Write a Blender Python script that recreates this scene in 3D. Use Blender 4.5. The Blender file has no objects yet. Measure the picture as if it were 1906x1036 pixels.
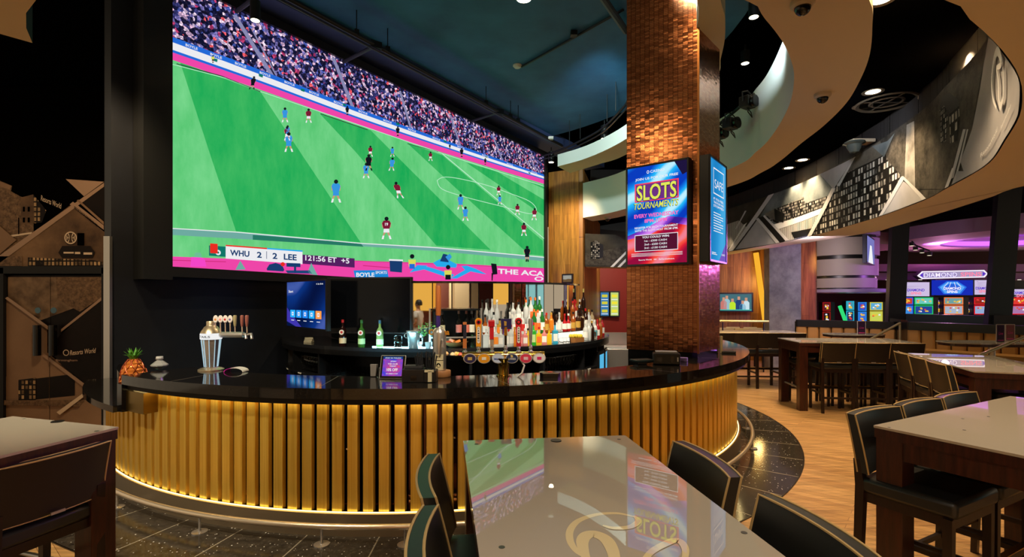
import bpy, math, random
from mathutils import Vector, Matrix
# ------------------------------------------------------------------ camera, world, light
SC = bpy.context.scene
COL = SC.collection
F, CX, HZ, EYE = 950.0, 953.0, 553.0, 1.75      # lens in pixels, centre column, horizon row, eye height (1906x1036)
cam_d = bpy.data.cameras.new('camera'); cam = bpy.data.objects.new('camera', cam_d); COL.objects.link(cam)
cam_d.sensor_width = 36.0; cam_d.lens = 36.0*F/1906.0; cam_d.shift_y = (HZ-518.0)/1906.0
cam_d.clip_start = 0.02; cam_d.clip_end = 200
cam.location = (0, 0, EYE); cam.rotation_euler = (math.pi/2, 0, 0)
SC.camera = cam
SC.view_settings.view_transform = 'Standard'; SC.view_settings.look = 'None'
SC.view_settings.exposure = 0.6; SC.view_settings.gamma = 1.0; SC.view_settings.use_curve_mapping = False
w = bpy.data.worlds.new('world'); SC.world = w; w.use_nodes = True
w.node_tree.nodes['Background'].inputs[0].default_value = (1.0, 0.78, 0.52, 1)
w.node_tree.nodes['Background'].inputs[1].default_value = 0.30
SC.cycles.max_bounces = 8; SC.cycles.glossy_bounces = 4; SC.cycles.transmission_bounces = 6; SC.cycles.diffuse_bounces = 3
SC.cycles.use_denoising = True
SC.cycles.sample_clamp_indirect = 6.0
SC.cycles.caustics_reflective = False; SC.cycles.caustics_refractive = False

def light(name, typ, loc, energy, color, size=0.3, target=None, spot=70, blend=0.6, sy=None):
    d = bpy.data.lights.new(name, typ); d.energy = energy; d.color = color
    if typ == 'AREA':
        d.size = size
        if sy: d.shape = 'RECTANGLE'; d.size_y = sy
    else: d.shadow_soft_size = size
    if typ == 'SPOT': d.spot_size = math.radians(spot); d.spot_blend = blend
    o = bpy.data.objects.new(name, d); COL.objects.link(o); o.location = loc
    if target is not None:
        o.rotation_euler = (Vector(target)-Vector(loc)).to_track_quat('-Z', 'Y').to_euler()
    return o
WARM = (1.0, 0.72, 0.42); WARMW = (1.0, 0.86, 0.66); PURP = (0.62, 0.2, 1.0); PINK = (1.0, 0.35, 0.75)
# downlights of the room, some added unseen to brighten left table and person
for x, y, z, e in ((0.9,0.9,2.86,34), (-0.9,0.7,2.86,30), (-3.2,-0.6,2.86,60), (2.9,1.6,2.86,40), (-2.6,1.2,3.2,150), (4.6,5.2,4.2,150), (5.6,7.2,4.2,150), (5.0,9.6,4.2,150), (7.0,8.2,4.2,110), (2.9,5.0,3.6,90)):
    light('down_light', 'SPOT', (x, y, z), e, WARM if y > 4 else WARMW, 0.07, (x, y+0.01, 0), 125, 0.8)
for x, y, z, tx, ty, e in ((-3.2,1.2,4.6,-3.0,4.6,520), (-1.6,0.4,4.6,-1.4,3.9,520), (0.6,0.6,3.6,0.5,4.1,400), (2.6,2.2,3.7,1.8,5.0,400), (4.2,3.8,3.7,3.0,6.0,200)):
    light('bar_front_fill', 'SPOT', (x, y, z), e, (1.0,0.84,0.58), 0.1, (tx, ty, 0.5), 60, 0.9)  # added fill spots without fittings, to brighten the gold slats
light('rear_fill', 'AREA', (0.0, -4.4, 3.6), 260, WARMW, 5.0, (0, -5.6, 0.8), sy=1.0)  # added area fill that brightens the rear wall for reflections in the gold
# ------------------------------------------------------------------ helpers
def s2l(c):
    return tuple((x/12.92 if x <= 0.04045 else ((x+0.055)/1.055)**2.4) for x in c)
def C8(r, g, b): return s2l((r/255.0, g/255.0, b/255.0))
def at(px, py, d): return Vector(((px-CX)/F*d, d, EYE-(py-HZ)/F*d))
def onz(px, py, z):
    d = (EYE-z)*F/(py-HZ); return Vector(((px-CX)/F*d, d, z))
MATS = {}
def mat(name, col=(0.5,0.5,0.5), rough=0.5, metal=0.0, emit=None, es=1.0, trans=0.0, coat=0.0, ior=1.5, spec=0.5, fn=None):
    if name in MATS: return MATS[name]
    m = bpy.data.materials.new(name); m.use_nodes = True; nt = m.node_tree
    b = nt.nodes['Principled BSDF']
    b.inputs['Base Color'].default_value = (*col, 1); b.inputs['Roughness'].default_value = rough
    b.inputs['Metallic'].default_value = metal; b.inputs['IOR'].default_value = ior
    b.inputs['Transmission Weight'].default_value = trans; b.inputs['Coat Weight'].default_value = coat
    b.inputs['Specular IOR Level'].default_value = spec
    if emit is not None:
        b.inputs['Emission Color'].default_value = (*emit, 1); b.inputs['Emission Strength'].default_value = es
    if fn: fn(nt, b)
    MATS[name] = m; return m
def glow(name, col=(1,1,1), es=1.0, fn=None): return mat(name, (0,0,0), 0.5, 0, col, es*0.66, spec=0.0, fn=fn)   # 0.66 undoes the exposure on screens
class N:
    """small wrapper for wiring shader nodes"""
    def __init__(s, nt): s.nt = nt
    def new(s, t, **k):
        n = s.nt.nodes.new(t)
        for a, v in k.items(): setattr(n, a, v)
        return n
    def link(s, a, b): s.nt.links.new(a, b)
    def co(s, kind='Object', scale=(1,1,1), rot=(0,0,0), loc=(0,0,0)):
        t = s.new('ShaderNodeTexCoord'); mp = s.new('ShaderNodeMapping')
        mp.inputs['Scale'].default_value = scale; mp.inputs['Rotation'].default_value = rot; mp.inputs['Location'].default_value = loc
        s.link(t.outputs[kind], mp.inputs[0]); return mp.outputs[0]
    def noise(s, v, scale=5, detail=3, rough=0.5, out='Fac'):
        n = s.new('ShaderNodeTexNoise'); n.inputs['Scale'].default_value = scale; n.inputs['Detail'].default_value = detail
        n.inputs['Roughness'].default_value = rough
        s.link(v, n.inputs['Vector']); return n.outputs[out]
    def ramp(s, f, stops, interp='LINEAR'):
        r = s.new('ShaderNodeValToRGB'); r.color_ramp.interpolation = interp; e = r.color_ramp.elements
        while len(e) < len(stops): e.new(0.5)
        for el, (p, c) in zip(e, stops): el.position = p; el.color = (*c, 1) if len(c) == 3 else c
        s.link(f, r.inputs[0]); return r.outputs[0]
    def math(s, op, a, b=None, c=None):
        n = s.new('ShaderNodeMath', operation=op)
        for i, x in enumerate((a, b, c)):
            if x is None: continue
            if hasattr(x, 'links'): s.link(x, n.inputs[i])
            else: n.inputs[i].default_value = x
        return n.outputs[0]
    def mix(s, f, a, b, mode='MIX'):
        n = s.new('ShaderNodeMix', data_type='RGBA', blend_type=mode)
        for i, x in ((0, f), (6, a), (7, b)):
            if hasattr(x, 'links'): s.link(x, n.inputs[i])
            elif i == 0: n.inputs[0].default_value = x
            else: n.inputs[i].default_value = (*x, 1)
        return n.outputs[2]
    def bump(s, h, strength=0.3, dist=0.01, b=None):
        n = s.new('ShaderNodeBump'); n.inputs['Strength'].default_value = strength; n.inputs['Distance'].default_value = dist
        s.link(h, n.inputs['Height'])
        if b is not None: s.link(n.outputs[0], b.inputs['Normal'])
        return n.outputs[0]

class MB:
    def __init__(s): s.v = []; s.f = []; s.mi = []; s.mats = []; s.uv = []; s.M = None; s.hasuv = False
    def m(s, mt):
        if mt not in s.mats: s.mats.append(mt)
        return s.mats.index(mt)
    def vt(s, p):
        p = Vector(p)
        if s.M is not None: p = s.M @ p
        s.v.append(p); return len(s.v)-1
    def face(s, pts, mt, uv=None):
        i = [s.vt(p) for p in pts]; s.f.append(i); s.mi.append(s.m(mt)); s.uv.append(uv); s.hasuv |= uv is not None
    def raw(s, vs, fs, mt):
        o = len(s.v)
        for p in vs: s.vt(p)
        k = s.m(mt)
        for f in fs: s.f.append([o+i for i in f]); s.mi.append(k); s.uv.append(None)
    def box(s, c, d, mt, rz=0.0, rx=0.0, taper=1.0):
        hx, hy, hz = d[0]/2, d[1]/2, d[2]/2
        R = Matrix.Rotation(rz, 3, 'Z') @ Matrix.Rotation(rx, 3, 'X')
        vs = []
        for z in (-1, 1):
            t = taper if z < 0 else 1.0
            for x, y in ((-1,-1), (1,-1), (1,1), (-1,1)):
                vs.append(Vector(c) + R @ Vector((x*hx*t, y*hy*t, z*hz)))
        s.raw(vs, [(0,3,2,1), (4,5,6,7), (0,1,5,4), (1,2,6,5), (2,3,7,6), (3,0,4,7)], mt)
    def prism(s, poly, z0, z1, mt, mtop=None, msid=None):
        n = len(poly)
        a = sum(poly[i][0]*poly[(i+1)%n][1]-poly[(i+1)%n][0]*poly[i][1] for i in range(n))
        if a < 0: poly = poly[::-1]
        vs = [(p[0], p[1], z0) for p in poly]+[(p[0], p[1], z1) for p in poly]
        s.raw(vs, [tuple(range(n))[::-1]], mt)
        s.raw(vs[n:], [tuple(range(n))], mtop or mt)
        s.raw(vs, [(i, (i+1)%n, n+(i+1)%n, n+i) for i in range(n)], msid or mt)
    def tube(s, pts, r, mt, n=10, caps=True, closed=False):
        pts = [Vector(p) for p in pts]; rings = []; L = len(pts)
        rr = r if isinstance(r, (list, tuple)) else [r]*L
        up = None
        for i, p in enumerate(pts):
            if closed: t = pts[(i+1)%L]-pts[i-1]
            else: t = pts[min(i+1, L-1)]-pts[max(i-1, 0)]
            t.normalize()
            if up is None:
                up = Vector((0,0,1)) if abs(t.z) < 0.9 else Vector((1,0,0))
            a = t.cross(up).normalized(); b = a.cross(t).normalized(); up = b
            rings.append([p+a*math.cos(2*math.pi*k/n)*rr[i]+b*math.sin(2*math.pi*k/n)*rr[i] for k in range(n)])
        vs = [q for g in rings for q in g]; fs = []
        for i in range(L if closed else L-1):
            j = (i+1) % L
            for k in range(n): fs.append((i*n+k, i*n+(k+1)%n, j*n+(k+1)%n, j*n+k))
        if caps and not closed: fs.append(tuple(range(n))[::-1]); fs.append(tuple((L-1)*n+k for k in range(n)))
        s.raw(vs, fs, mt)
    def lathe(s, prof, c, mt, n=20, ax=None):
        """prof: list of (r,z); c: base point; ax: optional 3x3 rotation"""
        vs = []; fs = []; L = len(prof)
        for r, z in prof:
            for k in range(n):
                q = Vector((max(r, 1e-5)*math.cos(2*math.pi*k/n), max(r, 1e-5)*math.sin(2*math.pi*k/n), z))
                if ax is not None: q = ax @ q
                vs.append(Vector(c)+q)
        for i in range(L-1):
            for k in range(n): fs.append((i*n+k, i*n+(k+1)%n, (i+1)*n+(k+1)%n, (i+1)*n+k))
        if prof[0][0] > 1e-4: fs.append(tuple(range(n))[::-1])
        if prof[-1][0] > 1e-4: fs.append(tuple((L-1)*n+k for k in range(n)))
        s.raw(vs, fs, mt)
    def arcslab(s, c, r0, r1, a0, a1, z0, z1, mt, n=64, mtop=None):
        """annular slab; angle measured from -Y towards +X, degrees"""
        P = lambda r, a, z: (c[0]+r*math.sin(a), c[1]-r*math.cos(a), z)
        A = [math.radians(a0+(a1-a0)*i/n) for i in range(n+1)]
        vs = []
        for a in A: vs += [P(r0,a,z0), P(r1,a,z0), P(r1,a,z1), P(r0,a,z1)]
        for q, fm in ((0, mt), (1, mt), (2, mtop or mt), (3, mt)):
            fs = []
            for i in range(n):
                o = i*4; p = (o+4)
                fs.append((o+q, p+q, p+(q+1)%4, o+(q+1)%4))
            s.raw(vs, fs, fm)
        s.raw(vs, [(0,1,2,3), (n*4+3, n*4+2, n*4+1, n*4)], mt)
    def build(s, name, parent=None, label=None, cat=None, group=None, kind=None, smooth=False, bevel=0, local=False, subsurf=0, angle=40):
        me = bpy.data.meshes.new(name)
        vs = s.v; off = Vector((0,0,0))
        if parent is not None and not local:
            Mi = parent_matrix(parent).inverted(); vs = [Mi @ q for q in vs]
        elif parent is None and vs:
            xs = [q.x for q in vs]; ys = [q.y for q in vs]; zs = [q.z for q in vs]
            off = Vector(((min(xs)+max(xs))/2, (min(ys)+max(ys))/2, min(zs))) if kind != 'structure' else off
            vs = [q-off for q in vs]
        me.from_pydata([tuple(q) for q in vs], [], s.f)
        for mt in s.mats: me.materials.append(mt)
        for p, k in zip(me.polygons, s.mi): p.material_index = k
        if smooth:
            me.polygons.foreach_set('use_smooth', [True]*len(me.polygons))
            try: me.set_sharp_from_angle(angle=math.radians(angle))
            except Exception: pass
        if s.hasuv:
            ul = me.uv_layers.new(name='uv')
            for p, u in zip(me.polygons, s.uv):
                if u is not None:
                    for li, q in zip(p.loop_indices, u): ul.data[li].uv = q
        me.update()
        o = bpy.data.objects.new(name, me); COL.objects.link(o)
        if parent is not None: o.parent = parent
        else: o.location = off
        if label: o['label'] = label
        if cat: o['category'] = cat
        if group: o['group'] = group
        if kind: o['kind'] = kind
        if bevel:
            b = o.modifiers.new('bevel', 'BEVEL'); b.width = bevel; b.segments = 2; b.limit_method = 'ANGLE'; b.angle_limit = math.radians(50)
        if subsurf:
            b = o.modifiers.new('sub', 'SUBSURF'); b.levels = subsurf; b.render_levels = subsurf
        return o
def parent_matrix(o):
    M = Matrix.Translation(o.location) @ o.rotation_euler.to_matrix().to_4x4() @ Matrix.Diagonal((*o.scale, 1))
    return (parent_matrix(o.parent) @ M) if o.parent else M
def thing(name, label, cat, loc=(0,0,0), rz=0.0, group=None, kind=None):
    o = bpy.data.objects.new(name, None); COL.objects.link(o); o.location = loc; o.rotation_euler = (0,0,rz)
    o.empty_display_size = 0.1
    o['label'] = label; o['category'] = cat
    if group: o['group'] = group
    if kind: o['kind'] = kind
    return o
def kids(o): return [c for c in COL.objects if c.parent is o]
def copy_tree(o, parent=None, ch=None):
    if ch is None:
        ch = {}
        for c in COL.objects:
            if c.parent: ch.setdefault(c.parent.name, []).append(c)
    c = o.copy(); COL.objects.link(c)
    if parent is not None: c.parent = parent
    for k in ch.get(o.name, []): copy_tree(k, c, ch)
    return c
def place(o, loc, rz, label, group=None):
    o.location = loc; o.rotation_euler = (0,0,rz); o['label'] = label
    if group: o['group'] = group
    return o
# flat text as mesh
_TX = {}
def text_geo(st, bold=0.0, shear=0.0):
    key = (st, bold, shear)
    if key in _TX: return _TX[key]
    cu = bpy.data.curves.new('t', 'FONT'); cu.body = st; cu.size = 1.0; cu.align_x = 'LEFT'; cu.offset = bold; cu.shear = shear
    cu.resolution_u = 3
    o = bpy.data.objects.new('t', cu); COL.objects.link(o)
    dg = bpy.context.evaluated_depsgraph_get(); dg.update()
    me = o.evaluated_get(dg).to_mesh()
    vs = [q.co.copy() for q in me.vertices]; fs = [tuple(p.vertices) for p in me.polygons]
    o.evaluated_get(dg).to_mesh_clear(); bpy.data.objects.remove(o); bpy.data.curves.remove(cu)
    _TX[key] = (vs, fs); return vs, fs
def text(mb, st, P, mt, bold=0.012, width=None, height=None, align='L', shear=0.0):
    """P: function (x,y)->3D; x,y in the surface's units; text is fitted to width/height"""
    vs, fs = text_geo(st, bold, shear)
    if not vs: return
    x0 = min(q.x for q in vs); x1 = max(q.x for q in vs); y0 = min(q.y for q in vs); y1 = max(q.y for q in vs)
    mb.raw([P((q.x-x0)/(x1-x0), (q.y-y0)/(y1-y0)) for q in vs], fs, mt)
def box_text(mb, st, x, y, wd, ht, S, mt, bold=0.012, shear=0.0):
    """text filling the rectangle (x, y, wd, ht) of a surface map S(x,y)->3D (y up)"""
    text(mb, st, lambda a, b: S(x+a*wd, y+b*ht), mt, bold, shear=shear)
def spline(pts, per=8):
    """Catmull-Rom through 2D points"""
    out = []
    P = [pts[0]]+list(pts)+[pts[-1]]
    for i in range(1, len(P)-2):
        p0, p1, p2, p3 = [Vector(q) for q in P[i-1:i+3]]
        for k in range(per):
            t = k/per
            out.append(0.5*((2*p1)+(-p0+p2)*t+(2*p0-5*p1+4*p2-p3)*t*t+(-p0+3*p1-3*p2+p3)*t**3))
    out.append(Vector(pts[-1])); return out
rnd = random.Random(7)
# ------------------------------------------------------------------ shared materials
def f_wood(c1, c2, scale=(1,1,1), rot=(0,0,0), amt=1.0, rgh=None):
    def fn(nt, b):
        n = N(nt); v = n.co('Object', scale, rot); a = n.noise(v, 6, 6, 0.6)
        c = n.ramp(a, [(0.3, c1), (0.7, c2)]); n.link(c, b.inputs['Base Color'])
        n.bump(a, 0.08, 0.004, b)
    return fn
DARKWOOD = mat('dark_wood', C8(58,24,14), 0.32, coat=0.15, fn=f_wood(C8(40,16,9), C8(74,32,18), (9,9,0.8)))
DARKWOOD2 = mat('dark_wood_panel', C8(34,18,12), 0.35, fn=f_wood(C8(26,13,9), C8(42,22,15), (9,9,0.8)))
BLACKG = mat('black_gloss', C8(14,13,13), 0.18)
BLACK = mat('black_matt', C8(10,10,11), 0.7)
BLACKP = mat('black_plastic', C8(18,18,20), 0.38)
def f_leather(nt, b):
    n = N(nt); v = n.co('Object'); a = n.noise(v, 160, 3, 0.6); n.bump(a, 0.12, 0.001, b)
LEATHER = mat('dark_leather', C8(30,32,32), 0.36, fn=f_leather, spec=0.6)
LEATHERB = mat('brown_leather_back', C8(34,25,18), 0.45, fn=f_leather)
TAN = mat('tan_leather', C8(176,128,66), 0.5, fn=f_leather)
PIPING = mat('cream_piping', C8(200,170,115), 0.45)
STEEL = mat('brushed_steel', C8(205,202,196), 0.34, 0.85)
CHROME = mat('chrome', C8(232,230,228), 0.2, 0.88)
BRASS = mat('brass', C8(205,165,80), 0.25, 1.0)
WHITE = mat('white_paint', C8(225,222,215), 0.5)
CREAM = mat('cream_plaster', C8(206,188,154), 0.75)
RED = mat('red_paint', C8(150,38,22), 0.6)
GLASS = mat('clear_glass', (0.95,0.97,0.97), 0.02, trans=1.0, ior=1.3)
MIRROR = mat('mirror', (0.85,0.85,0.85), 0.02, 1.0)
# ------------------------------------------------------------------ big geometry of the place
BC = (-1.015, 7.86)                      # centre of the round bar
def bar(r, a, z): a = math.radians(a); return Vector((BC[0]+r*math.sin(a), BC[1]-r*math.cos(a), z))
# floors
def f_floor(nt, b):
    n = N(nt); v = n.co('Object', (1,1,1), (0,0,math.radians(40)))
    br = n.new('ShaderNodeTexBrick'); br.offset = 0.37; br.inputs['Scale'].default_value = 1.0
    br.inputs['Brick Width'].default_value = 1.5; br.inputs['Row Height'].default_value = 0.085; br.inputs['Mortar Size'].default_value = 0.0015
    br.inputs['Color1'].default_value = (*C8(196,148,92),1); br.inputs['Color2'].default_value = (*C8(222,176,116),1)
    br.inputs['Mortar'].default_value = (*C8(120,76,40),1); n.link(v, br.inputs[0])
    v2 = n.co('Object', (0.6,9,1), (0,0,math.radians(40))); g = n.noise(v2, 3.2, 5, 0.65)
    gc = n.ramp(g, [(0.36, (0.56,0.52,0.48)), (0.56, (1,1,1))])
    n.link(n.mix(1.0, br.outputs[0], gc, 'MULTIPLY'), b.inputs['Base Color'])
m = MB(); m.face([(-9,-7,0), (16,-7,0), (16,34,0), (-9,34,0)], mat('oak_floor', rough=0.34, fn=f_floor)); m.build('floor', kind='structure')
def f_tile(nt, b):
    n = N(nt); tc = n.new('ShaderNodeTexCoord'); sp = n.new('ShaderNodeSeparateXYZ'); n.link(tc.outputs['Object'], sp.inputs[0])
    x = n.math('SUBTRACT', sp.outputs[0], BC[0]); y = n.math('SUBTRACT', BC[1], sp.outputs[1])
    a = n.math('ARCTAN2', x, y); u = n.math('DIVIDE', n.math('ADD', a, 0.013+math.pi*4), 0.1298)
    fr = n.math('FRACT', u); e = n.math('ABSOLUTE', n.math('SUBTRACT', fr, 0.5))
    seam = n.math('GREATER_THAN', e, 0.4915)
    vo = n.new('ShaderNodeTexVoronoi'); vo.inputs['Scale'].default_value = 34; n.link(tc.outputs['Object'], vo.inputs['Vector'])
    dot = n.math('LESS_THAN', vo.outputs['Distance'], 0.17)
    wn = n.math('GREATER_THAN', n.new('ShaderNodeSeparateColor').outputs[0], 2)
    sc = n.new('ShaderNodeSeparateColor'); n.link(vo.outputs['Color'], sc.inputs[0])
    dot = n.math('MULTIPLY', dot, n.math('GREATER_THAN', sc.outputs[0], 0.62))
    g = n.noise(tc.outputs['Object'], 22, 6, 0.75)
    base = n.ramp(g, [(0.35, C8(30,27,24)), (0.7, C8(84,76,66))])
    c = n.mix(seam, base, C8(170,160,140)); c = n.mix(dot, c, C8(225,222,215)); n.link(c, b.inputs['Base Color'])
TILE = mat('black_terrazzo', rough=0.13, fn=f_tile)
m = MB(); m.arcslab(BC, 3.9, 4.78, -70, 130, -0.02, 0.004, TILE, 120); o = m.build('floor_tiles', kind='structure')
m = MB(); m.arcslab(BC, 4.78, 4.79, -70, 130, -0.02, 0.007, mat('tile_trim', C8(40,36,32), 0.3, 0.8), 120); m.build('trim_1', kind='structure')
m = MB(); m.arcslab(BC, 0.1, 3.95, -70, 130, -0.02, 0.002, mat('rubber_floor', C8(20,20,20), 0.6), 60); m.build('floor_behind_bar', kind='structure')

# screen wall line
SA = Vector(((318-CX)/F*6.1, 6.1, 0)); SB = Vector(((1012-CX)/F*13.3, 13.3, 0))
SU = (SB-SA).normalized(); SN = Vector((SU.y, -SU.x, 0)); SL = (SB-SA).length
ZB, ZT = 2.116, 5.558; DROP = 0.14          # the screen hangs a hair lower at its far end
W0 = SA-0.25*SN
CEIL = 5.85
def wl(t, off=0.0, z=0.0): q = W0+SU*t+SN*off; return Vector((q.x, q.y, z))
def quad(mb, a, b, z0, z1, mt): mb.face([(a[0],a[1],z0), (b[0],b[1],z0), (b[0],b[1],z1), (a[0],a[1],z1)], mt)
def f_navy(nt, b):
    n = N(nt); g = n.noise(n.co('Object'), 3, 5, 0.6); n.link(n.ramp(g, [(0.3, C8(15,17,23)), (0.75, C8(24,28,36))]), b.inputs['Base Color'])
NAVY = mat('dark_wall_paint', rough=0.5, fn=f_navy)
def slab_wall(name, a, b, z0, z1, mt, th=0.1, side=1, kind='structure'):
    a = Vector((a[0], a[1])); b = Vector((b[0], b[1])); d = (b-a).normalized(); nn = Vector((-d.y, d.x))*side*th
    m = MB(); m.prism([tuple(a), tuple(b), tuple(b+nn), tuple(a+nn)], z0, z1, mt); return m.build(name, kind=kind)
slab_wall('wall_left', wl(-0.51), wl(SL+0.15), 0, CEIL+0.8, NAVY, 0.2)
# ceilings: teal drum over the bar, darker step beside the screen, black void round it
def f_teal(nt, b):
    n = N(nt); g = n.noise(n.co('Object'), 1.3, 5, 0.55); n.link(n.ramp(g, [(0.3, C8(34,88,132)), (0.75, C8(54,122,172))]), b.inputs['Base Color'])
TEAL = mat('teal_ceiling_paint', rough=0.6, fn=f_teal)
cc = (-3.3, 7.86); poly = []
for i in range(97):
    a = math.radians(-180+360*i/96); poly.append(Vector((cc[0]+6.7*math.sin(a), cc[1]-6.7*math.cos(a), 0)))
# keep the side of the disc in front of the wall step
STEP = 0.62
def side(q): return (q-W0).dot(SN)-STEP
clip = []
for i in range(96):
    p, q = poly[i], poly[i+1]; sp_, sq = side(p), side(q)
    if sp_ >= 0: clip.append(p)
    if sp_*sq < 0: clip.append(p+(q-p)*(sp_/(sp_-sq)))
m = MB(); m.prism([(q.x, q.y) for q in clip], CEIL, CEIL+0.1, TEAL); m.build('ceiling_teal', kind='structure')
m = MB(); p0, p1 = wl(-3), wl(SL+3); p2, p3 = wl(SL+3, STEP), wl(-3, STEP)
m.prism([(p.x,p.y) for p in (p0,p1,p2,p3)], CEIL-0.14, CEIL+0.1, mat('dark_ceiling_step', C8(62,78,124), 0.5)); m.build('ceiling_step', kind='structure')
VOID = mat('void_black', C8(4,4,5), 1.0, spec=0.0)
m = MB(); m.face([(-12,-7,6.7), (-12,36,6.7), (18,36,6.7), (18,-7,6.7)], VOID); m.build('ceiling', kind='structure')

# ring bulkheads ---------------------------------------------------------
def unp(pts, k): return [(onz(x, y, EYE+k).x, onz(x, y, EYE+k).y) for x, y in pts]
def ring(name, inner, outer, z, h, m_in, m_under, top=True, parent=None, label=None, kind='structure'):
    """bulkhead between two plan curves; inner fascia is h high"""
    n = 120
    def resample(P):
        P = [Vector(p) for p in P]; L = [0]
        for a, b in zip(P, P[1:]): L.append(L[-1]+(b-a).length)
        out = []; j = 0
        for i in range(n+1):
            t = L[-1]*i/n
            while j < len(L)-2 and L[j+1] < t: j += 1
            u = (t-L[j])/max(L[j+1]-L[j], 1e-9); out.append(P[j].lerp(P[j+1], min(u, 1)))
        return out
    I, O = resample(inner), resample(outer); mb = MB()
    vi = [(p.x,p.y,z) for p in I]; vo = [(p.x,p.y,z) for p in O]; ti = [(p.x,p.y,z+h) for p in I]; to = [(p.x,p.y,z+h) for p in O]
    def strip(A, B, mt, flip=False):
        vs = A+B; k = len(A); mb.raw(vs, [(i, i+1, k+i+1, k+i) if not flip else (i, k+i, k+i+1, i+1) for i in range(k-1)], mt)
    strip(vi, vo, m_under); strip(vi, ti, m_in, True); strip(ti, to, m_under, True); strip(vo, to, m_under)
    mb.face([vi[0], vo[0], to[0], ti[0]], m_in); mb.face([vi[-1], ti[-1], to[-1], vo[-1]], m_in)
    return mb.build(name, kind=kind, smooth=True)
k2 = 2.0
A2 = [(-0.6,2.4), (0.9,2.6), (1.8,2.9)]+unp([(1618,0),(1623.7,47.7),(1618,105),(1599,152.6),(1573.4,194),(1532,235),(1490.8,267),(1452.6,299),(1419,320),(1351.4,349),(1165,401),(1103,411.5)], k2)
B2 = [(-0.6,3.1), (0.6,3.05)]+unp([(1385.9,0),(1420.8,31.8),(1455.8,76.3),(1473.3,114.5),(1478,149),(1468.5,197),(1440,248),(1408,282),(1351.4,317),(1165,388),(1085,405)], k2)
BULK_IN = mat('bulkhead_white', C8(222,226,220), 0.6)
ring('ceiling_bulkhead', spline(B2, 6), spline(A2, 6), EYE+k2, 0.87, BULK_IN, CREAM)
k1 = 2.86
I1 = [(-0.6,3.6), (0.8,3.9), (1.75,4.85), (2.08,6.1), (2.25,7.8)]+unp([(1163.7,259.4),(1095,293),(1038,309.6)], k1)
O1 = [(-0.5,2.9), (1.2,3.5)]+unp([(1341,0),(1349,32),(1349,73),(1341,111),(1332,146)], k1)+[(2.72,8.2)]+unp([(1163.7,288.4),(1114,305.7),(1061,321.8)], k1)
ring('ceiling_bulkhead', spline(I1, 6), spline(O1, 6), EYE+k1, 0.26, BULK_IN, CREAM)
# mural ring
k3 = 1.15; ZM = EYE+k3; HM = 1.08
MI = [(-2.17,2.31), (-1.85,1.98), (-0.9,1.55), (0.4,1.5)]+unp([(1757.9,0),(1796,28.6),(1840.5,66.8),(1872.3,101.7),(1894.6,136.7),(1903,171.7),(1897.8,216),(1872,260.7),(1847,298),(1814,322),(1759,352),(1721.6,372),(1643,401),(1600,414),(1530,434),(1455,451),(1354,468.6)], k3)+[(5.0,15.5)]
MO = [(-2.9,1.43), (-3.2,0.2), (-1.2,-1.6), (2.6,-1.8), (4.6,0.6), (5.35,3.2)]+unp([(1906,346),(1855,363),(1745,398),(1658,423),(1600,436),(1354,474)], k3)+[(5.6,16.2)]
MIs, MOs = spline(MI, 6), spline(MO, 6)
ring('ceiling_bulkhead', MIs, MOs, ZM, HM, mat('mural_backing', C8(9,9,10), 0.8, spec=0.1), CREAM)
# black ceiling between bulkhead 2 and the mural, and dark panels above the mural
mo2 = spline(A2, 6); mid = [p for p in mo2]
outer = [p for p in MIs if p[1] > 1.4 and p[0] > -0.5]
pl = [(p[0], p[1]) for p in mid]+[(2.4,19.5)]+[(p[0]+0.1, p[1]) for p in reversed(outer)]
m = MB(); m.prism([tuple(p) for p in pl], 4.32, 4.42, VOID); m.build('ceiling_low', kind='structure')
PANEL = mat('grey_panel', C8(48,46,46), 0.7)
L = 0; segs = []
pts = [p for p in MIs if p[0] > 2.9 or p[1] > 2.5]
m = MB(); acc = 0.0
for a, b in zip(pts, pts[1:]):
    d = (b-a); ln = d.length
    if ln < 1e-6: continue
    nrm = Vector((d.y, -d.x)).normalized()*0.12
    a2, b2 = a+nrm, b+nrm; ss = 0.0
    while ss < ln:
        step = min(0.8-(acc % 0.8), ln-ss); e0 = ss; e1 = ss+step
        g = 0.012 if (acc+step) % 0.8 < 1e-6 or step+1e-9 >= 0.8-(acc % 0.8) else 0.0
        q0 = a2+(b2-a2)*(e0/ln); q1 = a2+(b2-a2)*(max(e1-g, e0)/ln)
        quad(m, q0, q1, ZM+HM, 4.9, PANEL); ss = e1; acc += step+1e-9
m.build('wall_mural_panels', kind='structure')

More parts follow.
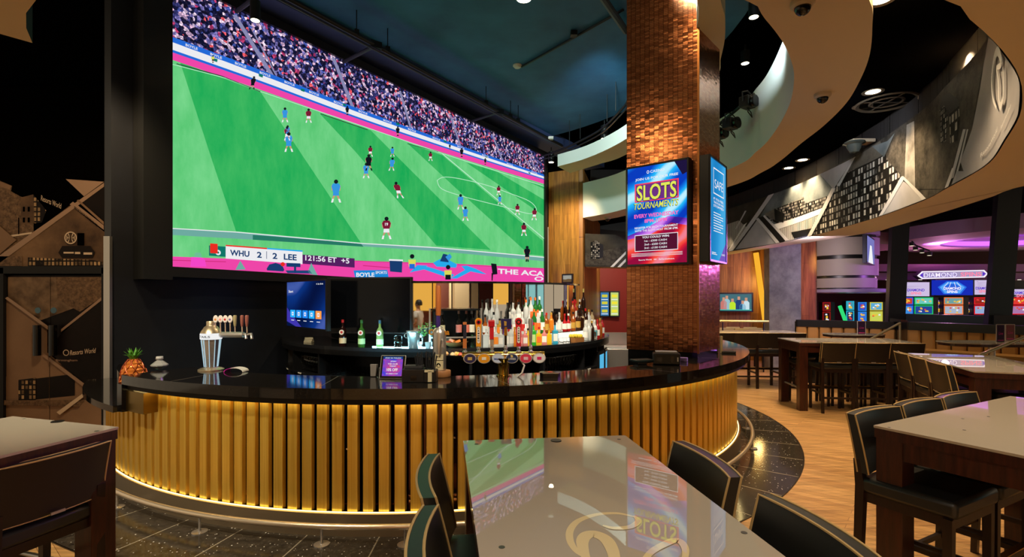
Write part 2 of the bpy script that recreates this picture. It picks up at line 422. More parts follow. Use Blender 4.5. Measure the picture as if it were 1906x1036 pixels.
# murals: polygons drawn on the unrolled surface ------------------------------
class Band:
    """vertical curved surface: plan polyline, maps (s,z) to 3D"""
    def __init__(s, pts, off=0.006):
        s.P = [Vector(p[:2]) for p in pts]; s.L = [0]
        for a, b in zip(s.P, s.P[1:]): s.L.append(s.L[-1]+(b-a).length)
        s.off = off
    def pt(s, t, z, lay=0):
        j = 0
        while j < len(s.L)-2 and s.L[j+1] < t: j += 1
        a, b = s.P[j], s.P[j+1]; d = (b-a); u = (t-s.L[j])/d.length; q = a+d*u
        nn = Vector((-d.y, d.x)).normalized()*(s.off+lay*0.003)*s.sg
        return Vector((q.x+nn.x, q.y+nn.y, z))
    sg = 1
    def hit(s, px, py):
        """where the sight line of an image point meets the surface"""
        r = (px-CX)/F; best = None
        for j, (a, b) in enumerate(zip(s.P, s.P[1:])):
            fa = a.x-r*a.y; fb = b.x-r*b.y
            if fa*fb <= 0 and fa != fb:
                u = fa/(fa-fb); q = a+(b-a)*u
                if q.y > 0.2:
                    z = EYE-(py-HZ)/F*q.y; t = s.L[j]+(b-a).length*u
                    c = (abs(z-(ZM+HM/2)), t, z)
                    if best is None or c < best: best = c
        return best[1:] if best else None
    def poly(s, mb, sz, mt, lay=0):
        """clip polygon (s,z) into the band's facets"""
        lo = min(p[0] for p in sz); hi = max(p[0] for p in sz)
        for j in range(len(s.L)-1):
            a, b = s.L[j], s.L[j+1]
            if b <= lo or a >= hi: continue
            pg = list(sz)
            for lim, sg in ((a, 1), (b, -1)):
                out = []
                for i in range(len(pg)):
                    p, q = pg[i-1], pg[i]; dp = (p[0]-lim)*sg; dq = (q[0]-lim)*sg
                    if dp*dq < 0: u = dp/(dp-dq); out.append((lim, p[1]+(q[1]-p[1])*u))
                    if dq >= 0: out.append(q)
                pg = out
                if not pg: break
            if len(pg) >= 3: mb.face([s.pt(min(max(p[0],a+1e-5),b-1e-5), p[1], lay) for p in pg], mt, [(p[0], p[1]) for p in pg])
    def ppoly(s, mb, px, mt, lay=0):
        sz = [s.hit(*p) for p in px]
        if all(sz): s.poly(mb, [(t, min(max(z, ZM+0.002), ZM+HM)) for t, z in sz], mt, lay)
def f_photo(dark, lightc, scale=2.0, kind='cloud', emit=0.0):
    def fn(nt, b):
        n = N(nt); v = n.co('UV')
        if kind == 'cloud': g = n.noise(v, scale, 7, 0.6)
        elif kind == 'trees': g = n.noise(v, scale*5, 8, 0.8)
        elif kind == 'windows':
            br = n.new('ShaderNodeTexBrick'); br.offset = 0.0; br.inputs['Scale'].default_value = 1
            br.inputs['Brick Width'].default_value = 0.085/scale; br.inputs['Row Height'].default_value = 0.11/scale; br.inputs['Mortar Size'].default_value = 0.016/scale
            br.inputs['Color1'].default_value = (1,1,1,1); br.inputs['Color2'].default_value = (0.25,0.25,0.25,1); br.inputs['Mortar'].default_value = (0,0,0,1)
            n.link(v, br.inputs[0]); bw = n.new('ShaderNodeRGBToBW'); n.link(br.outputs[0], bw.inputs[0])
            g = n.math('MULTIPLY', bw.outputs[0], n.math('ADD', n.noise(v, 7*scale, 4, 0.7), 0.25))
        elif kind == 'bars':
            wv = n.new('ShaderNodeTexWave'); wv.inputs['Scale'].default_value = 7*scale; wv.inputs['Distortion'].default_value = 0.6; n.link(v, wv.inputs[0]); g = wv.outputs['Fac']
        c = n.ramp(g, [(0.32, dark), (0.72, lightc)]); n.link(c, b.inputs['Base Color']); b.inputs['Specular IOR Level'].default_value = 0.15
    return fn
def G(v): return C8(v, v, v)
MU = {'sky': mat('mural_sky', rough=0.5, fn=f_photo(C8(52,58,60), C8(150,160,162), 0.9)),
      'dsky': mat('mural_dark_sky', rough=0.5, fn=f_photo(C8(34,32,28), C8(84,80,70), 1.2)),
      'trees': mat('mural_trees', rough=0.5, fn=f_photo(C8(14,13,12), C8(104,98,88), 1.2, 'trees')),
      'win': mat('mural_windows', rough=0.5, fn=f_photo(C8(26,24,22), C8(214,208,196), 1.0, 'windows')),
      'win2': mat('mural_small_windows', rough=0.5, fn=f_photo(C8(20,20,20), C8(190,186,180), 1.9, 'windows')),
      'bars': mat('mural_bars', rough=0.5, fn=f_photo(C8(60,58,54), C8(225,222,214), 1.0, 'bars')),
      'pale': mat('mural_pale', rough=0.5, fn=f_photo(C8(150,148,150), C8(196,194,196), 0.6)),
      'line': mat('mural_line', C8(205,203,203), 0.5), 'dark': mat('mural_black', C8(14,14,14), 0.5),
      'mid': mat('mural_grey', rough=0.5, fn=f_photo(C8(70,66,60), C8(140,132,118), 1.5)),
      'white': mat('mural_white', C8(235,234,232), 0.5), 'road': mat('mural_road', rough=0.5, fn=f_photo(C8(110,106,100), C8(190,186,178), 3))}
bd = Band(MIs, 0.008)
mb = MB()
r0 = bd.hit(1897, 216)[0]
def P3(px, mt, lay): bd.ppoly(mb, px, MU[mt], lay)
s_hi = bd.L[-1]; s_lo = bd.hit(1850, 76)[0]-0.3
bd.poly(mb, [(s_lo, ZM+0.001), (s_hi, ZM+0.001), (s_hi, ZM+HM), (s_lo, ZM+HM)], MU['trees'], 0)
# right end: pale grey panel with the looping emblem
P3([(1903,165),(1895,135),(1872,101),(1843,70),(1836,100),(1828,160),(1812,240),(1790,300),(1800,335),(1850,296),(1875,260),(1899,215)], 'pale', 1)
# dark wooded hillside with tower block
P3([(1827,150),(1843,70),(1760,170),(1700,225),(1640,262),(1655,300),(1700,352),(1759,352),(1790,300),(1812,240)], 'trees', 1)
P3([(1752,205),(1760,196),(1768,206),(1764,262),(1754,268)], 'win2', 2)
P3([(1770,212),(1788,196),(1790,214),(1784,262),(1772,266)], 'win', 2)
P3([(1756,180),(1770,172),(1788,186),(1788,196),(1770,210),(1760,196),(1752,204)], 'dark', 2)
P3([(1796,240),(1801,240),(1778,330),(1771,334)], 'line', 2); P3([(1803,240),(1806,240),(1785,326),(1781,328)], 'line', 2)
P3([(1690,232),(1704,225),(1706,352),(1692,360),(1686,330)], 'road', 2)
# white triangle and building of windows
P3([(1655,262),(1668,247),(1648,292),(1625,272)], 'sky', 3)
P3([(1592,293),(1640,262),(1655,300),(1700,352),(1721,371),(1600,414),(1530,434),(1510,437),(1545,360)], 'win', 1)
P3([(1592,293),(1640,262),(1652,285),(1560,330),(1565,318)], 'mid', 2)
P3([(1680,333),(1722,371),(1643,401)], 'pale', 3)
P3([(1680,329),(1686,333),(1646,402),(1638,404)], 'line', 4); P3([(1680,329),(1684,327),(1727,369),(1720,372)], 'line', 4)
P3([(1762,351),(1769,348),(1782,312),(1776,312)], 'line', 3)
P3([(1775,350),(1812,323),(1800,318),(1784,318)], 'pale', 3)
# long low building under a pale sky, between the crossing bands
P3([(1438,358),(1528,324),(1555,350),(1512,438),(1460,452),(1412,410)], 'sky', 1)
P3([(1425,398),(1445,388),(1497,366),(1500,378),(1548,362),(1536,388),(1460,420),(1428,408)], 'win2', 2)
P3([(1423,398),(1444,388),(1462,397),(1460,414),(1440,408)], 'mid', 3)
P3([(1443,388),(1462,397),(1460,414),(1444,410)], 'dark', 4)
P3([(1440,418),(1534,386),(1528,398),(1444,428)], 'white', 3)
P3([(1446,428),(1526,400),(1510,437),(1462,450)], 'bars', 3); P3([(1474,432),(1515,424),(1508,438),(1480,444)], 'dark', 4)
P3([(1528,324),(1592,293),(1554,352)], 'pale', 5)
P3([(1551,350),(1558,350),(1513,438),(1505,440)], 'line', 6)
P3([(1560,346),(1592,293),(1596,291),(1566,346)], 'line', 6)
# striped band falling to the right, pale triangle, dusk scene at the left end
P3([(1414,405),(1422,402),(1464,448),(1452,452)], 'dark', 4); P3([(1422,402),(1425,400),(1470,446),(1464,448)], 'line', 5); P3([(1409,408),(1413,405),(1453,451),(1446,453)], 'line', 5)
P3([(1410,410),(1445,453),(1370,464)], 'pale', 3)
P3([(1354,380),(1438,357),(1356,467)], 'dsky', 1)
P3([(1352,418),(1376,410),(1392,424),(1368,450),(1354,464)], 'bars', 2)
P3([(1432,360),(1443,357),(1366,466),(1357,468)], 'line', 6)
P3([(1388,392),(1391,392),(1372,426),(1370,426)], 'line', 4); P3([(1386,418),(1392,414),(1362,462),(1356,466)], 'white', 4)
# emblem: tall looping stroke, plus the printed lines under it
def bstroke(mb, px, wd, mt, lay):
    sz = [bd.hit(*p) for p in px]
    sz = [p for p in sz if p]; sp = spline(sz, 6)
    for i, (a, b) in enumerate(zip(sp, sp[1:])):
        d = (b-a)
        if d.length < 1e-6: continue
        f = i/len(sp); h = wd*(0.35+0.65*math.sin(math.pi*min(max(f,0.05),0.95)))
        nn = Vector((-d.y, d.x)).normalized()*h/2; e = d*0.1
        bd.poly(mb, [tuple(a-nn), tuple(b+e-nn), tuple(b+e+nn), tuple(a+nn)], mt, lay)
bstroke(mb, [(1864,199),(1857,180),(1855,145),(1859,110),(1866,93),(1872,104),(1873,118),(1864,124)], 0.07, MU['white'], 7)
bstroke(mb, [(1864,124),(1868,150),(1869,185),(1872,196),(1877,180),(1878,150),(1877,122)], 0.06, MU['white'], 7)
def bandtext(mb, st, p0, p1, ht, mt, lay=7):
    a, b = bd.hit(*p0), bd.hit(*p1)
    a, b = Vector(a), Vector(b); d = b-a; nn = Vector((d.y, -d.x)).normalized()*ht*(1 if d.x < 0 else -1)
    vs, fs = text_geo(st, 0.01, 0.0); x0 = min(q.x for q in vs); x1 = max(q.x for q in vs)
    V = [a+d*((q.x-x0)/(x1-x0))+nn*q.y*-1 for q in vs]
    mb.raw([bd.pt(q.x, q.y, lay) for q in V], fs, mt)
bandtext(mb, 'ResortsWorld', (1833,292), (1866,242), -0.05, MU['white'])
bandtext(mb, 'ResortsWorldBham', (1873,240), (1893,196), -0.04, MU['white'])
mb.build('mural', label='long curved monochrome photo mural on the bulkhead above the lounge', cat='mural')

# hanging mural piece left of the copper column
m = MB(); a = at(1089, 496, 13.0); b = at(1250, 490, 13.6)
zb, zt = a.z, a.z+0.84
m.prism([(a.x,a.y), (b.x,b.y), (b.x,b.y+0.6), (a.x+0.15,a.y+0.6)], zb, zt, CREAM, msid=MU['dark']); m.build('ceiling_bulkhead', kind='structure')
m = MB()
def SM(x, y, lay=0):           # x 0..1 along, y 0..1 up
    q = a.lerp(b, x); return Vector((q.x, q.y-0.012-lay*0.004, zb+(zt-zb)*y))
def pm(pts, mt, lay):
    m.face([SM(x, y, lay) for x, y in pts], MU[mt], [(x*2.2, y) for x, y in pts])
pm([(0,0),(1,0),(1,1),(0,1)], 'dsky', 0); pm([(0.0,0.05),(1,0.05),(1,0.7),(0.7,0.72),(0.45,0.7),(0.3,0.55),(0,0.4)], 'trees', 1)
pm([(0.06,0.25),(0.16,0.25),(0.16,0.72),(0.12,0.8),(0.06,0.74)], 'win2', 2); pm([(0.16,0.25),(0.2,0.3),(0.2,0.68),(0.16,0.72)], 'dark', 2)
for x in (0.28, 0.36): pm([(x,0),(x+0.035,0),(x+0.3,0.75),(x+0.28,0.78)], 'white', 2)
m.build('mural', label='small monochrome mural of a tower and hills left of the copper column', cat='mural')

# walls round the far side -------------------------------------------------
def f_oakwall(nt, b):
    n = N(nt); v = n.co('UV')
    br = n.new('ShaderNodeTexBrick'); br.offset = 0.5; br.inputs['Scale'].default_value = 1
    br.inputs['Brick Width'].default_value = 1.3; br.inputs['Row Height'].default_value = 0.16; br.inputs['Mortar Size'].default_value = 0.0015
    br.inputs['Color1'].default_value = (*C8(170,112,44),1); br.inputs['Color2'].default_value = (*C8(206,146,66),1); br.inputs['Mortar'].default_value = (*C8(84,46,14),1)
    n.link(v, br.inputs[0]); sc = n.new('ShaderNodeMapping'); sc.inputs['Scale'].default_value = (0.5,7,1); n.link(v, sc.inputs[0])
    g = n.noise(sc.outputs[0], 2.2, 6, 0.65); n.link(n.mix(1.0, br.outputs[0], n.ramp(g, [(0.35,(0.45,0.42,0.38)), (0.62,(1,1,1))]), 'MULTIPLY'), b.inputs['Base Color'])
OAKW = mat('oak_cladding', rough=0.45, fn=f_oakwall)
def clad(name, a, b, z0, z1, mt=OAKW, th=0.1):
    a = Vector((a[0],a[1])); b = Vector((b[0],b[1])); d = (b-a); L_ = d.length; nn = Vector((-d.y, d.x)).normalized()*th
    m = MB(); m.face([(a.x,a.y,z0), (b.x,b.y,z0), (b.x,b.y,z1), (a.x,a.y,z1)], mt, [(z0,0), (z0,L_), (z1,L_), (z1,0)])
    c, e = b+nn, a+nn; m.face([(c.x,c.y,z0), (e.x,e.y,z0), (e.x,e.y,z1), (c.x,c.y,z1)], mt, [(0,0),(0,L_),(1,L_),(1,0)])
    m.face([(b.x,b.y,z0), (c.x,c.y,z0), (c.x,c.y,z1), (b.x,b.y,z1)], mt, [(0,0),(0,.1),(1,.1),(1,0)])
    m.face([(e.x,e.y,z0), (a.x,a.y,z0), (a.x,a.y,z1), (e.x,e.y,z1)], mt, [(0,0),(0,.1),(1,.1),(1,0)])
    return m.build(name, kind='structure')
w1a = at(1021, 553, 13.5); w1b = at(1085, 553, 13.0); w2b = at(1117, 553, 18.0)
clad('wall_oak', w1a, w1b, 0, 5.05); clad('wall_oak', w1b, w2b, 0, 5.05)
# red wall and the kitchen pass behind the bar
slab_wall('wall_red', w2b, at(1300, 553, 18.4), 0, 3.6, RED, 0.1)
slab_wall('wall_back', (3.0, 19.4), (10.0, 19.4), 0, 6.6, PANEL, 0.1)
# far oak wall with the television, purple pier, oak strip
fa, fb = at(1320, 553, 14.6), at(1436, 553, 14.0)
clad('wall_oak', fa, fb, 0, 3.3)
clad('wall_oak', at(1430,553,13.4), at(1518, 553, 12.6), 0, 3.3)
def f_conc(nt, b):
    n = N(nt); g = n.noise(n.co('Object'), 3.5, 7, 0.7); n.link(n.ramp(g, [(0.3, C8(128,124,132)), (0.7, C8(182,178,184))]), b.inputs['Base Color'])
CONC = mat('plaster_pier', rough=0.7, fn=f_conc)
pa, pb = at(1432,553,12.3), at(1491,553,11.6)
m = MB(); m.prism([(pa.x,pa.y), (pb.x,pb.y), (pb.x+0.12,pb.y+0.5), (pa.x+0.12,pa.y+0.5)], 0, 3.1, CONC); m.build('wall_pier', kind='structure')
light('pier_cove', 'AREA', (pb.x+0.42, pb.y-0.2, 1.9), 18, PURP, 0.1, (pb.x+0.1, pb.y+0.3, 1.9), sy=2.2)
light('pier_wash', 'AREA', (5.6, 9.6, 2.7), 18, (0.75,0.65,1.0), 0.3, (6.3, 12.0, 2.0))
# bits of dark framing in the far left corner: entrance with the mural doors
# ------------------------------------------------------------------ left entrance wall with photo mural
DL = 7.0
def sep(v): return C8(*v)
SE = {'base': mat('sepia_dark', rough=0.5, fn=f_photo(C8(14,9,6), C8(34,22,16), 1.5)),
      'sky': mat('sepia_sky', rough=0.5, fn=f_photo(C8(56,40,30), C8(150,116,84), 1.1)),
      'cloud': mat('sepia_cloud', rough=0.5, fn=f_photo(C8(60,44,34), C8(172,140,108), 2.6)),
      'pale': mat('sepia_pale', rough=0.5, fn=f_photo(C8(128,98,74), C8(166,132,102), 0.7)),
      'line': mat('sepia_line', C8(170,136,108), 0.5), 'white': mat('sepia_white', C8(226,200,168), 0.5),
      'win': mat('sepia_windows', rough=0.5, fn=f_photo(C8(24,15,10), C8(206,168,120), 1.6, 'windows')),
      'town': mat('sepia_town', rough=0.5, fn=f_photo(C8(44,30,22), C8(160,126,94), 3.2, 'trees')),
      'dark': mat('sepia_black', C8(5,4,3), 0.9, spec=0.0)}
LW0 = at(-160, 553, DL); LW1 = at(203, 553, DL)
slab_wall('wall_entrance', (LW0.x, DL+0.12), (LW1.x+1.2, DL+0.12), 0, 6.7, VOID, 0.1)
def SW(px, py, lay=0, d=DL): q = at(px, py, d); return Vector((q.x, d-0.004*lay, q.z))
def sp_(mb, px, mt, lay, d=DL): mb.face([SW(x, y, lay, d) for x, y in px], SE[mt], [(x*0.0075, -y*0.0075) for x, y in px])
m = MB()
m.box((at(98,0,DL).x, DL+0.04, 2.95), (2.2, 0.06, 1.6), SE['dark'])
sp_(m, [(-160,497),(197,497),(197,160),(-160,160)], 'dark', 1)
sp_(m, [(-160,497),(60,497),(60,440),(10,430),(-160,330)], 'town', 2)
sp_(m, [(-160,330),(0,336),(24,346),(22,356),(40,366),(64,372),(64,440),(18,445),(-160,430)], 'town', 3)
sp_(m, [(40,368),(64,362),(66,415),(42,418)], 'sky', 4); sp_(m, [(64,362),(82,384),(88,392),(80,414),(66,416)], 'win', 4)
sp_(m, [(-160,330),(-4,336),(24,346),(20,353),(-4,346),(-160,345)], 'pale', 4)
for i in range(4): sp_(m, [(45+(i%2)*9, 385+(i//2)*20), (49+(i%2)*9, 385+(i//2)*20), (49+(i%2)*9, 394+(i//2)*20), (45+(i%2)*9, 394+(i//2)*20)], 'dark', 5)
sp_(m, [(37,405),(39,405),(39,436),(37,436)], 'dark', 6)
sp_(m, [(18,438),(62,432),(62,435),(18,442)], 'white', 5)
sp_(m, [(22,465),(134,382),(197,432),(197,497),(-40,497)], 'sky', 6)
sp_(m, [(-60,420),(0,418),(34,447),(0,476),(-60,520)], 'pale', 7)
sp_(m, [(0,478),(20,464),(197,341),(197,348),(30,470),(0,492)], 'line', 8)
sp_(m, [(126,334),(197,339),(160,366)], 'line', 8)
sp_(m, [(140,376),(197,420),(197,428),(134,381)], 'line', 9); sp_(m, [(147,374),(150,372),(197,413),(197,419)], 'pale', 9)
sp_(m, [(150,374),(197,345),(197,412)], 'base', 7)
sp_(m, [(0,477),(45,477),(45,495),(0,495)], 'town', 8); sp_(m, [(56,479),(175,484),(197,488),(197,496),(56,495)], 'win', 8)
sp_(m, [(120,458),(172,458),(181,470),(176,480),(120,480),(113,470)], 'base', 9); sp_(m, [(123,469),(142,469),(142,472),(123,472)], 'white', 10); sp_(m, [(160,470),(176,470),(176,474),(160,474)], 'white', 10); sp_(m, [(144,469),(154,469),(154,473),(144,473)], 'white', 10)
sp_(m, [(148,434),(161,434),(161,457),(148,457)], 'dark', 9)
def ringline(mb, cx, cy, rx, ry, wpx, S, mt, a0=0, a1=360, n=28):
    for i in range(n):
        t0, t1 = math.radians(a0+(a1-a0)*i/n), math.radians(a0+(a1-a0)*(i+1)/n)
        q = [(cx+(rx+s*wpx/2)*math.cos(t), cy+(ry+s*wpx/2)*math.sin(t)) for t, s in ((t0,-1),(t1,-1),(t1,1),(t0,1))]
        mb.face([S(*p) for p in q], mt)
SS = lambda x, y: SW(x, y, 12)
ringline(m, 137, 443, 10.5, 10.5, 2.2, SS, SE['white'])
ringline(m, 130, 443, 4.5, 9, 1.8, SS, SE['white'], -60, 60); ringline(m, 144, 443, 4.5, 9, 1.8, SS, SE['white'], 120, 240)
box_text(m, 'H', 129.5, 447, 5, -8, SS, SE['white'], 0.03); box_text(m, 'H', 139.5, 447, 5, -8, SS, SE['white'], 0.03)
box_text(m, 'Resorts World', 82, 374, 38, -10, lambda x, y: SW(x, y+(x-82)*0.42, 12), SE['white'], 0.0, 0.2)
box_text(m, 'RESORTSWORLDBIRMINGHAM', 144, 389, 42, -5, lambda x, y: SW(x, y+(x-144)*0.8, 12), SE['dark'], 0.02)
m.build('wall_mural', label='sepia night photo mural of a town and casino above the double doors', cat='mural')
# double doors: two leaves with the mural print carried across
dz = at(0, 512, DL).z
dr = thing('mural_door', 'pair of entrance doors printed with sepia photographs and round black pull plates', 'door', (at(105,0,DL).x, DL, 0))
fr_ = MB()
for x0, x1, z0, z1 in ((0,14,0,dz+0.1), (195,200,0,dz+0.1)):
    a, b = at(x0,0,DL).x, at(x1,0,DL).x; fr_.box(((a+b)/2, DL-0.01, z1/2), (b-a, 0.1, z1), BLACK)
a, b = at(0,0,DL).x, at(200,0,DL).x; fr_.box(((a+b)/2, DL-0.01, dz+0.07), (b-a, 0.1, 0.1), BLACK)
fr_.build('door_frame', dr)
PR = [([(12,515),(196,515),(196,800),(12,800)], 'base'), ([(16,515),(195,515),(195,552),(60,602),(16,552)], 'cloud'), ([(105,516),(195,515),(195,550),(150,580),(108,556)], 'town'),
      ([(14,552),(90,608),(90,660),(14,700)], 'pale'), ([(14,700),(90,655),(178,728),(150,800),(14,800)], 'pale'), ([(50,706),(142,695),(142,735),(44,745)], 'base'),
      ([(38,706),(70,702),(70,745),(38,748)], 'win'), ([(92,645),(194,552),(194,700),(178,728),(120,680)], 'base'), ([(118,612),(196,550),(196,556),(118,617)], 'line'),
      ([(86,656),(178,725),(172,728),(84,662)], 'line'), ([(15,555),(20,552),(100,610),(96,614)], 'line'), ([(14,743),(195,743),(195,756),(14,752)], 'town'), ([(125,800),(178,728),(196,740),(196,800)], 'pale'),
      ([(112,765),(172,722),(176,726),(118,770)], 'white')]
for x0, x1 in ((14, 94.5), (95.5, 195)):
    leaf = MB(); A0, A1 = at(x0,0,DL).x, at(x1,0,DL).x
    leaf.box(((A0+A1)/2, DL+0.02, dz/2), (A1-A0, 0.04, dz), SE['base'])
    for lay, (pg, mt) in enumerate(PR):
        out = list(pg)
        for lim, sg in ((x0, 1), (x1, -1)):
            res = []
            for i in range(len(out)):
                p, q = out[i-1], out[i]; dp = (p[0]-lim)*sg; dq = (q[0]-lim)*sg
                if dp*dq < 0: u = dp/(dp-dq); res.append((lim, p[1]+(q[1]-p[1])*u))
                if dq >= 0: res.append(q)
            out = res
        if len(out) >= 3: sp_(leaf, [(x, min(y, 789)) for x, y in out], mt, lay+1)
    if x0 > 90:
        box_text(leaf, 'Resorts World', 138, 660, 48, -9, lambda x, y: SW(x, y-(x-138)*0.1, 17), SE['white'], 0.01, 0.2); ringline(leaf, 131, 655, 5, 5, 1.4, lambda x, y: SW(x, y, 17), SE['white'])
        box_text(leaf, 'Birmingham', 112, 672, 40, -5, lambda x, y: SW(x, y, 17), SE['line'], 0.01)
    lf = leaf.build('door_leaf', dr)
    px = 80 if x0 < 90 else 109
    h = MB(); h.tube([SW(px, 604, 22), SW(px, 660, 22)], 0.045, BLACKG, 14); h.build('pull_plate', lf)
    h = MB(); c = SW(px, 577, 18); h.lathe([(0.001,0),(0.04,0),(0.04,0.006),(0.001,0.006)], c, mat('blue_sign', C8(70,110,130), 0.4), 20, Matrix.Rotation(math.pi/2, 3, 'X')); h.build('door_sign', lf)
# steel edge strip on the end of the black wall
e = W0+SU*(-0.52)
m = MB(); m.box((e.x-0.0, e.y-0.03, 1.22), (0.07, 0.04, 2.44), STEEL); m.build('trim_2', kind='structure')

# ------------------------------------------------------------------ LED screen
YB = lambda px: 496+(px-318)*0.0588
YT = lambda px: 291-0.478*(1010-px)
def scr(px, py, lay=0):
    """image point -> point on the screen plane"""
    r = (px-CX)/F; t = (r*SA.y-SA.x)/(SU.x-r*SU.y)
    v = (YB(px)-py)/(YB(px)-YT(px)); q = SA+SU*t+SN*(0.002+0.0012*lay)
    return Vector((q.x, q.y, ZB+(ZT-ZB)*v-DROP*t/SL))
st = thing('video_wall', 'giant LED video wall showing a live football match above the bar', 'screen', (wl(SL/2).x, wl(SL/2).y, ZB))
fr_ = MB(); B_ = mat('screen_frame', C8(24,26,26), 0.45)
def fbox(t0, t1, z0, z1, o0, o1, mb, mt):
    p = [wl(t0,o0), wl(t1,o0), wl(t1,o1), wl(t0,o1)]; mb.prism([(q.x,q.y) for q in p], z0, z1, mt)
fbox(-0.30, 0, ZB-0.16, ZT+0.12, 0.01, 0.30, fr_, B_); fbox(SL, SL+0.12, ZB-0.12, ZT+0.12, 0.01, 0.30, fr_, B_)
fbox(0, SL, ZB-0.12, ZB, 0.01, 0.30, fr_, B_); fbox(0, SL, ZT, ZT+0.12, 0.01, 0.30, fr_, B_); fbox(0, SL, ZB, ZT, 0.01, 0.235, fr_, B_)
for q in fr_.v: q.z -= DROP*(q-W0).dot(SU)/SL
fr_.build('screen_frame', st)
ES = 1.0
def led(name, c, es=ES, fn=None): return glow('led_'+name, C8(*c), es, fn)
def f_grass(c1, c2):
    def fn(nt, b):
        n = N(nt); v = n.co('Object', (1,1,0.35)); g = n.noise(v, 3.5, 6, 0.65); n.link(n.ramp(g, [(0.3, C8(*c1)), (0.7, C8(*c2))]), b.inputs['Emission Color'])
    return fn
def f_crowd(nt, b):
    n = N(nt); v = n.co('Object', (1,1,1))
    wv = n.noise(v, 9, 2, 0.5, 'Color'); vv = n.mix(0.04, v, wv, 'ADD')
    vo = n.new('ShaderNodeTexVoronoi'); vo.inputs['Scale'].default_value = 25; n.link(vv, vo.inputs['Vector'])
    sc = n.new('ShaderNodeSeparateColor'); n.link(vo.outputs['Color'], sc.inputs[0])
    c = n.ramp(sc.outputs[0], [(0.0, C8(20,24,52)), (0.2, C8(52,56,104)), (0.36, C8(36,34,58)), (0.48, C8(120,116,168)), (0.58, C8(200,170,186)), (0.68, C8(24,22,40)), (0.78, C8(176,60,100)), (0.84, C8(226,206,214)), (0.92, C8(70,90,160)), (0.97, C8(230,90,90))], 'CONSTANT')
    vo2 = n.new('ShaderNodeTexVoronoi'); vo2.inputs['Scale'].default_value = 40; n.link(vv, vo2.inputs['Vector'])
    dk = n.ramp(vo2.outputs['Distance'], [(0.12, (2.3,2.0,2.15)), (0.6, (0.6,0.58,0.75))]); c = n.mix(1.0, c, dk, 'MULTIPLY')
    n.link(c, b.inputs['Emission Color'])
LG = led('grass_light', (100,206,128), fn=f_grass((84,196,112), (122,216,142)))
DG = led('grass_dark', (40,178,92), fn=f_grass((20,168,84), (66,186,98)))
LC = led('crowd', (90,80,120), fn=f_crowd)
LB, LW_, LP, LK, LCY = led('blue', (36,106,214)), led('white', (236,236,240)), led('pink', (238,70,168)), led('black', (18,22,30)), led('cyan', (40,170,236))
LPD = led('pink_dark', (206,44,120)); LGR = led('greyteal', (110,170,160)); LM = led('maroon', (122,26,52)); LSK = led('skyblue', (54,150,222)); LSN = led('skin', (206,150,122)); LY = led('yellow', (216,216,90)); LRD = led('red', (232,44,34)); LTL = led('teal', (14,118,104)); LNV = led('navy', (24,60,110)); LMG = led('purple', (84,32,96)); LST = led('steps', (136,136,176))
pic = MB()
def sp(px, mt, lay): pic.face([scr(x, y, lay) for x, y in px], mt)
xl, xr = 318, 1012
CB = spline([(318,69),(488,133),(660,201),(830,263),(1012,326)], 6)      # foot of the crowd
def below(d0, d1):                 # band running along the foot of the crowd (pixel drops at left / right)
    f = lambda p, d: (p[0], p[1]+d[0]+(d[1]-d[0])*(p[0]-318)/694)
    return [f(p, d0) for p in CB], [f(p, d1) for p in CB]
sp([(xl, YB(xl)), (xr, YB(xr)), (xr, YT(xr)), (xl, YT(xl))], LG, 0)
def pstrip(U_, D_, mt, lay):
    for i in range(len(U_)-1): sp([U_[i], U_[i+1], D_[i+1], D_[i]], mt, lay)
pstrip([(p[0], YT(p[0])) for p in CB], [tuple(p) for p in CB], LC, 1)
for d0, d1, mt in (((-1,-0.5), (9,3.2), LB), ((9,3.2), (23,7), LW_), ((23,7), (28,9), LB), ((28,9), (42,17), LP)):
    a, b = below(d0, d1); pstrip(a, b, mt, 3)
for x in (400, 485, 563, 640, 740, 828, 905, 985):      # green logos on the hoarding
    y = 69+(x-318)*0.372-(x-318)*(1012-x)*0.000035; s = 1-(x-318)/1100
    sp([(x-5*s, y+11*s), (x+5*s, y+14*s), (x+4*s, y+20*s), (x-4*s, y+17*s)], LTL, 4)
for x in range(345, 1000, 46):
    y = CB[0][1]; q = min(CB, key=lambda p: abs(p[0]-x)); s = 1-(x-318)/1050
    if x % 3 != 0 or True: box_text(pic, 'BOYLE', x, q[1]+7*s+(x-q[0])*0.37, 20*s+3, -5*s, lambda a, b_: scr(a, b_+(a-x)*0.37, 4), LW_, 0.02)
# stairways in the stand
for x0, y0, x1, y1, wd in ((432,28,505,146,8), (470,60,512,140,3), (617,108,655,205,6), (742,170,765,248,4), (836,215,858,281,3.4), (914,250,934,300,3), (985,290,995,318,2.5)):
    sp([(x0, max(y0, YT(x0))), (x0+wd, max(y0, YT(x0+wd))), (x1+wd, y1), (x1, y1)], LST, 2)
# mown stripes
sp([(335,116),(485,172),(563,290),(671,451),(439,430),(395,300)], DG, 1)
sp([(595,212),(690,243),(913,465),(812,457),(660,281)], DG, 1)
sp([(757,266),(824,290),(1010,448),(1012,476),(984,473),(850,352)], DG, 1)
sp([(868,303),(925,320),(1012,372),(1012,402)], DG, 1); sp([(955,330),(978,336),(1012,352),(1012,345)], DG, 1)
def sline(p, q, wpx, mt, lay): 
    d = Vector(q)-Vector(p); nn = Vector((-d.y, d.x)).normalized()*wpx/2; p = Vector(p); q = Vector(q)
    sp([tuple(p-nn), tuple(q-nn), tuple(q+nn), tuple(p+nn)], mt, lay)
def spoly(P_, wpx, mt, lay):
    for a, b in zip(P_, P_[1:]): sline(a, b, wpx, mt, lay)
TLN = led('touchline', (190,236,204))
spoly([(320,120),(420,146),(485,171),(600,210),(700,244),(822,286),(1012,347)], 1.1, TLN, 5)
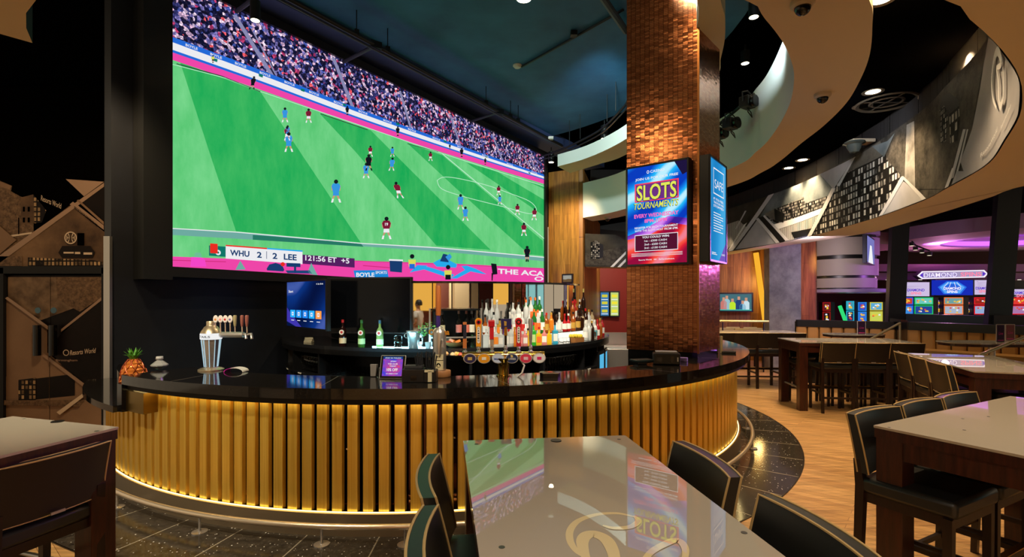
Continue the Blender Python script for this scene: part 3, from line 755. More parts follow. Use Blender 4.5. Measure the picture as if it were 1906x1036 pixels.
spoly([(328,119),(412,142),(484,171)], 1.6, led('drain', (40,60,50)), 5); spoly([(596,212),(684,242)], 1.4, led('drain', (40,60,50)), 5); spoly([(758,268),(815,283)], 1, led('drain', (40,60,50)), 5)
spoly([(822,286),(1012,444)], 1.4, TLN, 5)
el = spline([(813,336),(822,352),(862,366),(900,376),(940,386),(985,398),(998,391),(985,375),(945,359),(905,345),(855,333),(826,330),(813,336)], 5)
spoly([tuple(p) for p in el], 1.1, TLN, 5)
U_ = [(318,424),(439,431),(671,452),(812,460),(1012,478)]
pstrip(U_, [(318,437),(439,444),(671,458),(812,467),(1012,486)], LGR, 3)
pstrip(U_, [(p[0], p[1]+1.6) for p in U_], LW_, 4)
pstrip([(470,437),(671,452.5)], [(470,446),(676,459)], led('shade', (40,120,100)), 4)
PK = [(318,477),(500,484),(660,485),(840,490),(1012,499)]
pstrip(PK, [(p[0], YB(p[0])) for p in PK], LP, 4)
spoly([(320,484),(420,487)], 1.4, LPD, 5); spoly([(675,494),(725,498)], 1.5, LPD, 5); spoly([(660,485),(730,488),(820,491),(1010,500)], 1, LPD, 5)
for pg in ([(762,507),(776,493),(795,494),(790,501),(770,505)], [(785,500),(795,496),(845,511),(838,518)], [(838,518),(868,500),(877,504),(850,518)], [(858,495),(868,494),(885,500),(905,510),(895,509),(866,503)]): sp(pg, LCY, 6)
sp([(657,503),(720,502),(723,518),(660,516)], led('board', (30,136,214)), 8); box_text(pic, 'BOYLE', 662, 515, 34, -8, lambda a, b_: scr(a, b_, 9), LW_, 0.03); box_text(pic, 'SPORTS', 698, 509.5, 21, -5, lambda a, b_: scr(a, b_, 9), LW_, 0.02)
box_text(pic, 'THE ACAI', 926, 509, 90, -9.5, lambda a, b_: scr(min(a,1011.5), b_+(a-926)*0.06, 7), LW_, 0.03)
box_text(pic, 'O', 994, 522.5, 17, -8, lambda a, b_: scr(a, b_, 7), LW_, 0.03)
# score bar
SK = lambda a, b_, l: scr(a, b_+(a-420)*0.0745, l)
def sb(x0, y0, x1, y1, mt, l): pic.face([SK(x0,y1,l), SK(x1,y1,l), SK(x1,y0,l), SK(x0,y0,l)], mt)
sb(388, 459, 420, 478, LTL, 9); sb(390, 455, 404, 473, LRD, 11); ringline(pic, 405, 471, 3.5, 3.5, 3, lambda a, b_: SK(a, b_, 10), LW_, n=12)
sb(419, 457, 562, 481, LW_, 10); sb(419, 455.5, 496, 458, LRD, 11); sb(496, 455.5, 562, 458, LCY, 11); sb(562, 463, 659, 480, LMG, 10)
for t_, x, wd in (('WHU', 427, 36), ('2', 477, 9), ('2', 506, 9), ('LEE', 527, 24)): box_text(pic, t_, x, 475, wd, -11, lambda a, b_: SK(a, b_, 12), LNV, 0.03)
box_text(pic, '121:56 ET  +5', 567, 473.5, 82, -10, lambda a, b_: SK(a, b_, 12), LW_, 0.02); sb(494.5, 462, 495.5, 476, LNV, 12)
# figures on the pitch
def fig(px, py, h, shirt, shorts, sock, lean=0.0, legs=0.18, num=None):
    """py = feet"""
    def q(pts, mt, l): sp([(px+x*h+lean*h*(-y), py+y*h) for x, y in pts], mt, l)
    q([(-0.13,-0.84),(0.13,-0.84),(0.2,-0.72),(0.13,-0.45),(-0.13,-0.45),(-0.2,-0.72)], shirt, 13)
    q([(-0.12,-0.47),(0.12,-0.47),(0.14,-0.3),(-0.14,-0.3)], shorts, 14)
    for s_ in (-1, 1):
        q([(s_*0.02,-0.31),(s_*0.12,-0.31),(s_*legs+0.03,-0.02),(s_*legs-0.03,-0.02)], LSN, 13); q([(s_*legs*0.75-0.04,-0.16),(s_*legs*0.75+0.04,-0.16),(s_*legs+0.05,0),(s_*legs-0.04,0)], sock, 14)
        q([(s_*0.16,-0.78),(s_*0.21,-0.74),(s_*0.19,-0.52),(s_*0.15,-0.54)], LSN, 12)
    ringline(pic, px+lean*h*0.92, py-0.92*h, 0.05*h, 0.05*h, 0.09*h, lambda a, b_: scr(a, b_, 15), LK, n=10)
    if num: box_text(pic, num, px-0.07*h, py-0.6*h, 0.14*h, -0.14*h, lambda a, b_: scr(a, b_, 15), LW_, 0.03)
MR = (LM, LW_, LW_); BL = (LSK, LSK, LW_)
for px, py, h, k, ln in ((529,228,27,BL,0), (534,256,22,BL,0), (536,283,36,BL,0), (533,262,26,MR,0), (573,229,26,MR,0), (688,292,20,MR,0), (729,292,18,BL,0), (727,318,24,BL,0.1), (680,332,28,BL,0), (744,369,30,MR,-0.3), (800,300,17,MR,0), (624,377,42,BL,0), (856,390,28,BL,0), (865,411,26,BL,0), (927,364,18,MR,0), (929,381,17,BL,0), (962,400,20,MR,0), (993,410,22,MR,0.05), (974,439,24,MR,0)):
    fig(px, py, h, *k, lean=ln)
fig(718, 445, 41, LM, LW_, LW_, num='19'); fig(685, 318, 30, LK, LK, LK); fig(467, 167, 24, LK, LK, LK, 0.2); fig(980, 487, 29, LK, LK, LK, 0, 0.06)
for px, py, h in ((645,215,17), (739,254,18), (858,293,17), (902,307,12), (836,278,9), (395,118,14)): fig(px, py, h, LK if px != 395 else LY, LK, LK, 0, 0.06)
# photographers and cameras along the near touchline
for px, py, s in ((766,497,1.0), (833,517,1.0)): 
    sp([(px-6*s,py-1),(px+6*s,py-1),(px+7*s,py-14*s),(px-7*s,py-14*s)], LY, 9); sp([(px-5*s,py-6*s),(px+5*s,py-6*s),(px+5*s,py+3),(px-5*s,py+3)], LB if px < 800 else LK, 10); ringline(pic, px, py-20*s, 2, 2, 4.5, lambda a, b_: scr(a, b_, 11), LK, n=10)
sp([(805,489),(818,482),(835,484),(850,492),(848,498),(812,496)], LCY, 9); sp([(818,486),(824,472),(832,474),(834,488)], LNV, 10); sp([(828,478),(836,472),(840,478),(834,486)], LSK, 11)
sp([(724,484),(748,484),(747,507),(725,505)], LNV, 10); sp([(723,482),(749,483),(749,486),(723,485)], LW_, 11)
sp([(913,490),(923,491),(925,510),(916,511)], LK, 10); sp([(914,508),(917,508),(916,522),(914,522)], LK, 10)
sp([(495,500),(500,492),(512,489),(524,493),(528,502),(526,505),(496,503)], LNV, 12); ringline(pic, 525, 491.5, 2, 2, 4, lambda a, b_: scr(a, b_, 13), LRD, n=10)
sp([(532,489),(558,490),(558,497),(532,496)], LNV, 12); sp([(546,490),(550,490),(550,508),(546,508)], LNV, 12); sp([(530,503),(575,503),(580,509),(534,508)], led('kit', (30,70,120)), 12)
sp([(353,496),(355,478),(374,479),(380,482),(383,496)], led('magenta', (244,70,200)), 12); sp([(360,478),(362,470),(372,470),(375,479)], led('hat', (110,190,150)), 13)
sp([(437,502),(446,485),(456,501)], LGR, 12); sp([(572,505),(578,489),(590,512),(576,510)], LGR, 12)
pic.build('screen_picture', st)

# ------------------------------------------------------------------ copper mosaic column
cA, cB, cC_ = Vector((1.31,5.83,0)), Vector((1.98,5.42,0)), Vector((2.40,5.90,0)); cD = cA+(cC_-cB)
cx_dir = (cB-cA).normalized(); rzc = math.atan2(cx_dir.y, cx_dir.x)
def f_mosaic(nt, b):
    n = N(nt); tc = n.new('ShaderNodeTexCoord')
    sp_ = n.new('ShaderNodeSeparateXYZ'); n.link(tc.outputs['UV'], sp_.inputs[0])
    cb = n.new('ShaderNodeCombineXYZ')
    u = n.math('DIVIDE', sp_.outputs[0], 0.052); v = n.math('DIVIDE', sp_.outputs[1], 0.019)
    n.link(n.math('FLOOR', u), cb.inputs[0]); n.link(n.math('FLOOR', v), cb.inputs[1])
    wn = n.new('ShaderNodeTexWhiteNoise'); n.link(cb.outputs[0], wn.inputs['Vector'])
    eu = n.math('ABSOLUTE', n.math('SUBTRACT', n.math('FRACT', u), 0.5)); ev = n.math('ABSOLUTE', n.math('SUBTRACT', n.math('FRACT', v), 0.5))
    g = n.math('MAXIMUM', n.math('GREATER_THAN', eu, 0.465), n.math('GREATER_THAN', ev, 0.43))
    cc_ = n.ramp(wn.outputs['Value'], [(0, C8(160,94,56)), (0.5, C8(178,108,66)), (1, C8(198,126,80))])
    n.link(n.mix(g, cc_, C8(34,16,10)), b.inputs['Base Color'])
    vm = n.new('ShaderNodeVectorMath', operation='SUBTRACT'); n.link(wn.outputs['Color'], vm.inputs[0]); vm.inputs[1].default_value = (0.5,0.5,0.5)
    sc = n.new('ShaderNodeVectorMath', operation='SCALE'); n.link(vm.outputs[0], sc.inputs[0]); sc.inputs['Scale'].default_value = 0.065
    ge = n.new('ShaderNodeNewGeometry'); ad = n.new('ShaderNodeVectorMath', operation='ADD'); n.link(sc.outputs[0], ad.inputs[0]); n.link(ge.outputs['Normal'], ad.inputs[1])
    no = n.new('ShaderNodeVectorMath', operation='NORMALIZE'); n.link(ad.outputs[0], no.inputs[0]); n.link(no.outputs[0], b.inputs['Normal'])
MOS = mat('copper_mosaic', rough=0.2, metal=0.9, fn=f_mosaic)
m = MB(); cr = [cA, cB, cC_, cD]; u0 = 0
for i in range(4):
    p, q = cr[i], cr[(i+1)%4]; L_ = (q-p).length
    m.face([(p.x,p.y,1.16), (q.x,q.y,1.16), (q.x,q.y,5.85), (p.x,p.y,5.85)], MOS, [(u0,1.16),(u0+L_,1.16),(u0+L_,5.85),(u0,5.85)]); u0 += L_+0.013
ctr = (cA+cB+cC_+cD)/4
m.prism([tuple((ctr+(q-ctr)*0.97).xy) for q in cr], 0, 1.16, BLACKG)
for q in (cB,): m.box((q.x, q.y, 3.5), (0.02, 0.02, 4.7), mat('copper_edge', C8(170,110,60), 0.3, 1.0), rzc)
m.build('wall_column', label='tall square column clad in copper mosaic tiles', kind='structure')

# ------------------------------------------------------------------ helper for wall displays
class Panel:
    """flat rectangle given by its lower-left, lower-right and height; S(x,y): 0..1"""
    def __init__(s, a, b, z0, z1, dep=0.06, label='', name='display_screen', frame=0.02, cat='screen', group=None, fmat=None, lift=0.004):
        s.a = Vector((a[0],a[1],0)); s.b = Vector((b[0],b[1],0)); s.z0, s.z1 = z0, z1
        d = (s.b-s.a); s.w = d.length; s.h = z1-z0; d.normalize(); s.n = Vector((d.y, -d.x, 0)); s.d = d; s.lift = lift
        c = (s.a+s.b)/2; s.root = thing(name, label, cat, (c.x, c.y, z0), math.atan2(d.y, d.x), group)
        mb = MB(); f = frame; fm = fmat or BLACKP
        def pr(x0, x1, za, zb, o0, o1): 
            P = [s.a+d*x0-s.n*o0, s.a+d*x1-s.n*o0, s.a+d*x1+s.n*o1, s.a+d*x0+s.n*o1]; mb.prism([(p.x,p.y) for p in P], za, zb, fm)
        pr(-f, s.w+f, z0-f, z1+f, dep, -0.001)
        pr(-f, 0, z0-f, z1+f, 0, 0.012); pr(s.w, s.w+f, z0-f, z1+f, 0, 0.012); pr(0, s.w, z0-f, z0, 0, 0.012); pr(0, s.w, z1, z1+f, 0, 0.012)
        mb.build('casing', s.root, bevel=0.003)
        s.mb = MB()
    def S(s, x, y, lay=0):
        q = s.a+s.d*(x*s.w)+s.n*(0.001+lay*s.lift*0.35); return Vector((q.x, q.y, s.z0+y*s.h))
    def poly(s, pts, mt, lay=0): s.mb.face([s.S(x, y, lay) for x, y in pts], mt, [(x*s.w, y*s.h) for x, y in pts])
    def rect(s, x0, y0, x1, y1, mt, lay=0): s.poly([(x0,y0),(x1,y0),(x1,y1),(x0,y1)], mt, lay)
    def txt(s, st, x, y, wd, ht, mt, lay=3, bold=0.015, shear=0.0): box_text(s.mb, st, x, y, wd, ht, lambda a, b_: s.S(a, b_, lay), mt, bold, shear)
    def frame_(s, x0, y0, x1, y1, t, mt, lay):
        ty = t*s.w/s.h
        s.rect(x0,y0,x1,y0+ty,mt,lay); s.rect(x0,y1-ty,x1,y1,mt,lay); s.rect(x0,y0,x0+t,y1,mt,lay); s.rect(x1-t,y0,x1,y1,mt,lay)
    def done(s, name='screen_picture'): return s.mb.build(name, s.root)
def f_swirl(stops, rot=0.5, scale=2.0, dist=3.0, es=1.0):
    def fn(nt, b):
        n = N(nt); v = n.co('UV', (1,1,1), (0,0,rot)); wv = n.new('ShaderNodeTexWave'); wv.inputs['Scale'].default_value = scale; wv.inputs['Distortion'].default_value = dist; wv.inputs['Detail'].default_value = 3
        n.link(v, wv.inputs[0]); n.link(n.ramp(wv.outputs['Fac'], [(p, C8(*c)) for p, c in stops]), b.inputs['Emission Color'])
    return fn
PW = glow('print_white', C8(240,240,245), 1.0)
PBL = glow('poster_blue', (0,0,0), 1.0, f_swirl([(0.1,(10,60,190)), (0.45,(20,130,235)), (0.8,(40,190,250)), (0.97,(190,240,255))], 0.9, 0.9, 5))
PRD = glow('poster_red', (0,0,0), 1.0, f_swirl([(0.1,(150,14,60)), (0.5,(226,34,52)), (0.85,(250,90,70)), (1,(240,130,150))], 0.9, 0.9, 5))
PPU = glow('poster_purple', (0,0,0), 1.0, f_swirl([(0.2,(60,30,150)), (0.7,(150,70,210)), (1,(220,140,240))], 0.9, 1.0, 5))
PYE = glow('poster_lime', C8(226,232,90), 1.0); POR = glow('poster_orange', C8(246,160,60), 1.0); PPK = glow('poster_pink', C8(250,110,190), 1.0); PDK = glow('poster_dark', C8(30,20,60), 1.0); PRE = glow('poster_neon_red', C8(250,60,90), 1.0); PMA = glow('poster_maroon', C8(84,20,48), 1.0)
# portrait display on the front of the column
n_c = Vector((cx_dir.y, -cx_dir.x, 0))
f0, f1 = at(1168.5, 553, 5.80), at(1279, 553, 5.37)
P = Panel(f0, f1, 2.12, 3.20, 0.09, 'portrait display advertising slots tournaments on the front of the copper column', 'advert_display')
P.rect(0,0,1,1,PBL,0)
P.poly([(0,0),(1,0),(1,0.36),(0.75,0.40),(0.4,0.3),(0,0.26)], PRD, 1); P.poly([(0,0.26),(0.4,0.30),(0.75,0.40),(1,0.36),(1,0.43),(0.7,0.47),(0.3,0.36),(0,0.3)], PPU, 2)
P.poly([(0.8,1),(1,1),(1,0.88),(0.93,0.86)], PDK, 2)
P.txt('CASINO', 0.40, 0.925, 0.24, 0.028, PW); ringline(P.mb, 0.36, 0.939, 0.018, 0.013, 0.008, lambda a, b_: P.S(a, b_, 3), PW, n=14)
P.txt('JOIN US FOR OUR FREE', 0.14, 0.855, 0.72, 0.032, PW, bold=0.02)
P.frame_(0.13,0.64,0.87,0.83,0.02,PRE,3); P.rect(0.15,0.66,0.85,0.82,glow('poster_violet', C8(110,50,130), 1.0),2)
P.txt('SLOTS', 0.155, 0.642, 0.69, 0.165, PDK, 4, 0.03); P.txt('SLOTS', 0.165, 0.65, 0.67, 0.16, PYE, 5, 0.02)
P.txt('TOURNAMENTS', 0.11, 0.56, 0.76, 0.07, PDK, 4, 0.03, 0.25); P.txt('TOURNAMENTS', 0.12, 0.565, 0.75, 0.065, PYE, 5, 0.01, 0.25)
P.txt('EVERY WEDNESDAY', 0.12, 0.475, 0.75, 0.04, PPK, 4, 0.03); P.txt('8PM-10PM', 0.3, 0.42, 0.38, 0.038, PPK, 4, 0.03)
P.txt('REGISTER FOR EACH TOURNAMENT', 0.13, 0.362, 0.73, 0.022, PW, 4); P.txt('WITH THE SLOTS HOST FROM 6PM.', 0.13, 0.332, 0.73, 0.022, PW, 4)
P.rect(0.13,0.13,0.86,0.30,PMA,3); P.frame_(0.13,0.13,0.86,0.30,0.01,PW,4)
P.txt('YOU COULD WIN:', 0.26, 0.262, 0.46, 0.022, PW, 5, 0.03)
for i, t_ in enumerate(('1st - £500 CASH', '2nd - £250 CASH', '3rd - £150 CASH')): P.txt(t_, 0.3, 0.225-i*0.036, 0.38, 0.02, PW, 5)
for y in (0.105, 0.092, 0.079): P.rect(0.07, y, 0.93, y+0.004, PW, 4)
P.txt('Resorts World   18+   BeGambleAware', 0.2, 0.035, 0.6, 0.015, PW, 4)
P.done()
# second display facing the lounge
q0, q1 = at(1321, 553, 5.36), at(1350.5, 553, 5.86)
P = Panel(q0, q1, 2.15, 3.23, 0.10, 'blue portrait display on the right side of the copper column', 'advert_display')
P.rect(0,0,1,1,glow('poster_sky', (0,0,0), 1.0, f_swirl([(0,(30,130,196)), (0.6,(46,150,214)), (1,(70,170,226))], 0.2, 0.4, 2)),0)
P.poly([(0.55,0),(1,0),(1,0.2)], glow('poster_lav', C8(120,90,190), 1.0), 1)
P.frame_(0.2,0.66,0.86,0.92,0.02,PW,2); P.txt('SAFE', 0.27,0.72,0.52,0.09,PW,3,0.0)
for i in range(3): P.txt(('IF YOU FEEL', 'THE FUN HAS', 'STOPPED')[i], 0.2, 0.6-i*0.035, 0.64, 0.024, PW, 3)
for i in range(8): P.rect(0.2, 0.47-i*0.026, 0.8 if i % 3 else 0.65, 0.478-i*0.026, PW, 3)
P.rect(0.1,0.07,0.35,0.078,PW,3); P.rect(0.1,0.055,0.42,0.062,PW,3); P.txt('CASINO', 0.7,0.06,0.22,0.02,PW,3)
P.done()
# display behind the bar (home screen of apps) and the switched-off one
q0, q1 = at(534.5, 553, 6.9), at(607, 553, 6.05)
P = Panel(q0, q1, EYE-(609-553)/F*6.45, EYE+(553-523.5)/F*6.45, 0.05, 'blue television showing a row of five app icons behind the bar', 'television')
P.rect(0,0,1,1,glow('tv_blue', (0,0,0), 0.55, f_swirl([(0,(10,28,84)), (0.5,(14,48,128)), (0.9,(20,70,170)), (1,(90,120,220))], 1.0, 0.35, 6)),0)
P.poly([(0,0.1),(0.25,0),(0.4,0),(0.12,0.28),(0,0.42)], glow('tv_violet', C8(70,60,190), 0.8), 1)
P.txt('Start', 0.05,0.76,0.13,0.06,PW,2); P.txt('12:56', 0.78,0.92,0.16,0.03,PW,2)
for i, c in enumerate(((40,170,240),(40,150,240),(30,130,230),(130,100,220),(245,150,70))):
    x = 0.1+i*0.165; P.rect(x,0.2,x+0.14,0.37,glow('icon_%d' % (sum(c)), C8(*c), 1.1),2); P.frame_(x+0.045,0.245,x+0.095,0.325,0.012,PW,3); P.rect(x+0.03,0.13,x+0.11,0.145,PW,3)
P.done()
q0, q1 = at(612.5, 553, 6.45), at(763.5, 553, 6.28)
P = Panel(q0, q1, EYE-(617.5-553)/F*6.36, EYE+(553-518.5)/F*6.36, 0.05, 'switched-off black television behind the bar', 'television')
P.rect(0,0,1,1,mat('tv_off', C8(10,11,14), 0.12, spec=0.25),0); P.done()
# television on the far oak wall
q0, q1 = at(1340, 553, 14.15), at(1399, 553, 13.9)
P = Panel(q0, q1, EYE-(577.5-553)/F*14, EYE+(553-547)/F*14, 0.06, 'television with footballers on the far oak wall', 'television', frame=0.04)
P.rect(0,0,1,1,glow('tv_green', C8(70,110,120), 1.0),0)
for x, c, h in ((0.12,(200,120,110),0.8), (0.22,(150,190,200),0.9), (0.4,(190,230,50),0.72), (0.6,(40,70,120),0.85), (0.83,(200,225,235),0.78), (0.72,(90,160,190),0.6)):
    mt = glow('tv_f%d' % sum(c), C8(*c), 1.0); P.poly([(x-0.1,0),(x+0.1,0),(x+0.1,h-0.3),(x+0.04,h-0.18),(x-0.04,h-0.18),(x-0.1,h-0.3)], mt, 1); P.poly([(x-0.04,h-0.2),(x+0.04,h-0.2),(x+0.04,h),(x-0.04,h)], LSN, 2)
P.rect(0,0,1,0.06,glow('tv_tick', C8(60,180,170), 1.0),3); P.done()
# hanging television in the right-hand lounge
q0, q1 = at(1613, 553, 12.0), at(1628, 553, 13.2)
P = Panel(q0, q1, EYE+(553-489)/F*12.4, EYE+(553-441)/F*12.4, 0.08, 'small television hung by the round pier seen edge-on', 'television')
P.rect(0,0,1,1,glow('tv_lav', C8(120,120,190), 1.0),0); P.poly([(0.2,0),(0.8,0),(0.6,0.7),(0.4,0.7)], PW, 1); P.done()
# two menu displays on the red wall
for i, (x0, x1, lab) in enumerate(((1118,1133,'tall dark menu display with blue and yellow text on the red wall'), (1136.5,1151,'tall yellow menu display on the red wall'))):
    P = Panel(at(x0,553,17.9), at(x1,553,17.9), EYE-(587-553)/F*17.9, EYE+(553-544)/F*17.9, 0.08, lab, 'menu_display', frame=0.05)
    P.rect(0,0,1,1,glow('menu_%d' % i, C8(*((60,120,170),(190,210,120))[i]), 1.0),0)
    for y in (0.85, 0.55, 0.2): P.rect(0.15,y-0.06,0.85,y+0.06,glow('menu_y%d' % i, C8(*((210,200,60),(240,225,60))[i]), 1.0),1)
    for y in (0.7, 0.4, 0.08): P.rect(0.1,y-0.02,0.9,y+0.01,PW,1)
    P.done()
# small framed photograph on the oak wall
P = Panel(at(1048,553,13.1), at(1064,553,12.97), EYE+(553-524.5)/F*13.05, EYE+(553-511.5)/F*13.05, 0.05, 'small framed landscape photograph on the oak wall', 'framed_picture', frame=0.03, cat='picture')
P.rect(0,0,1,1,mat('photo_sky', C8(170,180,190), 0.5),0); P.poly([(0,0),(1,0),(1,0.4),(0.6,0.45),(0.3,0.35),(0,0.4)], mat('photo_land', C8(110,90,60), 0.5), 1); P.done('picture_print')
# ------------------------------------------------------------------ the round bar
A_L, A_R = -32.2, 104
GRAN = mat('black_granite', rough=0.07, spec=0.7, fn=lambda nt, b: (lambda n: n.link(n.ramp(n.noise(n.co('Object'), 220, 2, 0.9), [(0.55, C8(20,19,18)), (0.78, C8(70,62,54))]), b.inputs['Base Color']))(N(nt)))
top = thing('bar_counter', 'long curved black granite counter top of the round bar', 'counter', bar(3.95, 10, 0))
m = MB(); m.arcslab(BC, 3.67, 4.235, A_L, A_R, 1.022, 1.10, GRAN, 110)
m.build('worktop', top, bevel=0.004)
m = MB(); m.arcslab(BC, 3.9, 4.235-0.035, A_L, A_R, 0.978, 1.022, BLACK, 100); m.build('shadow_gap', top)
m = MB(); m.arcslab(BC, 3.68, 3.71, A_L, A_R, 0.06, 1.022, BLACK, 80); m.build('back_panel', top)
m = MB()
for a in (-24.0, -6.5, 12.5, 34.0, 52, 70):      # fine joints between the granite lengths
    d0, d1 = bar(3.68, a, 1.1004), bar(4.236, a+1.4, 1.1004); w_ = 0.0022; nn = Vector((-(d1-d0).y, (d1-d0).x, 0)).normalized()*w_
    m.face([d0-nn, d1-nn, d1+nn, d0+nn], mat('joint_line', C8(120,112,100), 0.3))
m.build('stone_joint', top)
# gold slatted front
gf = thing('bar_facade', 'curved bar front of upright gold metal slats over a dark mirrored panel', 'bar front', bar(4.1, 10, 0))
def f_gold(nt, b):
    n = N(nt); v = n.co('Object', (60,60,0.7)); g = n.noise(v, 1.0, 3, 0.6); n.link(n.ramp(g, [(0.3, C8(236,188,70)), (0.7, C8(255,218,104))]), b.inputs['Base Color'])
    n.bump(g, 0.05, 0.002, b)
GOLD = mat('brushed_gold', rough=0.36, metal=0.8, fn=f_gold)
BRMIR = mat('bronze_mirror', C8(96,62,44), 0.08, 1.0)
m = MB(); m.arcslab(BC, 3.98, 4.01, -58, A_R, 0.10, 1.0, BRMIR, 140); m.build('backing_panel', gf)
da = math.degrees(0.1165/4.1); m = MB(); m2 = MB(); a = -57.6; k = 0
while a < A_R-2:
    R_ = 4.1; zt = 0.965 if a > A_L-0.5 else 0.775
    # shallow V-bent slat: three facets
    hw = math.degrees(0.0455/4.1)
    P0, P1, P2, P3_ = bar(R_-0.045, a-hw, 0), bar(R_, a-hw*0.86, 0), bar(R_+0.002, a+hw*0.8, 0), bar(R_-0.03, a+hw, 0)
    tgt = m if k < 400 else m2
    tgt.prism([(p.x,p.y) for p in (P0,P1,P2,P3_)], 0.172, zt, GOLD)
    a += da; k += 1
m.build('slat_cladding', gf, bevel=0.002)
# skirting, its lit ledge and the counter light
SKM = mat('bronze_skirting', C8(160,142,116), 0.34, 0.75)
m = MB(); m.arcslab(BC, 3.9, 4.14, -58, A_R, 0.0, 0.168, SKM, 120, mtop=mat('ledge_gold', C8(180,140,70), 0.2, 1.0)); m.build('skirting', gf)
m = MB(); m.arcslab(BC, 4.112, 4.122, -58, A_R, 0.170, 0.175, glow('led_strip_warm', (1.0,0.80,0.36), 2.6), 140); m.build('floor_led_strip', gf)
m = MB(); m.arcslab(BC, 4.135, 4.15, A_L, A_R, 0.968, 0.975, glow('led_strip_top', (1.0,0.74,0.30), 16.0), 120); m.build('counter_led_strip', gf)
# small clips between slats
m = MB()
for i in range(14):
    a = -50+i*9.7+rnd.uniform(-1.5,1.5); m.box(bar(4.05, a, 0.66+rnd.uniform(-0.05,0.05)), (0.05,0.02,0.012), CHROME, math.radians(a))
m.build('clip', gf)
# lowered flap at the left end
fl = thing('low_counter', 'lower black counter section at the left end of the bar', 'counter', bar(4.0, -45, 0))
m = MB(); m.arcslab(BC, 3.62, 4.285, -58.5, A_L-0.4, 0.79, 0.845, GRAN, 40); m.build('worktop', fl, bevel=0.003)
m = MB(); a0, a1 = A_L-1.0, A_L+0.2; m.arcslab(BC, 3.64, 4.24, a0, a1, 0.79, 1.022, BLACKG, 3); m.build('end_panel', fl)
m = MB(); m.arcslab(BC, 4.0, 4.21, A_L+0.2, A_L+4.2, 0.80, 0.97, mat('gold_panel', C8(150,122,60), 0.3, 1.0), 6); m.build('gold_box', fl)
# foot rail
fr = thing('foot_rail', 'polished metal foot rail curving round the base of the bar', 'rail', bar(4.27, 10, 0))
m = MB(); m.tube([bar(4.27, a, 0.135) for a in [-56+i*1.6 for i in range(101)]], 0.021, mat('rail_metal', C8(240,222,196), 0.28, 0.8), 12); m.build('rail_tube', fr, smooth=True)
for px, py in ((235,940),(380,987),(601,1012),(1400,835),(1387,797)):
    q = onz(px, py, 0); a = math.degrees(math.atan2(q.x-BC[0], BC[1]-q.y)); p = bar(4.27, a, 0)
    m = MB(); m.lathe([(0.055,0.004),(0.055,0.012),(0.012,0.016),(0.009,0.03),(0.009,0.135)], p, CHROME, 20); m.build('rail_post', fr, smooth=True)
for a in (3.5, 14, 26):
    m = MB(); m.lathe([(0.055,0.004),(0.055,0.012),(0.012,0.016),(0.009,0.03),(0.009,0.135)], bar(4.27, a, 0), CHROME, 20); m.build('rail_post', fr, smooth=True)

# ------------------------------------------------------------------ back bar
BB = (-1.0, 8.4)
def bb(r, a, z): a = math.radians(a); return Vector((BB[0]+r*math.sin(a), BB[1]-r*math.cos(a), z))
def bba(px, r):
    """angle on the back-bar circle of radius r seen at image column px (near side)"""
    k = (px-CX)/F; best = None; a = -85.0
    while a < 100:
        q = bb(r, a, 0); e = q.x-k*q.y
        if best is not None and best[1]*e <= 0: return a-0.25*abs(e)/(abs(e)+abs(best[1])+1e-9)
        best = (a, e); a += 0.25
    return 60
BBT = mat('back_bar_top', C8(30,30,32), 0.12)
bk = thing('back_bar_unit', 'curved black back bar with open shelves under its top', 'cabinet', bb(2.4, 0, 0))
m = MB(); m.arcslab(BB, 1.9, 2.55, -72, 88, 1.12, 1.16, BBT, 80); m.build('worktop', bk, bevel=0.003)
m = MB(); m.arcslab(BB, 2.49, 2.55, -72, 88, 1.06, 1.12, BLACKG, 80); m.build('fascia', bk)
m = MB(); m.arcslab(BB, 2.05, 2.08, -72, 88, 0.05, 1.12, BLACKP, 60); m.arcslab(BB, 2.08, 2.5, -72, 88, 0.05, 0.1, BLACKP, 60); m.build('carcass', bk)
m = MB(); m.arcslab(BB, 2.08, 2.5, -72, 62, 0.76, 0.785, BLACKP, 60); m.arcslab(BB, 2.08, 2.5, -72, 62, 0.44, 0.465, BLACKP, 60); m.build('shelf', bk)
for a in (-72, -50, -34, -12, 12, 34, 52, 62, 88):
    m = MB(); q = bb(2.29, a, 0.58); m.box(q, (0.03, 0.42, 1.06), BLACKP, math.radians(a)); m.build('divider', bk)
for a in (-56, -44, -38, -26, 22, 40, 55):
    m = MB(); q = bb(2.505, a, 0.775 if a not in (-38,22) else 1.1); m.box((q.x, q.y-0.015, q.z), (0.09, 0.004, 0.016), mat('shelf_label', C8(230,225,210), 0.5), math.radians(a)); m.build('price_ticket', bk)
# stepped lit bottle display
tiers = thing('bottle_steps', 'stepped back-lit display shelf carrying the spirit bottles', 'shelf', bb(2.2, 30, 1.16))
GLW = glow('step_light', C8(255,244,222), 1.3)
aL, aR = bba(898, 2.3), 88
m = MB(); m.arcslab(BB, 2.14, 2.36, aL, aR, 1.161, 1.29, BLACKG, 50); m.build('step', tiers)
m = MB(); m.arcslab(BB, 2.14, 2.25, aL, aR, 1.29, 1.42, BLACKG, 50); m.build('step', tiers)
m = MB(); m.arcslab(BB, 2.36, 2.364, aL, aR, 1.165, 1.285, GLW, 50); m.build('light_panel', tiers)
m = MB(); m.arcslab(BB, 2.25, 2.254, aL, aR, 1.295, 1.415, GLW, 50); m.build('light_panel', tiers)
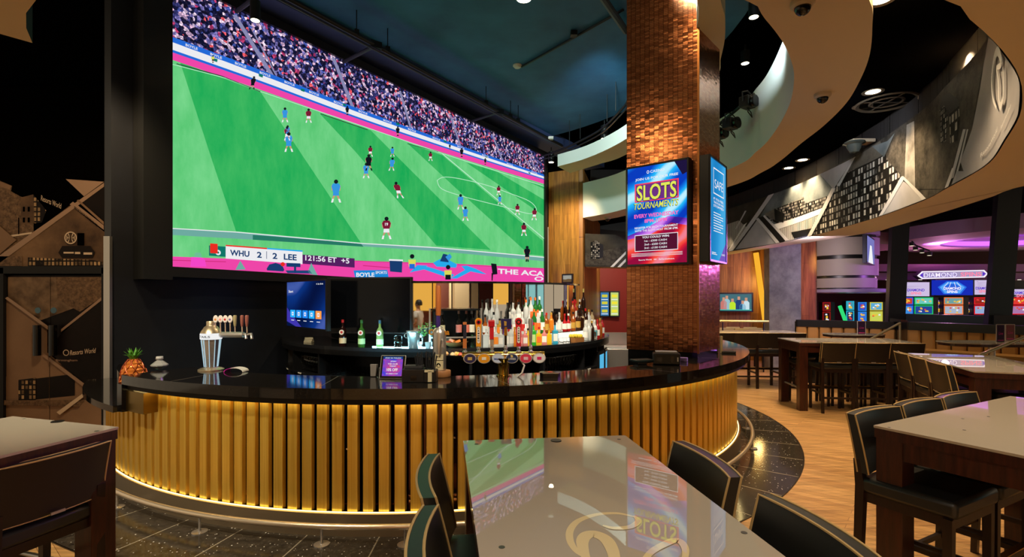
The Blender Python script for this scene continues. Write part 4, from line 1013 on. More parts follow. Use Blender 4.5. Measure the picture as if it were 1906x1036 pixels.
# blue-white strip under the left bottles
m = MB(); a0, a1 = bba(688, 2.5), bba(806, 2.5); m.arcslab(BB, 2.42, 2.44, a0, a1, 1.161, 1.169, glow('led_cool', (0.35,0.82,1.0), 16.0), 20); m.build('back_bar_light', label='cool blue-white light strip along the back bar top', cat='light strip')
q = bb(2.75, (a0+a1)/2, 1.22); light('fascia_fill', 'AREA', q.to_tuple(), 3, (0.3,0.8,1.0), 0.9, bb(2.5, (a0+a1)/2, 1.10).to_tuple(), sy=0.03)  # added area lamp in front of the fascia, gives its blue wash
# black panel behind the televisions
m = MB(); m.arcslab(BB, 1.80, 1.86, -74, bba(768, 2.05), 1.16, 1.90, BLACK, 40); m.build('wall_tv_backing', kind='structure')
# mirrors over the right part: flat facets
mr = thing('back_bar_mirror', 'band of upright mirror panels standing on the back bar', 'mirror', bb(2.05, 20, 1.16))
edges = [768, 806, 842, 877, 892, 918, 948, 972, 1013, 1031, 1050, 1072, 1087]
for i, (p, q) in enumerate(zip(edges, edges[1:])):
    a0, a1 = bba(p, 2.10), bba(q, 2.10)-0.35
    if p == 806 or p == 842: z0 = 1.615
    else: z0 = 1.165
    P0, P1 = bb(2.10, a0, 0), bb(2.10, a1, 0); P2, P3_ = bb(2.08, a1, 0), bb(2.08, a0, 0)
    m = MB(); m.prism([(v.x,v.y) for v in (P0,P1,P2,P3_)], z0, 1.925, MIRROR); m.build('mirror_panel', mr)
m = MB(); m.arcslab(BB, 2.05, 2.13, bba(766, 2.1), 72, 1.925, 1.95, BLACKG, 60); m.arcslab(BB, 2.02, 2.06, bba(766, 2.1), 72, 1.165, 1.93, BLACKP, 40); m.build('mirror_rail', mr)
# drinks cabinet with glass shelves set under the mirrors
wc = thing('wine_cabinet', 'open black wine cabinet with a steel frame below the mirrors', 'cabinet', bb(2.2, -5, 1.16))
ca, cb = bba(805, 2.22), bba(889, 2.22)
m = MB(); m.arcslab(BB, 2.11, 2.13, ca, cb, 0.8, 1.60, BLACK, 12); m.build('cabinet_back', wc)
m = MB(); m.arcslab(BB, 2.13, 2.42, ca, cb, 1.595, 1.615, BLACKG, 12); m.arcslab(BB, 2.13, 2.45, ca, cb, 1.275, 1.287, GLASS, 12); m.arcslab(BB, 2.45, 2.455, ca, cb, 1.272, 1.29, STEEL, 12); m.build('cabinet_shelf', wc)
for a in (ca, cb):
    m = MB(); q = bb(2.44, a, 0); m.box((q.x,q.y,1.32), (0.02,0.02,0.6), STEEL, math.radians(a)); m.build('cabinet_post', wc)
# steel ice sink and bins in the gap before the column
ik = thing('ice_sink', 'stainless steel ice sink unit beyond the back bar', 'sink', (1.95, 8.9, 0))
m = MB(); m.box((1.95, 8.9, 0.45), (1.5, 0.6, 0.86), STEEL, -0.1); m.build('sink_cabinet', ik, bevel=0.01)
m = MB(); m.box((1.95, 9.15, 1.0), (1.5, 0.05, 0.24), STEEL, -0.1); m.build('splashback', ik)
m = MB(); m.box((1.75, 8.85, 0.885), (0.5, 0.4, 0.03), mat('ice', C8(220,225,235), 0.1)); m.build('ice_tray', ik)
bc = thing('blue_lit_fridge', 'under-counter bottle fridge with two blue-lit glass doors', 'fridge', bb(2.3, 72, 0))
for i, a in enumerate((62, 71)):
    m = MB(); m.arcslab(BB, 2.50, 2.52, a, a+7.5, 0.45, 0.98, BLACKP, 4); d_ = m.build('fridge_door', bc)
    m = MB(); m.arcslab(BB, 2.52, 2.523, a+1.2, a+6.3, 0.50, 0.93, glow('fridge_glow', C8(90,190,235), 0.9), 4); m.build('fridge_glass', d_)

# ------------------------------------------------------------------ bottles and glasses
def gl(name, col, rough=0.05, trans=0.85): return mat(name, col, rough, 0, trans=trans, ior=1.35)
def bottle_(x, y, z, h, r, col, cap, labc, label, shape='round', group=None, glass=None):
    t = thing('spirit_bottle' if glass != 'wine' else 'wine_bottle', label, 'bottle', (x, y, z), rnd.uniform(-0.3, 0.3), group)
    bm = mat('bottle_%d_%d_%d' % tuple(int(c) for c in col), C8(*col), 0.08, trans=0.35, ior=1.4)
    m = MB()
    if shape == 'square': 
        m.box((0,0,h*0.31), (r*2,r*1.5,h*0.62), bm); m.lathe([(r*0.7,h*0.62),(r*0.34,h*0.7),(r*0.32,h*0.9)], (0,0,0), bm, 10)
    elif shape == 'flask': m.lathe([(r*0.7,0),(r,h*0.12),(r,h*0.4),(r*0.6,h*0.58),(r*0.28,h*0.68),(r*0.28,h*0.88)], (0,0,0), bm, 14)
    else: m.lathe([(r*0.92,0),(r,h*0.04),(r,h*0.56),(r*0.85,h*0.64),(r*0.36,h*0.74),(r*0.33,h*0.9)], (0,0,0), bm, 14)
    m.build('bottle_glass', t, local=True, smooth=True)
    m = MB(); m.lathe([(r*0.38,h*0.88),(r*0.4,h*0.89),(r*0.38,h),(0.001,h)], (0,0,0), mat('cap_%d_%d_%d' % tuple(cap), C8(*cap), 0.4), 10); m.build('bottle_cap', t, local=True, smooth=True)
    if labc:
        lm = mat('lab_%d_%d_%d' % tuple(labc), C8(*labc), 0.55); m = MB()
        if shape == 'square': m.box((0,-r*0.76,h*0.3), (r*1.6,0.003,h*0.34), lm)
        else: m.lathe([(r*1.02,h*0.14),(r*1.02,h*0.45)], (0,0,0), lm, 14)
        m.build('bottle_label', t, local=True, smooth=True)
    return t
names = {}
def col_name(c):
    T = {'clear':(225,232,232),'amber':(170,86,30),'red':(196,30,36),'green':(40,120,50),'yellow':(246,206,40),'pink':(240,150,150),'blue':(60,180,220),'dark brown':(50,26,16),'orange':(238,140,40),'purple':(90,50,130),'pale green':(150,210,90)}
    return min(T, key=lambda k: sum((a-b)**2 for a, b in zip(T[k], c)))
def seen(px): return px
order = ['first','second','third','fourth','fifth','sixth','seventh','eighth','ninth','tenth','eleventh','twelfth','thirteenth','fourteenth','fifteenth','sixteenth','seventeenth','eighteenth','nineteenth','twentieth','twenty-first','twenty-second','twenty-third','twenty-fourth','twenty-fifth','twenty-sixth']
CLR, AMB, RD, GR, YE, PK_, BLU, BRN, OR_, PUR, LIM = (225,232,232), (170,86,30), (196,30,36), (40,120,50), (246,206,40), (240,150,150), (60,180,220), (50,26,16), (238,140,40), (90,50,130), (150,210,90)
WC, KC, RC, GC, SC_, OC = (235,235,230), (20,20,22), (190,30,30), (190,150,60), (190,190,190), (236,110,40)
front = [(905,CLR,WC,None,'square',.24),(913,CLR,KC,WC,'square',.25),(923,CLR,SC_,OR_,'square',.25),(932,CLR,WC,WC,'square',.23),(943,CLR,KC,WC,'square',.26),(951,CLR,RC,WC,'round',.26),(958,OR_,GC,None,'square',.23),(969,PK_,RC,PK_,'square',.22),(977,PK_,WC,WC,'square',.21),(983,YE,KC,None,'square',.21),(993,(60,190,60),RC,(190,220,150),'square',.28),(1003,YE,RC,OC,'square',.22),(1013,PK_,GC,WC,'square',.22),(1022,YE,GC,None,'square',.20),(1033,BLU,KC,WC,'square',.27),
         (1090,CLR,WC,WC,'round',.26),(1096,CLR,SC_,None,'round',.28),(1102,BLU,KC,None,'flask',.2),(1107,CLR,WC,(90,170,190),'round',.27),(1112,RD,RC,WC,'round',.27),(1117,AMB,GC,None,'round',.28),(1121,RD,KC,WC,'round',.28),(1125,BRN,GC,None,'round',.26)]
mid_ = [(903,AMB,KC,WC,'flask',.25),(911,CLR,SC_,None,'flask',.30),(919,CLR,KC,WC,'round',.28),(930,(200,160,60),KC,OR_,'square',.2),(940,PUR,KC,None,'square',.22),(949,CLR,WC,RC,'square',.28),(957,CLR,SC_,WC,'round',.28),(972,CLR,WC,RC,'round',.28),(985,CLR,SC_,WC,'round',.28),(994,GR,OC,OC,'round',.31),(1001,CLR,OC,OC,'round',.3),(1009,GR,WC,WC,'round',.31),(1017,AMB,RC,GC,'round',.26),(1026,OR_,GC,None,'round',.26),(1041,CLR,SC_,WC,'flask',.26),(1051,RD,RC,WC,'flask',.24),(1058,RD,WC,WC,'flask',.24),(1067,AMB,KC,GC,'round',.26),(1076,(70,44,30),KC,GC,'round',.28),(1083,BRN,KC,None,'square',.27),(1090,BRN,RC,WC,'round',.3),(1096,CLR,GC,WC,'round',.28),(1102,(210,190,150),KC,WC,'round',.27),(1108,(210,190,150),GC,WC,'round',.27),(1114,CLR,KC,None,'round',.26)]
back_ = [(905,CLR,KC,None,'flask',.30),(916,CLR,SC_,None,'flask',.31),(925,CLR,WC,None,'flask',.30),(955,CLR,SC_,WC,'round',.26),(965,CLR,KC,WC,'round',.27),(979,CLR,OC,None,'round',.3),(988,CLR,OC,OC,'round',.33),(996,GR,OC,OC,'round',.33),(1004,GR,WC,WC,'round',.34),(1066,AMB,RC,None,'round',.28),(1072,AMB,RC,GC,'round',.28),(1079,BRN,WC,None,'round',.3),(1086,BRN,(215,200,120),None,'round',.46),(1092,RD,RC,WC,'flask',.3)]
cnt = 0
for row, R_, z, lst, rn in ((0, 2.45, 1.161, front, 'lit front row'), (1, 2.305, 1.291, mid_, 'middle step'), (2, 2.19, 1.421, back_, 'top step')):
    for i, (px, c, cap, lb, sh, h) in enumerate(lst):
        a = bba(px, R_); q = bb(R_, a, z); r = 0.036 if sh != 'square' else 0.034
        capn = {WC:'white',KC:'black',RC:'red',GC:'gold',SC_:'silver',OC:'orange'}.get(cap, 'yellow')
        lab = '%s %s bottle with %s cap, %s from the left on the %s' % (col_name(c), {'round':'round','square':'square','flask':'bulbous'}[sh], capn, order[i], rn)
        bottle_(q.x, q.y, z, h, r, c, cap, lb, lab, sh, 'spirit bottles on the %s' % rn)
# wine bottles in the cabinet
for i, (px, foil) in enumerate(((823,(90,70,60)),(854,(190,130,100)),(868,(200,110,80)),(878,(150,150,150)))):
    a = bba(px, 2.3); q = bb(2.3, a, 1.288); bottle_(q.x, q.y, 1.288, 0.30 if i else 0.29, 0.036, (14,16,14), foil, ((200,190,150),(196,120,110),(206,110,90),(225,220,200))[i], 'dark wine bottle with %s foil on the cabinet glass shelf' % ('brown','pale copper','copper-red','grey')[i], 'round', 'wine bottles in the cabinet', 'wine')
a = bba(879, 2.35); q = bb(2.35, a, 1.161); bottle_(q.x, q.y, 1.0, 0.30, 0.034, (20,60,30), (40,90,50), (60,120,60), 'green bottle standing low in the cabinet beside the orange tap', 'round', None, 'wine')
# three vermouth bottles on the left
for px, c, cap, lb, nm in ((638,(40,14,12),(180,30,36),(220,200,160),'dark red vermouth bottle with a red cap'), (673,(60,110,40),(50,110,60),(180,210,150),'green vermouth bottle with a green cap'), (707,(150,190,110),(60,110,140),(210,230,180),'pale vermouth bottle with a blue cap')):
    a = bba(px, 2.46); q = bb(2.46, a, 1.161); t = bottle_(q.x, q.y, 1.161, 0.32, 0.041, c, cap, None, nm+' on the left of the back bar')
    t.rotation_euler = (0,0,0)
    m = MB(); m.lathe([(0.0001,0),(0.03,0),(0.03,0.004),(0.0001,0.004)], (0,-0.042,0.17), mat('lab_round', C8(225,215,200), 0.5), 16, Matrix.Rotation(math.pi/2, 3, 'X')); m.lathe([(0.0001,0),(0.015,0),(0.015,0.002),(0.0001,0.002)], (0,-0.046,0.17), mat('lab_red_dot', C8(190,40,40), 0.5), 12, Matrix.Rotation(math.pi/2, 3, 'X')); m.build('round_label', t, local=True)
    m = MB(); m.lathe([(0.0425,0.035),(0.0425,0.1)], (0,0,0), mat('lab_%d_%d_%d' % lb, C8(*lb), 0.5), 14); m.build('bottle_label', t, local=True, smooth=True)
# jar and ice bucket beside them
def on_bb(px, r=2.46, z=1.161): q = bb(r, bba(px, r), z); return q
q = on_bb(741); t = thing('glass_jar', 'squat glass jar of dark pods beside the ice bucket', 'jar', q)
m = MB(); m.lathe([(0.042,0),(0.046,0.01),(0.046,0.13),(0.04,0.14)], (0,0,0), GLASS, 18); m.build('jar_glass', t, local=True, smooth=True)
m = MB()
for i in range(14): m.box((rnd.uniform(-.022,.022), rnd.uniform(-.022,.022), 0.015+i*0.008), (0.03,0.012,0.012), mat('pods', C8(150,140,110), 0.6), rnd.uniform(0,3))
m.build('pods', t, local=True)
q = on_bb(770, 2.44); t = thing('ice_bucket', 'brushed steel ice bucket with ring handles on the back bar', 'bucket', q)
m = MB(); m.lathe([(0.055,0),(0.06,0.005),(0.082,0.185),(0.088,0.19),(0.088,0.2),(0.078,0.2),(0.055,0.01)], (0,0,0), STEEL, 26); m.build('bucket_body', t, local=True, smooth=True)
for s_ in (-1, 1):
    m = MB(); m.tube([(s_*(0.08+0.028*math.sin(k*math.pi/6)), 0, 0.17-0.028+0.028*math.cos(k*math.pi/6)) for k in range(7)], 0.005, CHROME, 8); m.build('ring_handle', t, local=True, smooth=True)
# folded cloth and napkins at the left end
q = on_bb(540, 2.35); t = MB(); t.M = Matrix.Translation(q); t.box((0,0,0.012), (0.26,0.16,0.022), mat('folded_cloth', C8(170,165,155), 0.8), 0.3); t.box((0.03,0.0,0.034), (0.2,0.12,0.018), mat('folded_cloth', C8(170,165,155), 0.8), 0.5); t.build('bar_cloth', label='folded grey bar cloth at the left end of the back bar', cat='cloth', bevel=0.006)
q = on_bb(575, 2.4); 
for i in range(3):
    m = MB(); m.box((q.x, q.y, 1.161+0.0105+i*0.022), (0.1,0.1,0.02), mat('napkins', C8(190,180,150), 0.7), 0.2*i); m.build('napkin_pack', label=('bottom','middle','top')[i]+' pack in the small pile of napkins on the back bar', cat='napkins', bevel=0.002, group='napkin packs')
q = on_bb(517, 2.3); m = MB(); m.box((q.x, q.y, 1.161+0.05), (0.34,0.22,0.1), mat('old_box', C8(70,50,36), 0.7), 0.5); m.build('cardboard_box', label='brown box at the far left end of the back bar', cat='box', bevel=0.003)
# glasses standing on the lower shelves
def glass(px, z, label, stem=False, r=2.38):
    a = bba(px, r); q = bb(r, a, z); m = MB(); m.M = Matrix.Translation(q)
    if stem: m.lathe([(0.03,0),(0.004,0.006),(0.004,0.07),(0.03,0.1),(0.036,0.15),(0.03,0.19)], (0,0,0), GLASS, 12)
    else: m.lathe([(0.028,0),(0.034,0.13),(0.031,0.13),(0.026,0.006)], (0,0,0), GLASS, 12)
    m.build('wine_glass' if stem else 'tumbler', label=label, cat='glass', smooth=True, group='glasses under the back bar')
for i in range(11): glass(612+i*9, 0.786, 'clear tumbler in the left row under the back bar', False)
for i in range(9): glass(556+i*4.5, 0.786, 'clear stem glass at the far left under the back bar', True)
for i in range(12): glass(1014+i*5, 0.786, 'clear stem glass in the right row under the back bar', True)
for i in range(8): glass(960+i*7, 0.466, 'clear tumbler on the lowest right shelf', False)
# upturned tumblers, crate of lemons and rolled menus on the right of the back bar
for i in range(5):
    a = bba(1044+i*6, 2.44); q = bb(2.44, a, 1.161); m = MB(); m.M = Matrix.Translation(q); m.lathe([(0.034,0),(0.03,0.06),(0.03,0.064),(0.001,0.066)], (0,0,0), GLASS, 12); m.build('tumbler', label='upturned tumbler in the row before the wooden crate', cat='glass', smooth=True, group='upturned tumblers')
a = bba(1072, 2.47); q = bb(2.47, a, 1.161); cr_ = thing('wooden_crate', 'small wooden crate on the right of the back bar', 'crate', q, math.radians(a))
m = MB(); W_ = mat('crate_wood', C8(150,100,50), 0.6)
for y in (-0.06, 0.06): m.box((0,y,0.03), (0.2,0.008,0.06), W_)
for x in (-0.1, 0.1): m.box((x,0,0.03), (0.008,0.12,0.06), W_)
m.box((0,0,0.006), (0.2,0.12,0.008), W_); m.build('crate_box', cr_, local=True)
for i in range(6):
    p = q+Vector((-0.07+i*0.027, rnd.uniform(-.02,.02), 0.045)); m = MB(); m.lathe([(0.001,0),(0.02,0.012),(0.026,0.03),(0.02,0.05),(0.001,0.06)], p, mat('lemon', C8(216,196,60), 0.5), 10); m.build('lemon', label='yellow lemon in the small wooden crate', cat='lemon', group='lemons in the crate', smooth=True)
# ------------------------------------------------------------------ things on the bar counter
RX = Matrix.Rotation(math.pi/2, 3, 'X')
# pineapple drinking vessel behind the counter end
t = thing('pineapple_cup', 'large copper pineapple ornament with green leaves at the left end of the bar', 'ornament', (-3.50, 4.72, 0.846))
COP = mat('copper_glaze', C8(232,136,58), 0.3, 0.4)
m = MB(); prof = []
for i in range(30):
    u = i/29; r = 0.105*math.sin(math.pi*(0.14+0.80*u))**0.6+0.005*math.sin(i*2.2); prof.append((r, 0.335*u))
m.lathe(prof, (0,0,0), COP, 28)
for k in range(8):
    for s_ in (-1, 1):
        m.tube([( (0.103*math.sin(math.pi*(0.14+0.80*j/10))**0.6+0.004)*math.cos(k*math.pi/4+s_*j*0.22), (0.103*math.sin(math.pi*(0.14+0.80*j/10))**0.6+0.004)*math.sin(k*math.pi/4+s_*j*0.22), 0.335*j/10) for j in range(11)], 0.004, mat('copper_ridge', C8(140,56,24), 0.3, 0.6), 5)
m.build('pineapple_body', t, local=True, smooth=True)
m = MB(); LF = mat('leaf_green', C8(90,160,50), 0.5)
for ring_, (n_, ln, tilt) in enumerate(((9,0.07,1.0),(8,0.09,0.65),(6,0.105,0.3))):
    for k in range(n_):
        a = k*2*math.pi/n_+ring_*0.4; d = Vector((math.cos(a), math.sin(a), 0)); s_ = Vector((-d.y, d.x, 0))
        p0 = Vector((0,0,0.33))+d*0.02; p1 = p0+d*ln*0.5*math.sin(tilt)+Vector((0,0,ln*0.6)); p2 = p0+d*ln*math.sin(tilt)*1.1+Vector((0,0,ln*math.cos(tilt)*1.0+0.01))
        m.raw([p0-s_*0.01, p0+s_*0.01, p1+s_*0.011, p1-s_*0.011, p2, p1-d*0.004], [(0,1,2,3),(3,2,4),(2,5,4),(5,3,4)], LF)
m.build('leaf_crown', t, local=True)
# crystal bottle
q = onz(297, 686, 1.101); t = thing('crystal_shaker', 'small faceted clear crystal bottle on the black counter', 'bottle', q)
m = MB(); m.lathe([(0.028,0),(0.068,0.028),(0.07,0.038),(0.03,0.072),(0.022,0.078),(0.022,0.085),(0.03,0.088),(0.03,0.1),(0.001,0.1)], (0,0,0), mat('crystal', C8(222,226,224), 0.06, trans=0.55, ior=1.45), 10); m.build('bottle_glass', t, local=True)
m = MB(); m.lathe([(0.028,0.1),(0.028,0.112),(0.001,0.112)], (0,0,0), mat('frosted_white', C8(230,232,230), 0.3), 12); m.build('stopper', t, local=True)
# cocktail-shaker font with side arm
q = onz(393, 688, 1.101); t = thing('cocktail_font', 'chrome cocktail-shaker shaped drinks font with a side arm of tap handles', 'drinks font', q)
m = MB(); m.lathe([(0.105,0),(0.105,0.008),(0.085,0.018),(0.05,0.026)], (0,0,0), mat('champagne_metal', C8(214,196,164), 0.32, 0.8), 30); m.build('base_plate', t, local=True, smooth=True)
m = MB(); m.lathe([(0.052,0.026),(0.075,0.27),(0.078,0.275)], (0,0,0), CHROME, 10); m.build('shaker_body', t, local=True)
for k in range(10):
    a = 2*math.pi*k/10; m = MB(); m.tube([(0.054*math.cos(a),0.054*math.sin(a),0.03),(0.078*math.cos(a),0.078*math.sin(a),0.27)], 0.003, glow('edge_glow', C8(190,225,240), 0.8), 6); m.build('light_edge', t, local=True)
m = MB(); m.lathe([(0.084,0.275),(0.088,0.28),(0.088,0.325),(0.084,0.33)], (0,0,0), glow('lit_band', C8(240,240,238), 1.0), 30); bnd = m.build('lit_band', t, local=True, smooth=True)
m = MB(); vs_, fs_ = text_geo('COCKTAILS', 0.015, 0)
xm = max(v.x for v in vs_)
def wrapc(v): a = math.radians(-215)+(v.x/xm)*math.radians(150); return Vector((0.0890*math.cos(a), 0.0890*math.sin(a), 0.292+v.y*0.026))
m.raw([wrapc(v) for v in vs_], fs_, BLACKG); m.build('lettering', bnd, local=True)
m = MB(); m.lathe([(0.086,0.33),(0.08,0.345),(0.055,0.385),(0.04,0.395),(0.038,0.4),(0.038,0.43),(0.034,0.436),(0.001,0.437)], (0,0,0), mat('champagne_metal'), 30); m.build('shaker_cap', t, local=True, smooth=True)
arm = Vector((0.30,-0.02,0.315)); m = MB(); m.tube([(0.07,0,0.315), (0.2,-0.014,0.315), tuple(arm)], 0.026, STEEL, 14); am = m.build('side_arm', t, local=True, smooth=True)
for k in range(7):
    x = 0.055+k*0.043 if k < 5 else 0.055+k*0.043+0.02
    m = MB(); hcol = (C8(240,236,236) if k < 4 else C8(170,160,120) if k == 4 else C8(150,90,80))
    m.tube([(x,-0.02,0.33),(x,-0.025,0.42)], 0.006, CHROME, 8)
    if k < 4: m.lathe([(0.001,0),(0.022,0),(0.026,0.005),(0.022,0.011),(0.001,0.011)], (x,-0.02,0.455), mat('ceramic_white', C8(240,236,236), 0.3), 18, RX @ Matrix.Diagonal((0.9,1.35,1)))
    else: m.lathe([(0.009,0.0),(0.014,0.03),(0.016,0.09),(0.012,0.1)], (x,-0.025,0.39), mat('wood_handle_%d' % k, hcol, 0.35), 10)
    th = m.build('tap_handle', t, local=True, smooth=True)
    if k < 4:
        m = MB(); m.lathe([(0.001,0),(0.010,0),(0.001,0.002)], (x,-0.032,0.452), mat('badge_dot_%d' % k, C8(*((230,150,50),(240,150,160),(210,50,50),(120,110,170))[k]), 0.4), 12, RX); m.build('handle_badge', th, local=True)
for k in range(2):
    m = MB(); x = 0.30+k*0.05; m.tube([(x-0.02,-0.02,0.315),(x+0.03,-0.04,0.325),(x+0.04,-0.05,0.28)], 0.012, CHROME, 10); m.build('tap_spout', t, local=True, smooth=True)
# pink curved dish
q = onz(440, 691, 1.101); m = MB(); m.M = Matrix.Translation(q)
n_ = 10
for i in range(n_):
    a0, a1 = math.pi*i/n_, math.pi*(i+1)/n_; mt = mat('dish_pink', C8(226,40,190), 0.3) if i > 5 else mat('dish_white', C8(225,220,215), 0.3)
    X = lambda a, y, r: (0.085*r*math.cos(a), y, 0.002+0.035*r*math.sin(a))
    m.face([X(a0,-0.05,1), X(a1,-0.05,1), X(a1,0.05,1), X(a0,0.05,1)], mt); m.face([X(a0,-0.05,.94), X(a1,-0.05,.94), X(a1,0.05,.94), X(a0,0.05,.94)], mt)
    m.face([X(a0,-0.05,1), X(a1,-0.05,1), X(a1,-0.05,.94), X(a0,-0.05,.94)], mt)
m.build('curved_napkin_holder', label='small arched pink and white holder on the counter right of the font', cat='holder')
# tablet on a stand
q = onz(729, 705, 1.101); d_ = q.y; t = thing('menu_tablet', 'tilted tablet showing a red and blue drinks promotion on the counter', 'tablet', q, math.radians(-4))
TL = Matrix.Rotation(math.radians(-18), 4, 'X')
sh = Matrix(((1,0.10,0.0,0),(0,1,0,0),(0,0,1,0),(0,0,0,1)))
m = MB(); m.M = TL; m.box((0.0,0,0.096), (0.205,0.012,0.19), mat('tablet_rim', C8(190,188,186), 0.25, 0.6)); m.build('tablet_case', t, local=True, bevel=0.005)
m = MB(); m.M = TL; m.box((0.0,-0.007,0.096), (0.192,0.003,0.178), BLACKG); m.build('bezel', t, local=True)
m = MB(); m.M = TL
TS = lambda x, y, l=0: Vector((-0.08+0.16*x, -0.0092-l*0.0006, 0.022+0.148*y))
TG = glow('tablet_art', (0,0,0), 1.0, lambda nt, b: (lambda n: n.link(n.ramp(n.noise(n.co('Object', (6,6,6)), 1.6, 4, 0.6), [(0.36, C8(70,70,210)), (0.5, C8(170,70,170)), (0.62, C8(230,70,90))]), b.inputs['Emission Color']))(N(nt)))
m.face([TS(0,0),TS(1,0),TS(1,1),TS(0,1)], TG); m.face([TS(0,0.92,1),TS(1,0.92,1),TS(1,1.06,1),TS(0,1.06,1)], glow('tablet_top', C8(20,60,130), 1.0))
for st_, x, y, wd, ht in (('STAY IN TOUCH', .1,.95,.8,.06), ('JOIN', .38,.75,.28,.08), ('THE CLUB', .25,.62,.5,.07), ('TODAY', .35,.5,.34,.07), ('10% OFF', .22,.26,.56,.16), ('ASK A MEMBER OF STAFF', .2,.1,.6,.05)):
    box_text(m, st_, x, y, wd, ht, lambda a, b_: TS(a, b_, 2), PW, 0.02)
m.build('tablet_screen', t, local=True)
m = MB(); m.box((0,0.06,0.006), (0.12,0.12,0.01), BLACKP); m.box((0,0.05,0.06), (0.03,0.02,0.11), BLACKP, 0, -0.5); m.build('stand_foot', t, local=True)
# card reader beside it
q = onz(696, 700, 1.101); t = thing('card_holder', 'small grey card holder left of the tablet', 'holder', q)
m = MB(); m.box((0,0.0,0.05), (0.055,0.05,0.1), mat('grey_plastic', C8(120,116,112), 0.4), 0, -0.12, 0.8); m.build('holder_body', t, local=True, bevel=0.004)
m = MB(); m.box((0.045,0.01,0.035), (0.022,0.03,0.07), BLACKP, 0, -0.2); m.build('pen_pot', t, local=True, bevel=0.004)
# black bar caddy with straws and napkins
q = onz(781, 709, 1.101); t = thing('bar_caddy', 'black bar caddy holding napkins and black straws', 'caddy', q)
m = MB(); m.box((-0.04,0,0.05), (0.17,0.12,0.1), BLACKP); m.box((0.09,0,0.045), (0.09,0.13,0.09), BLACKP); m.build('caddy_body', t, local=True, bevel=0.005)
m = MB(); m.box((-0.04,0,0.113), (0.135,0.10,0.022), mat('black_napkins', C8(40,40,42), 0.8)); m.build('napkin_stack', t, local=True, bevel=0.003)
m = MB(); m.box((-0.035,-0.0615,0.035), (0.045,0.003,0.035), BLACKG); m.build('front_slot', t, local=True)
m = MB(); LB_ = mat('caddy_tag', C8(210,198,160), 0.5); m.box((0.09,-0.067,0.045), (0.03,0.003,0.08), LB_); m.box((0.085,-0.067,0.088), (0.07,0.003,0.018), LB_); m.build('paper_tag', t, local=True)
for i in range(26):
    x, y = rnd.uniform(-0.01,0.12), rnd.uniform(-0.045,0.045); dx = (x-0.055)*0.35
    m = MB(); m.tube([(x,y,0.06),(x+dx,y*1.2,rnd.uniform(0.19,0.225))], 0.0042, mat('straw_black', C8(34,36,40), 0.3), 6); m.build('straw', t, local=True, smooth=True)
# branded beer column
q = onz(818, 700, 1.101); t = thing('beer_tower', 'tall silver beer font with a bottle label, wooden tap handle and round wooden base', 'beer font', q)
m = MB(); m.lathe([(0.075,0),(0.078,0.005),(0.078,0.045),(0.074,0.05),(0.001,0.05)], (0.015,0,0), mat('light_wood', C8(176,120,72), 0.5), 26); m.build('wooden_base', t, local=True, smooth=True)
m = MB(); m.lathe([(0.052,0.05),(0.055,0.06),(0.055,0.35),(0.05,0.375),(0.03,0.395),(0.022,0.41)], (0,0,0), STEEL, 24); m.build('font_column', t, local=True, smooth=True)
m = MB()
def cyl(x, z, r=0.0565): a = math.radians(-90)+x/r; return Vector((r*math.cos(a), r*math.sin(a), z))
m.raw([cyl(-0.04+0.08*i/8, z) for z in (0.06, 0.185) for i in range(9)], [(i, i+1, i+10, i+9) for i in range(8)], mat('label_cream', C8(220,206,160), 0.5))
m.raw([cyl(-0.04+0.08*i/8, z, 0.057) for z in (0.135, 0.139) for i in range(9)], [(i, i+1, i+10, i+9) for i in range(8)], BLACKG)
box_text(m, 'EXTRA', -0.022, 0.16, 0.044, 0.012, lambda a, b_: cyl(a, b_, 0.0572), BLACKG, 0.02)
m.raw([cyl(0.018*math.cos(k*math.pi/6), 0.098+0.018*math.sin(k*math.pi/6), 0.0572) for k in range(12)], [tuple(range(12))], BLACKG); m.build('bottle_label', t, local=True)
m = MB(); pl = [(0.055*math.cos(math.pi*k/12), 0.045*math.sin(math.pi*k/12)) for k in range(13)]
m.raw([(x, -0.02, 0.36+y) for x, y in pl]+[(x, 0.0, 0.36+y) for x, y in pl], [tuple(range(13))[::-1], tuple(range(13,26))]+[(i,(i+1)%13,13+(i+1)%13,13+i) for i in range(13)], mat('cream_badge', C8(235,225,195), 0.4)); bd_ = m.build('badge', t, local=True)
m = MB(); vs_, fs_ = text_geo('Corona', 0.03, 0); xm = max(v.x for v in vs_)
for off, mt_, yy in ((0.0, mat('gold_letter', C8(214,150,50), 0.35, 0.4), -0.028), (0.002, mat('brown_letter', C8(110,54,20), 0.4), -0.026)):
    m.raw([(-0.085+0.17*v.x/xm-off, yy, 0.345+v.y*0.062-off) for v in vs_], fs_, mt_)
m.build('brand_lettering', bd_, local=True)
m = MB(); m.lathe([(0.014,0.40),(0.02,0.43),(0.016,0.50)], (-0.01,-0.01,0), mat('handle_blue', C8(70,50,140), 0.3, 0.3), 14)
m.lathe([(0.019,0.50),(0.022,0.51),(0.022,0.735),(0.019,0.745),(0.001,0.745)], (-0.008,-0.01,0), mat('handle_wood', C8(196,112,54), 0.45), 16); m.build('tap_handle', t, local=True, smooth=True)
m = MB(); m.tube([(0.03,-0.05,0.31),(0.04,-0.10,0.30),(0.04,-0.11,0.25)], 0.009, CHROME, 10); m.build('tap_spout', t, local=True, smooth=True)
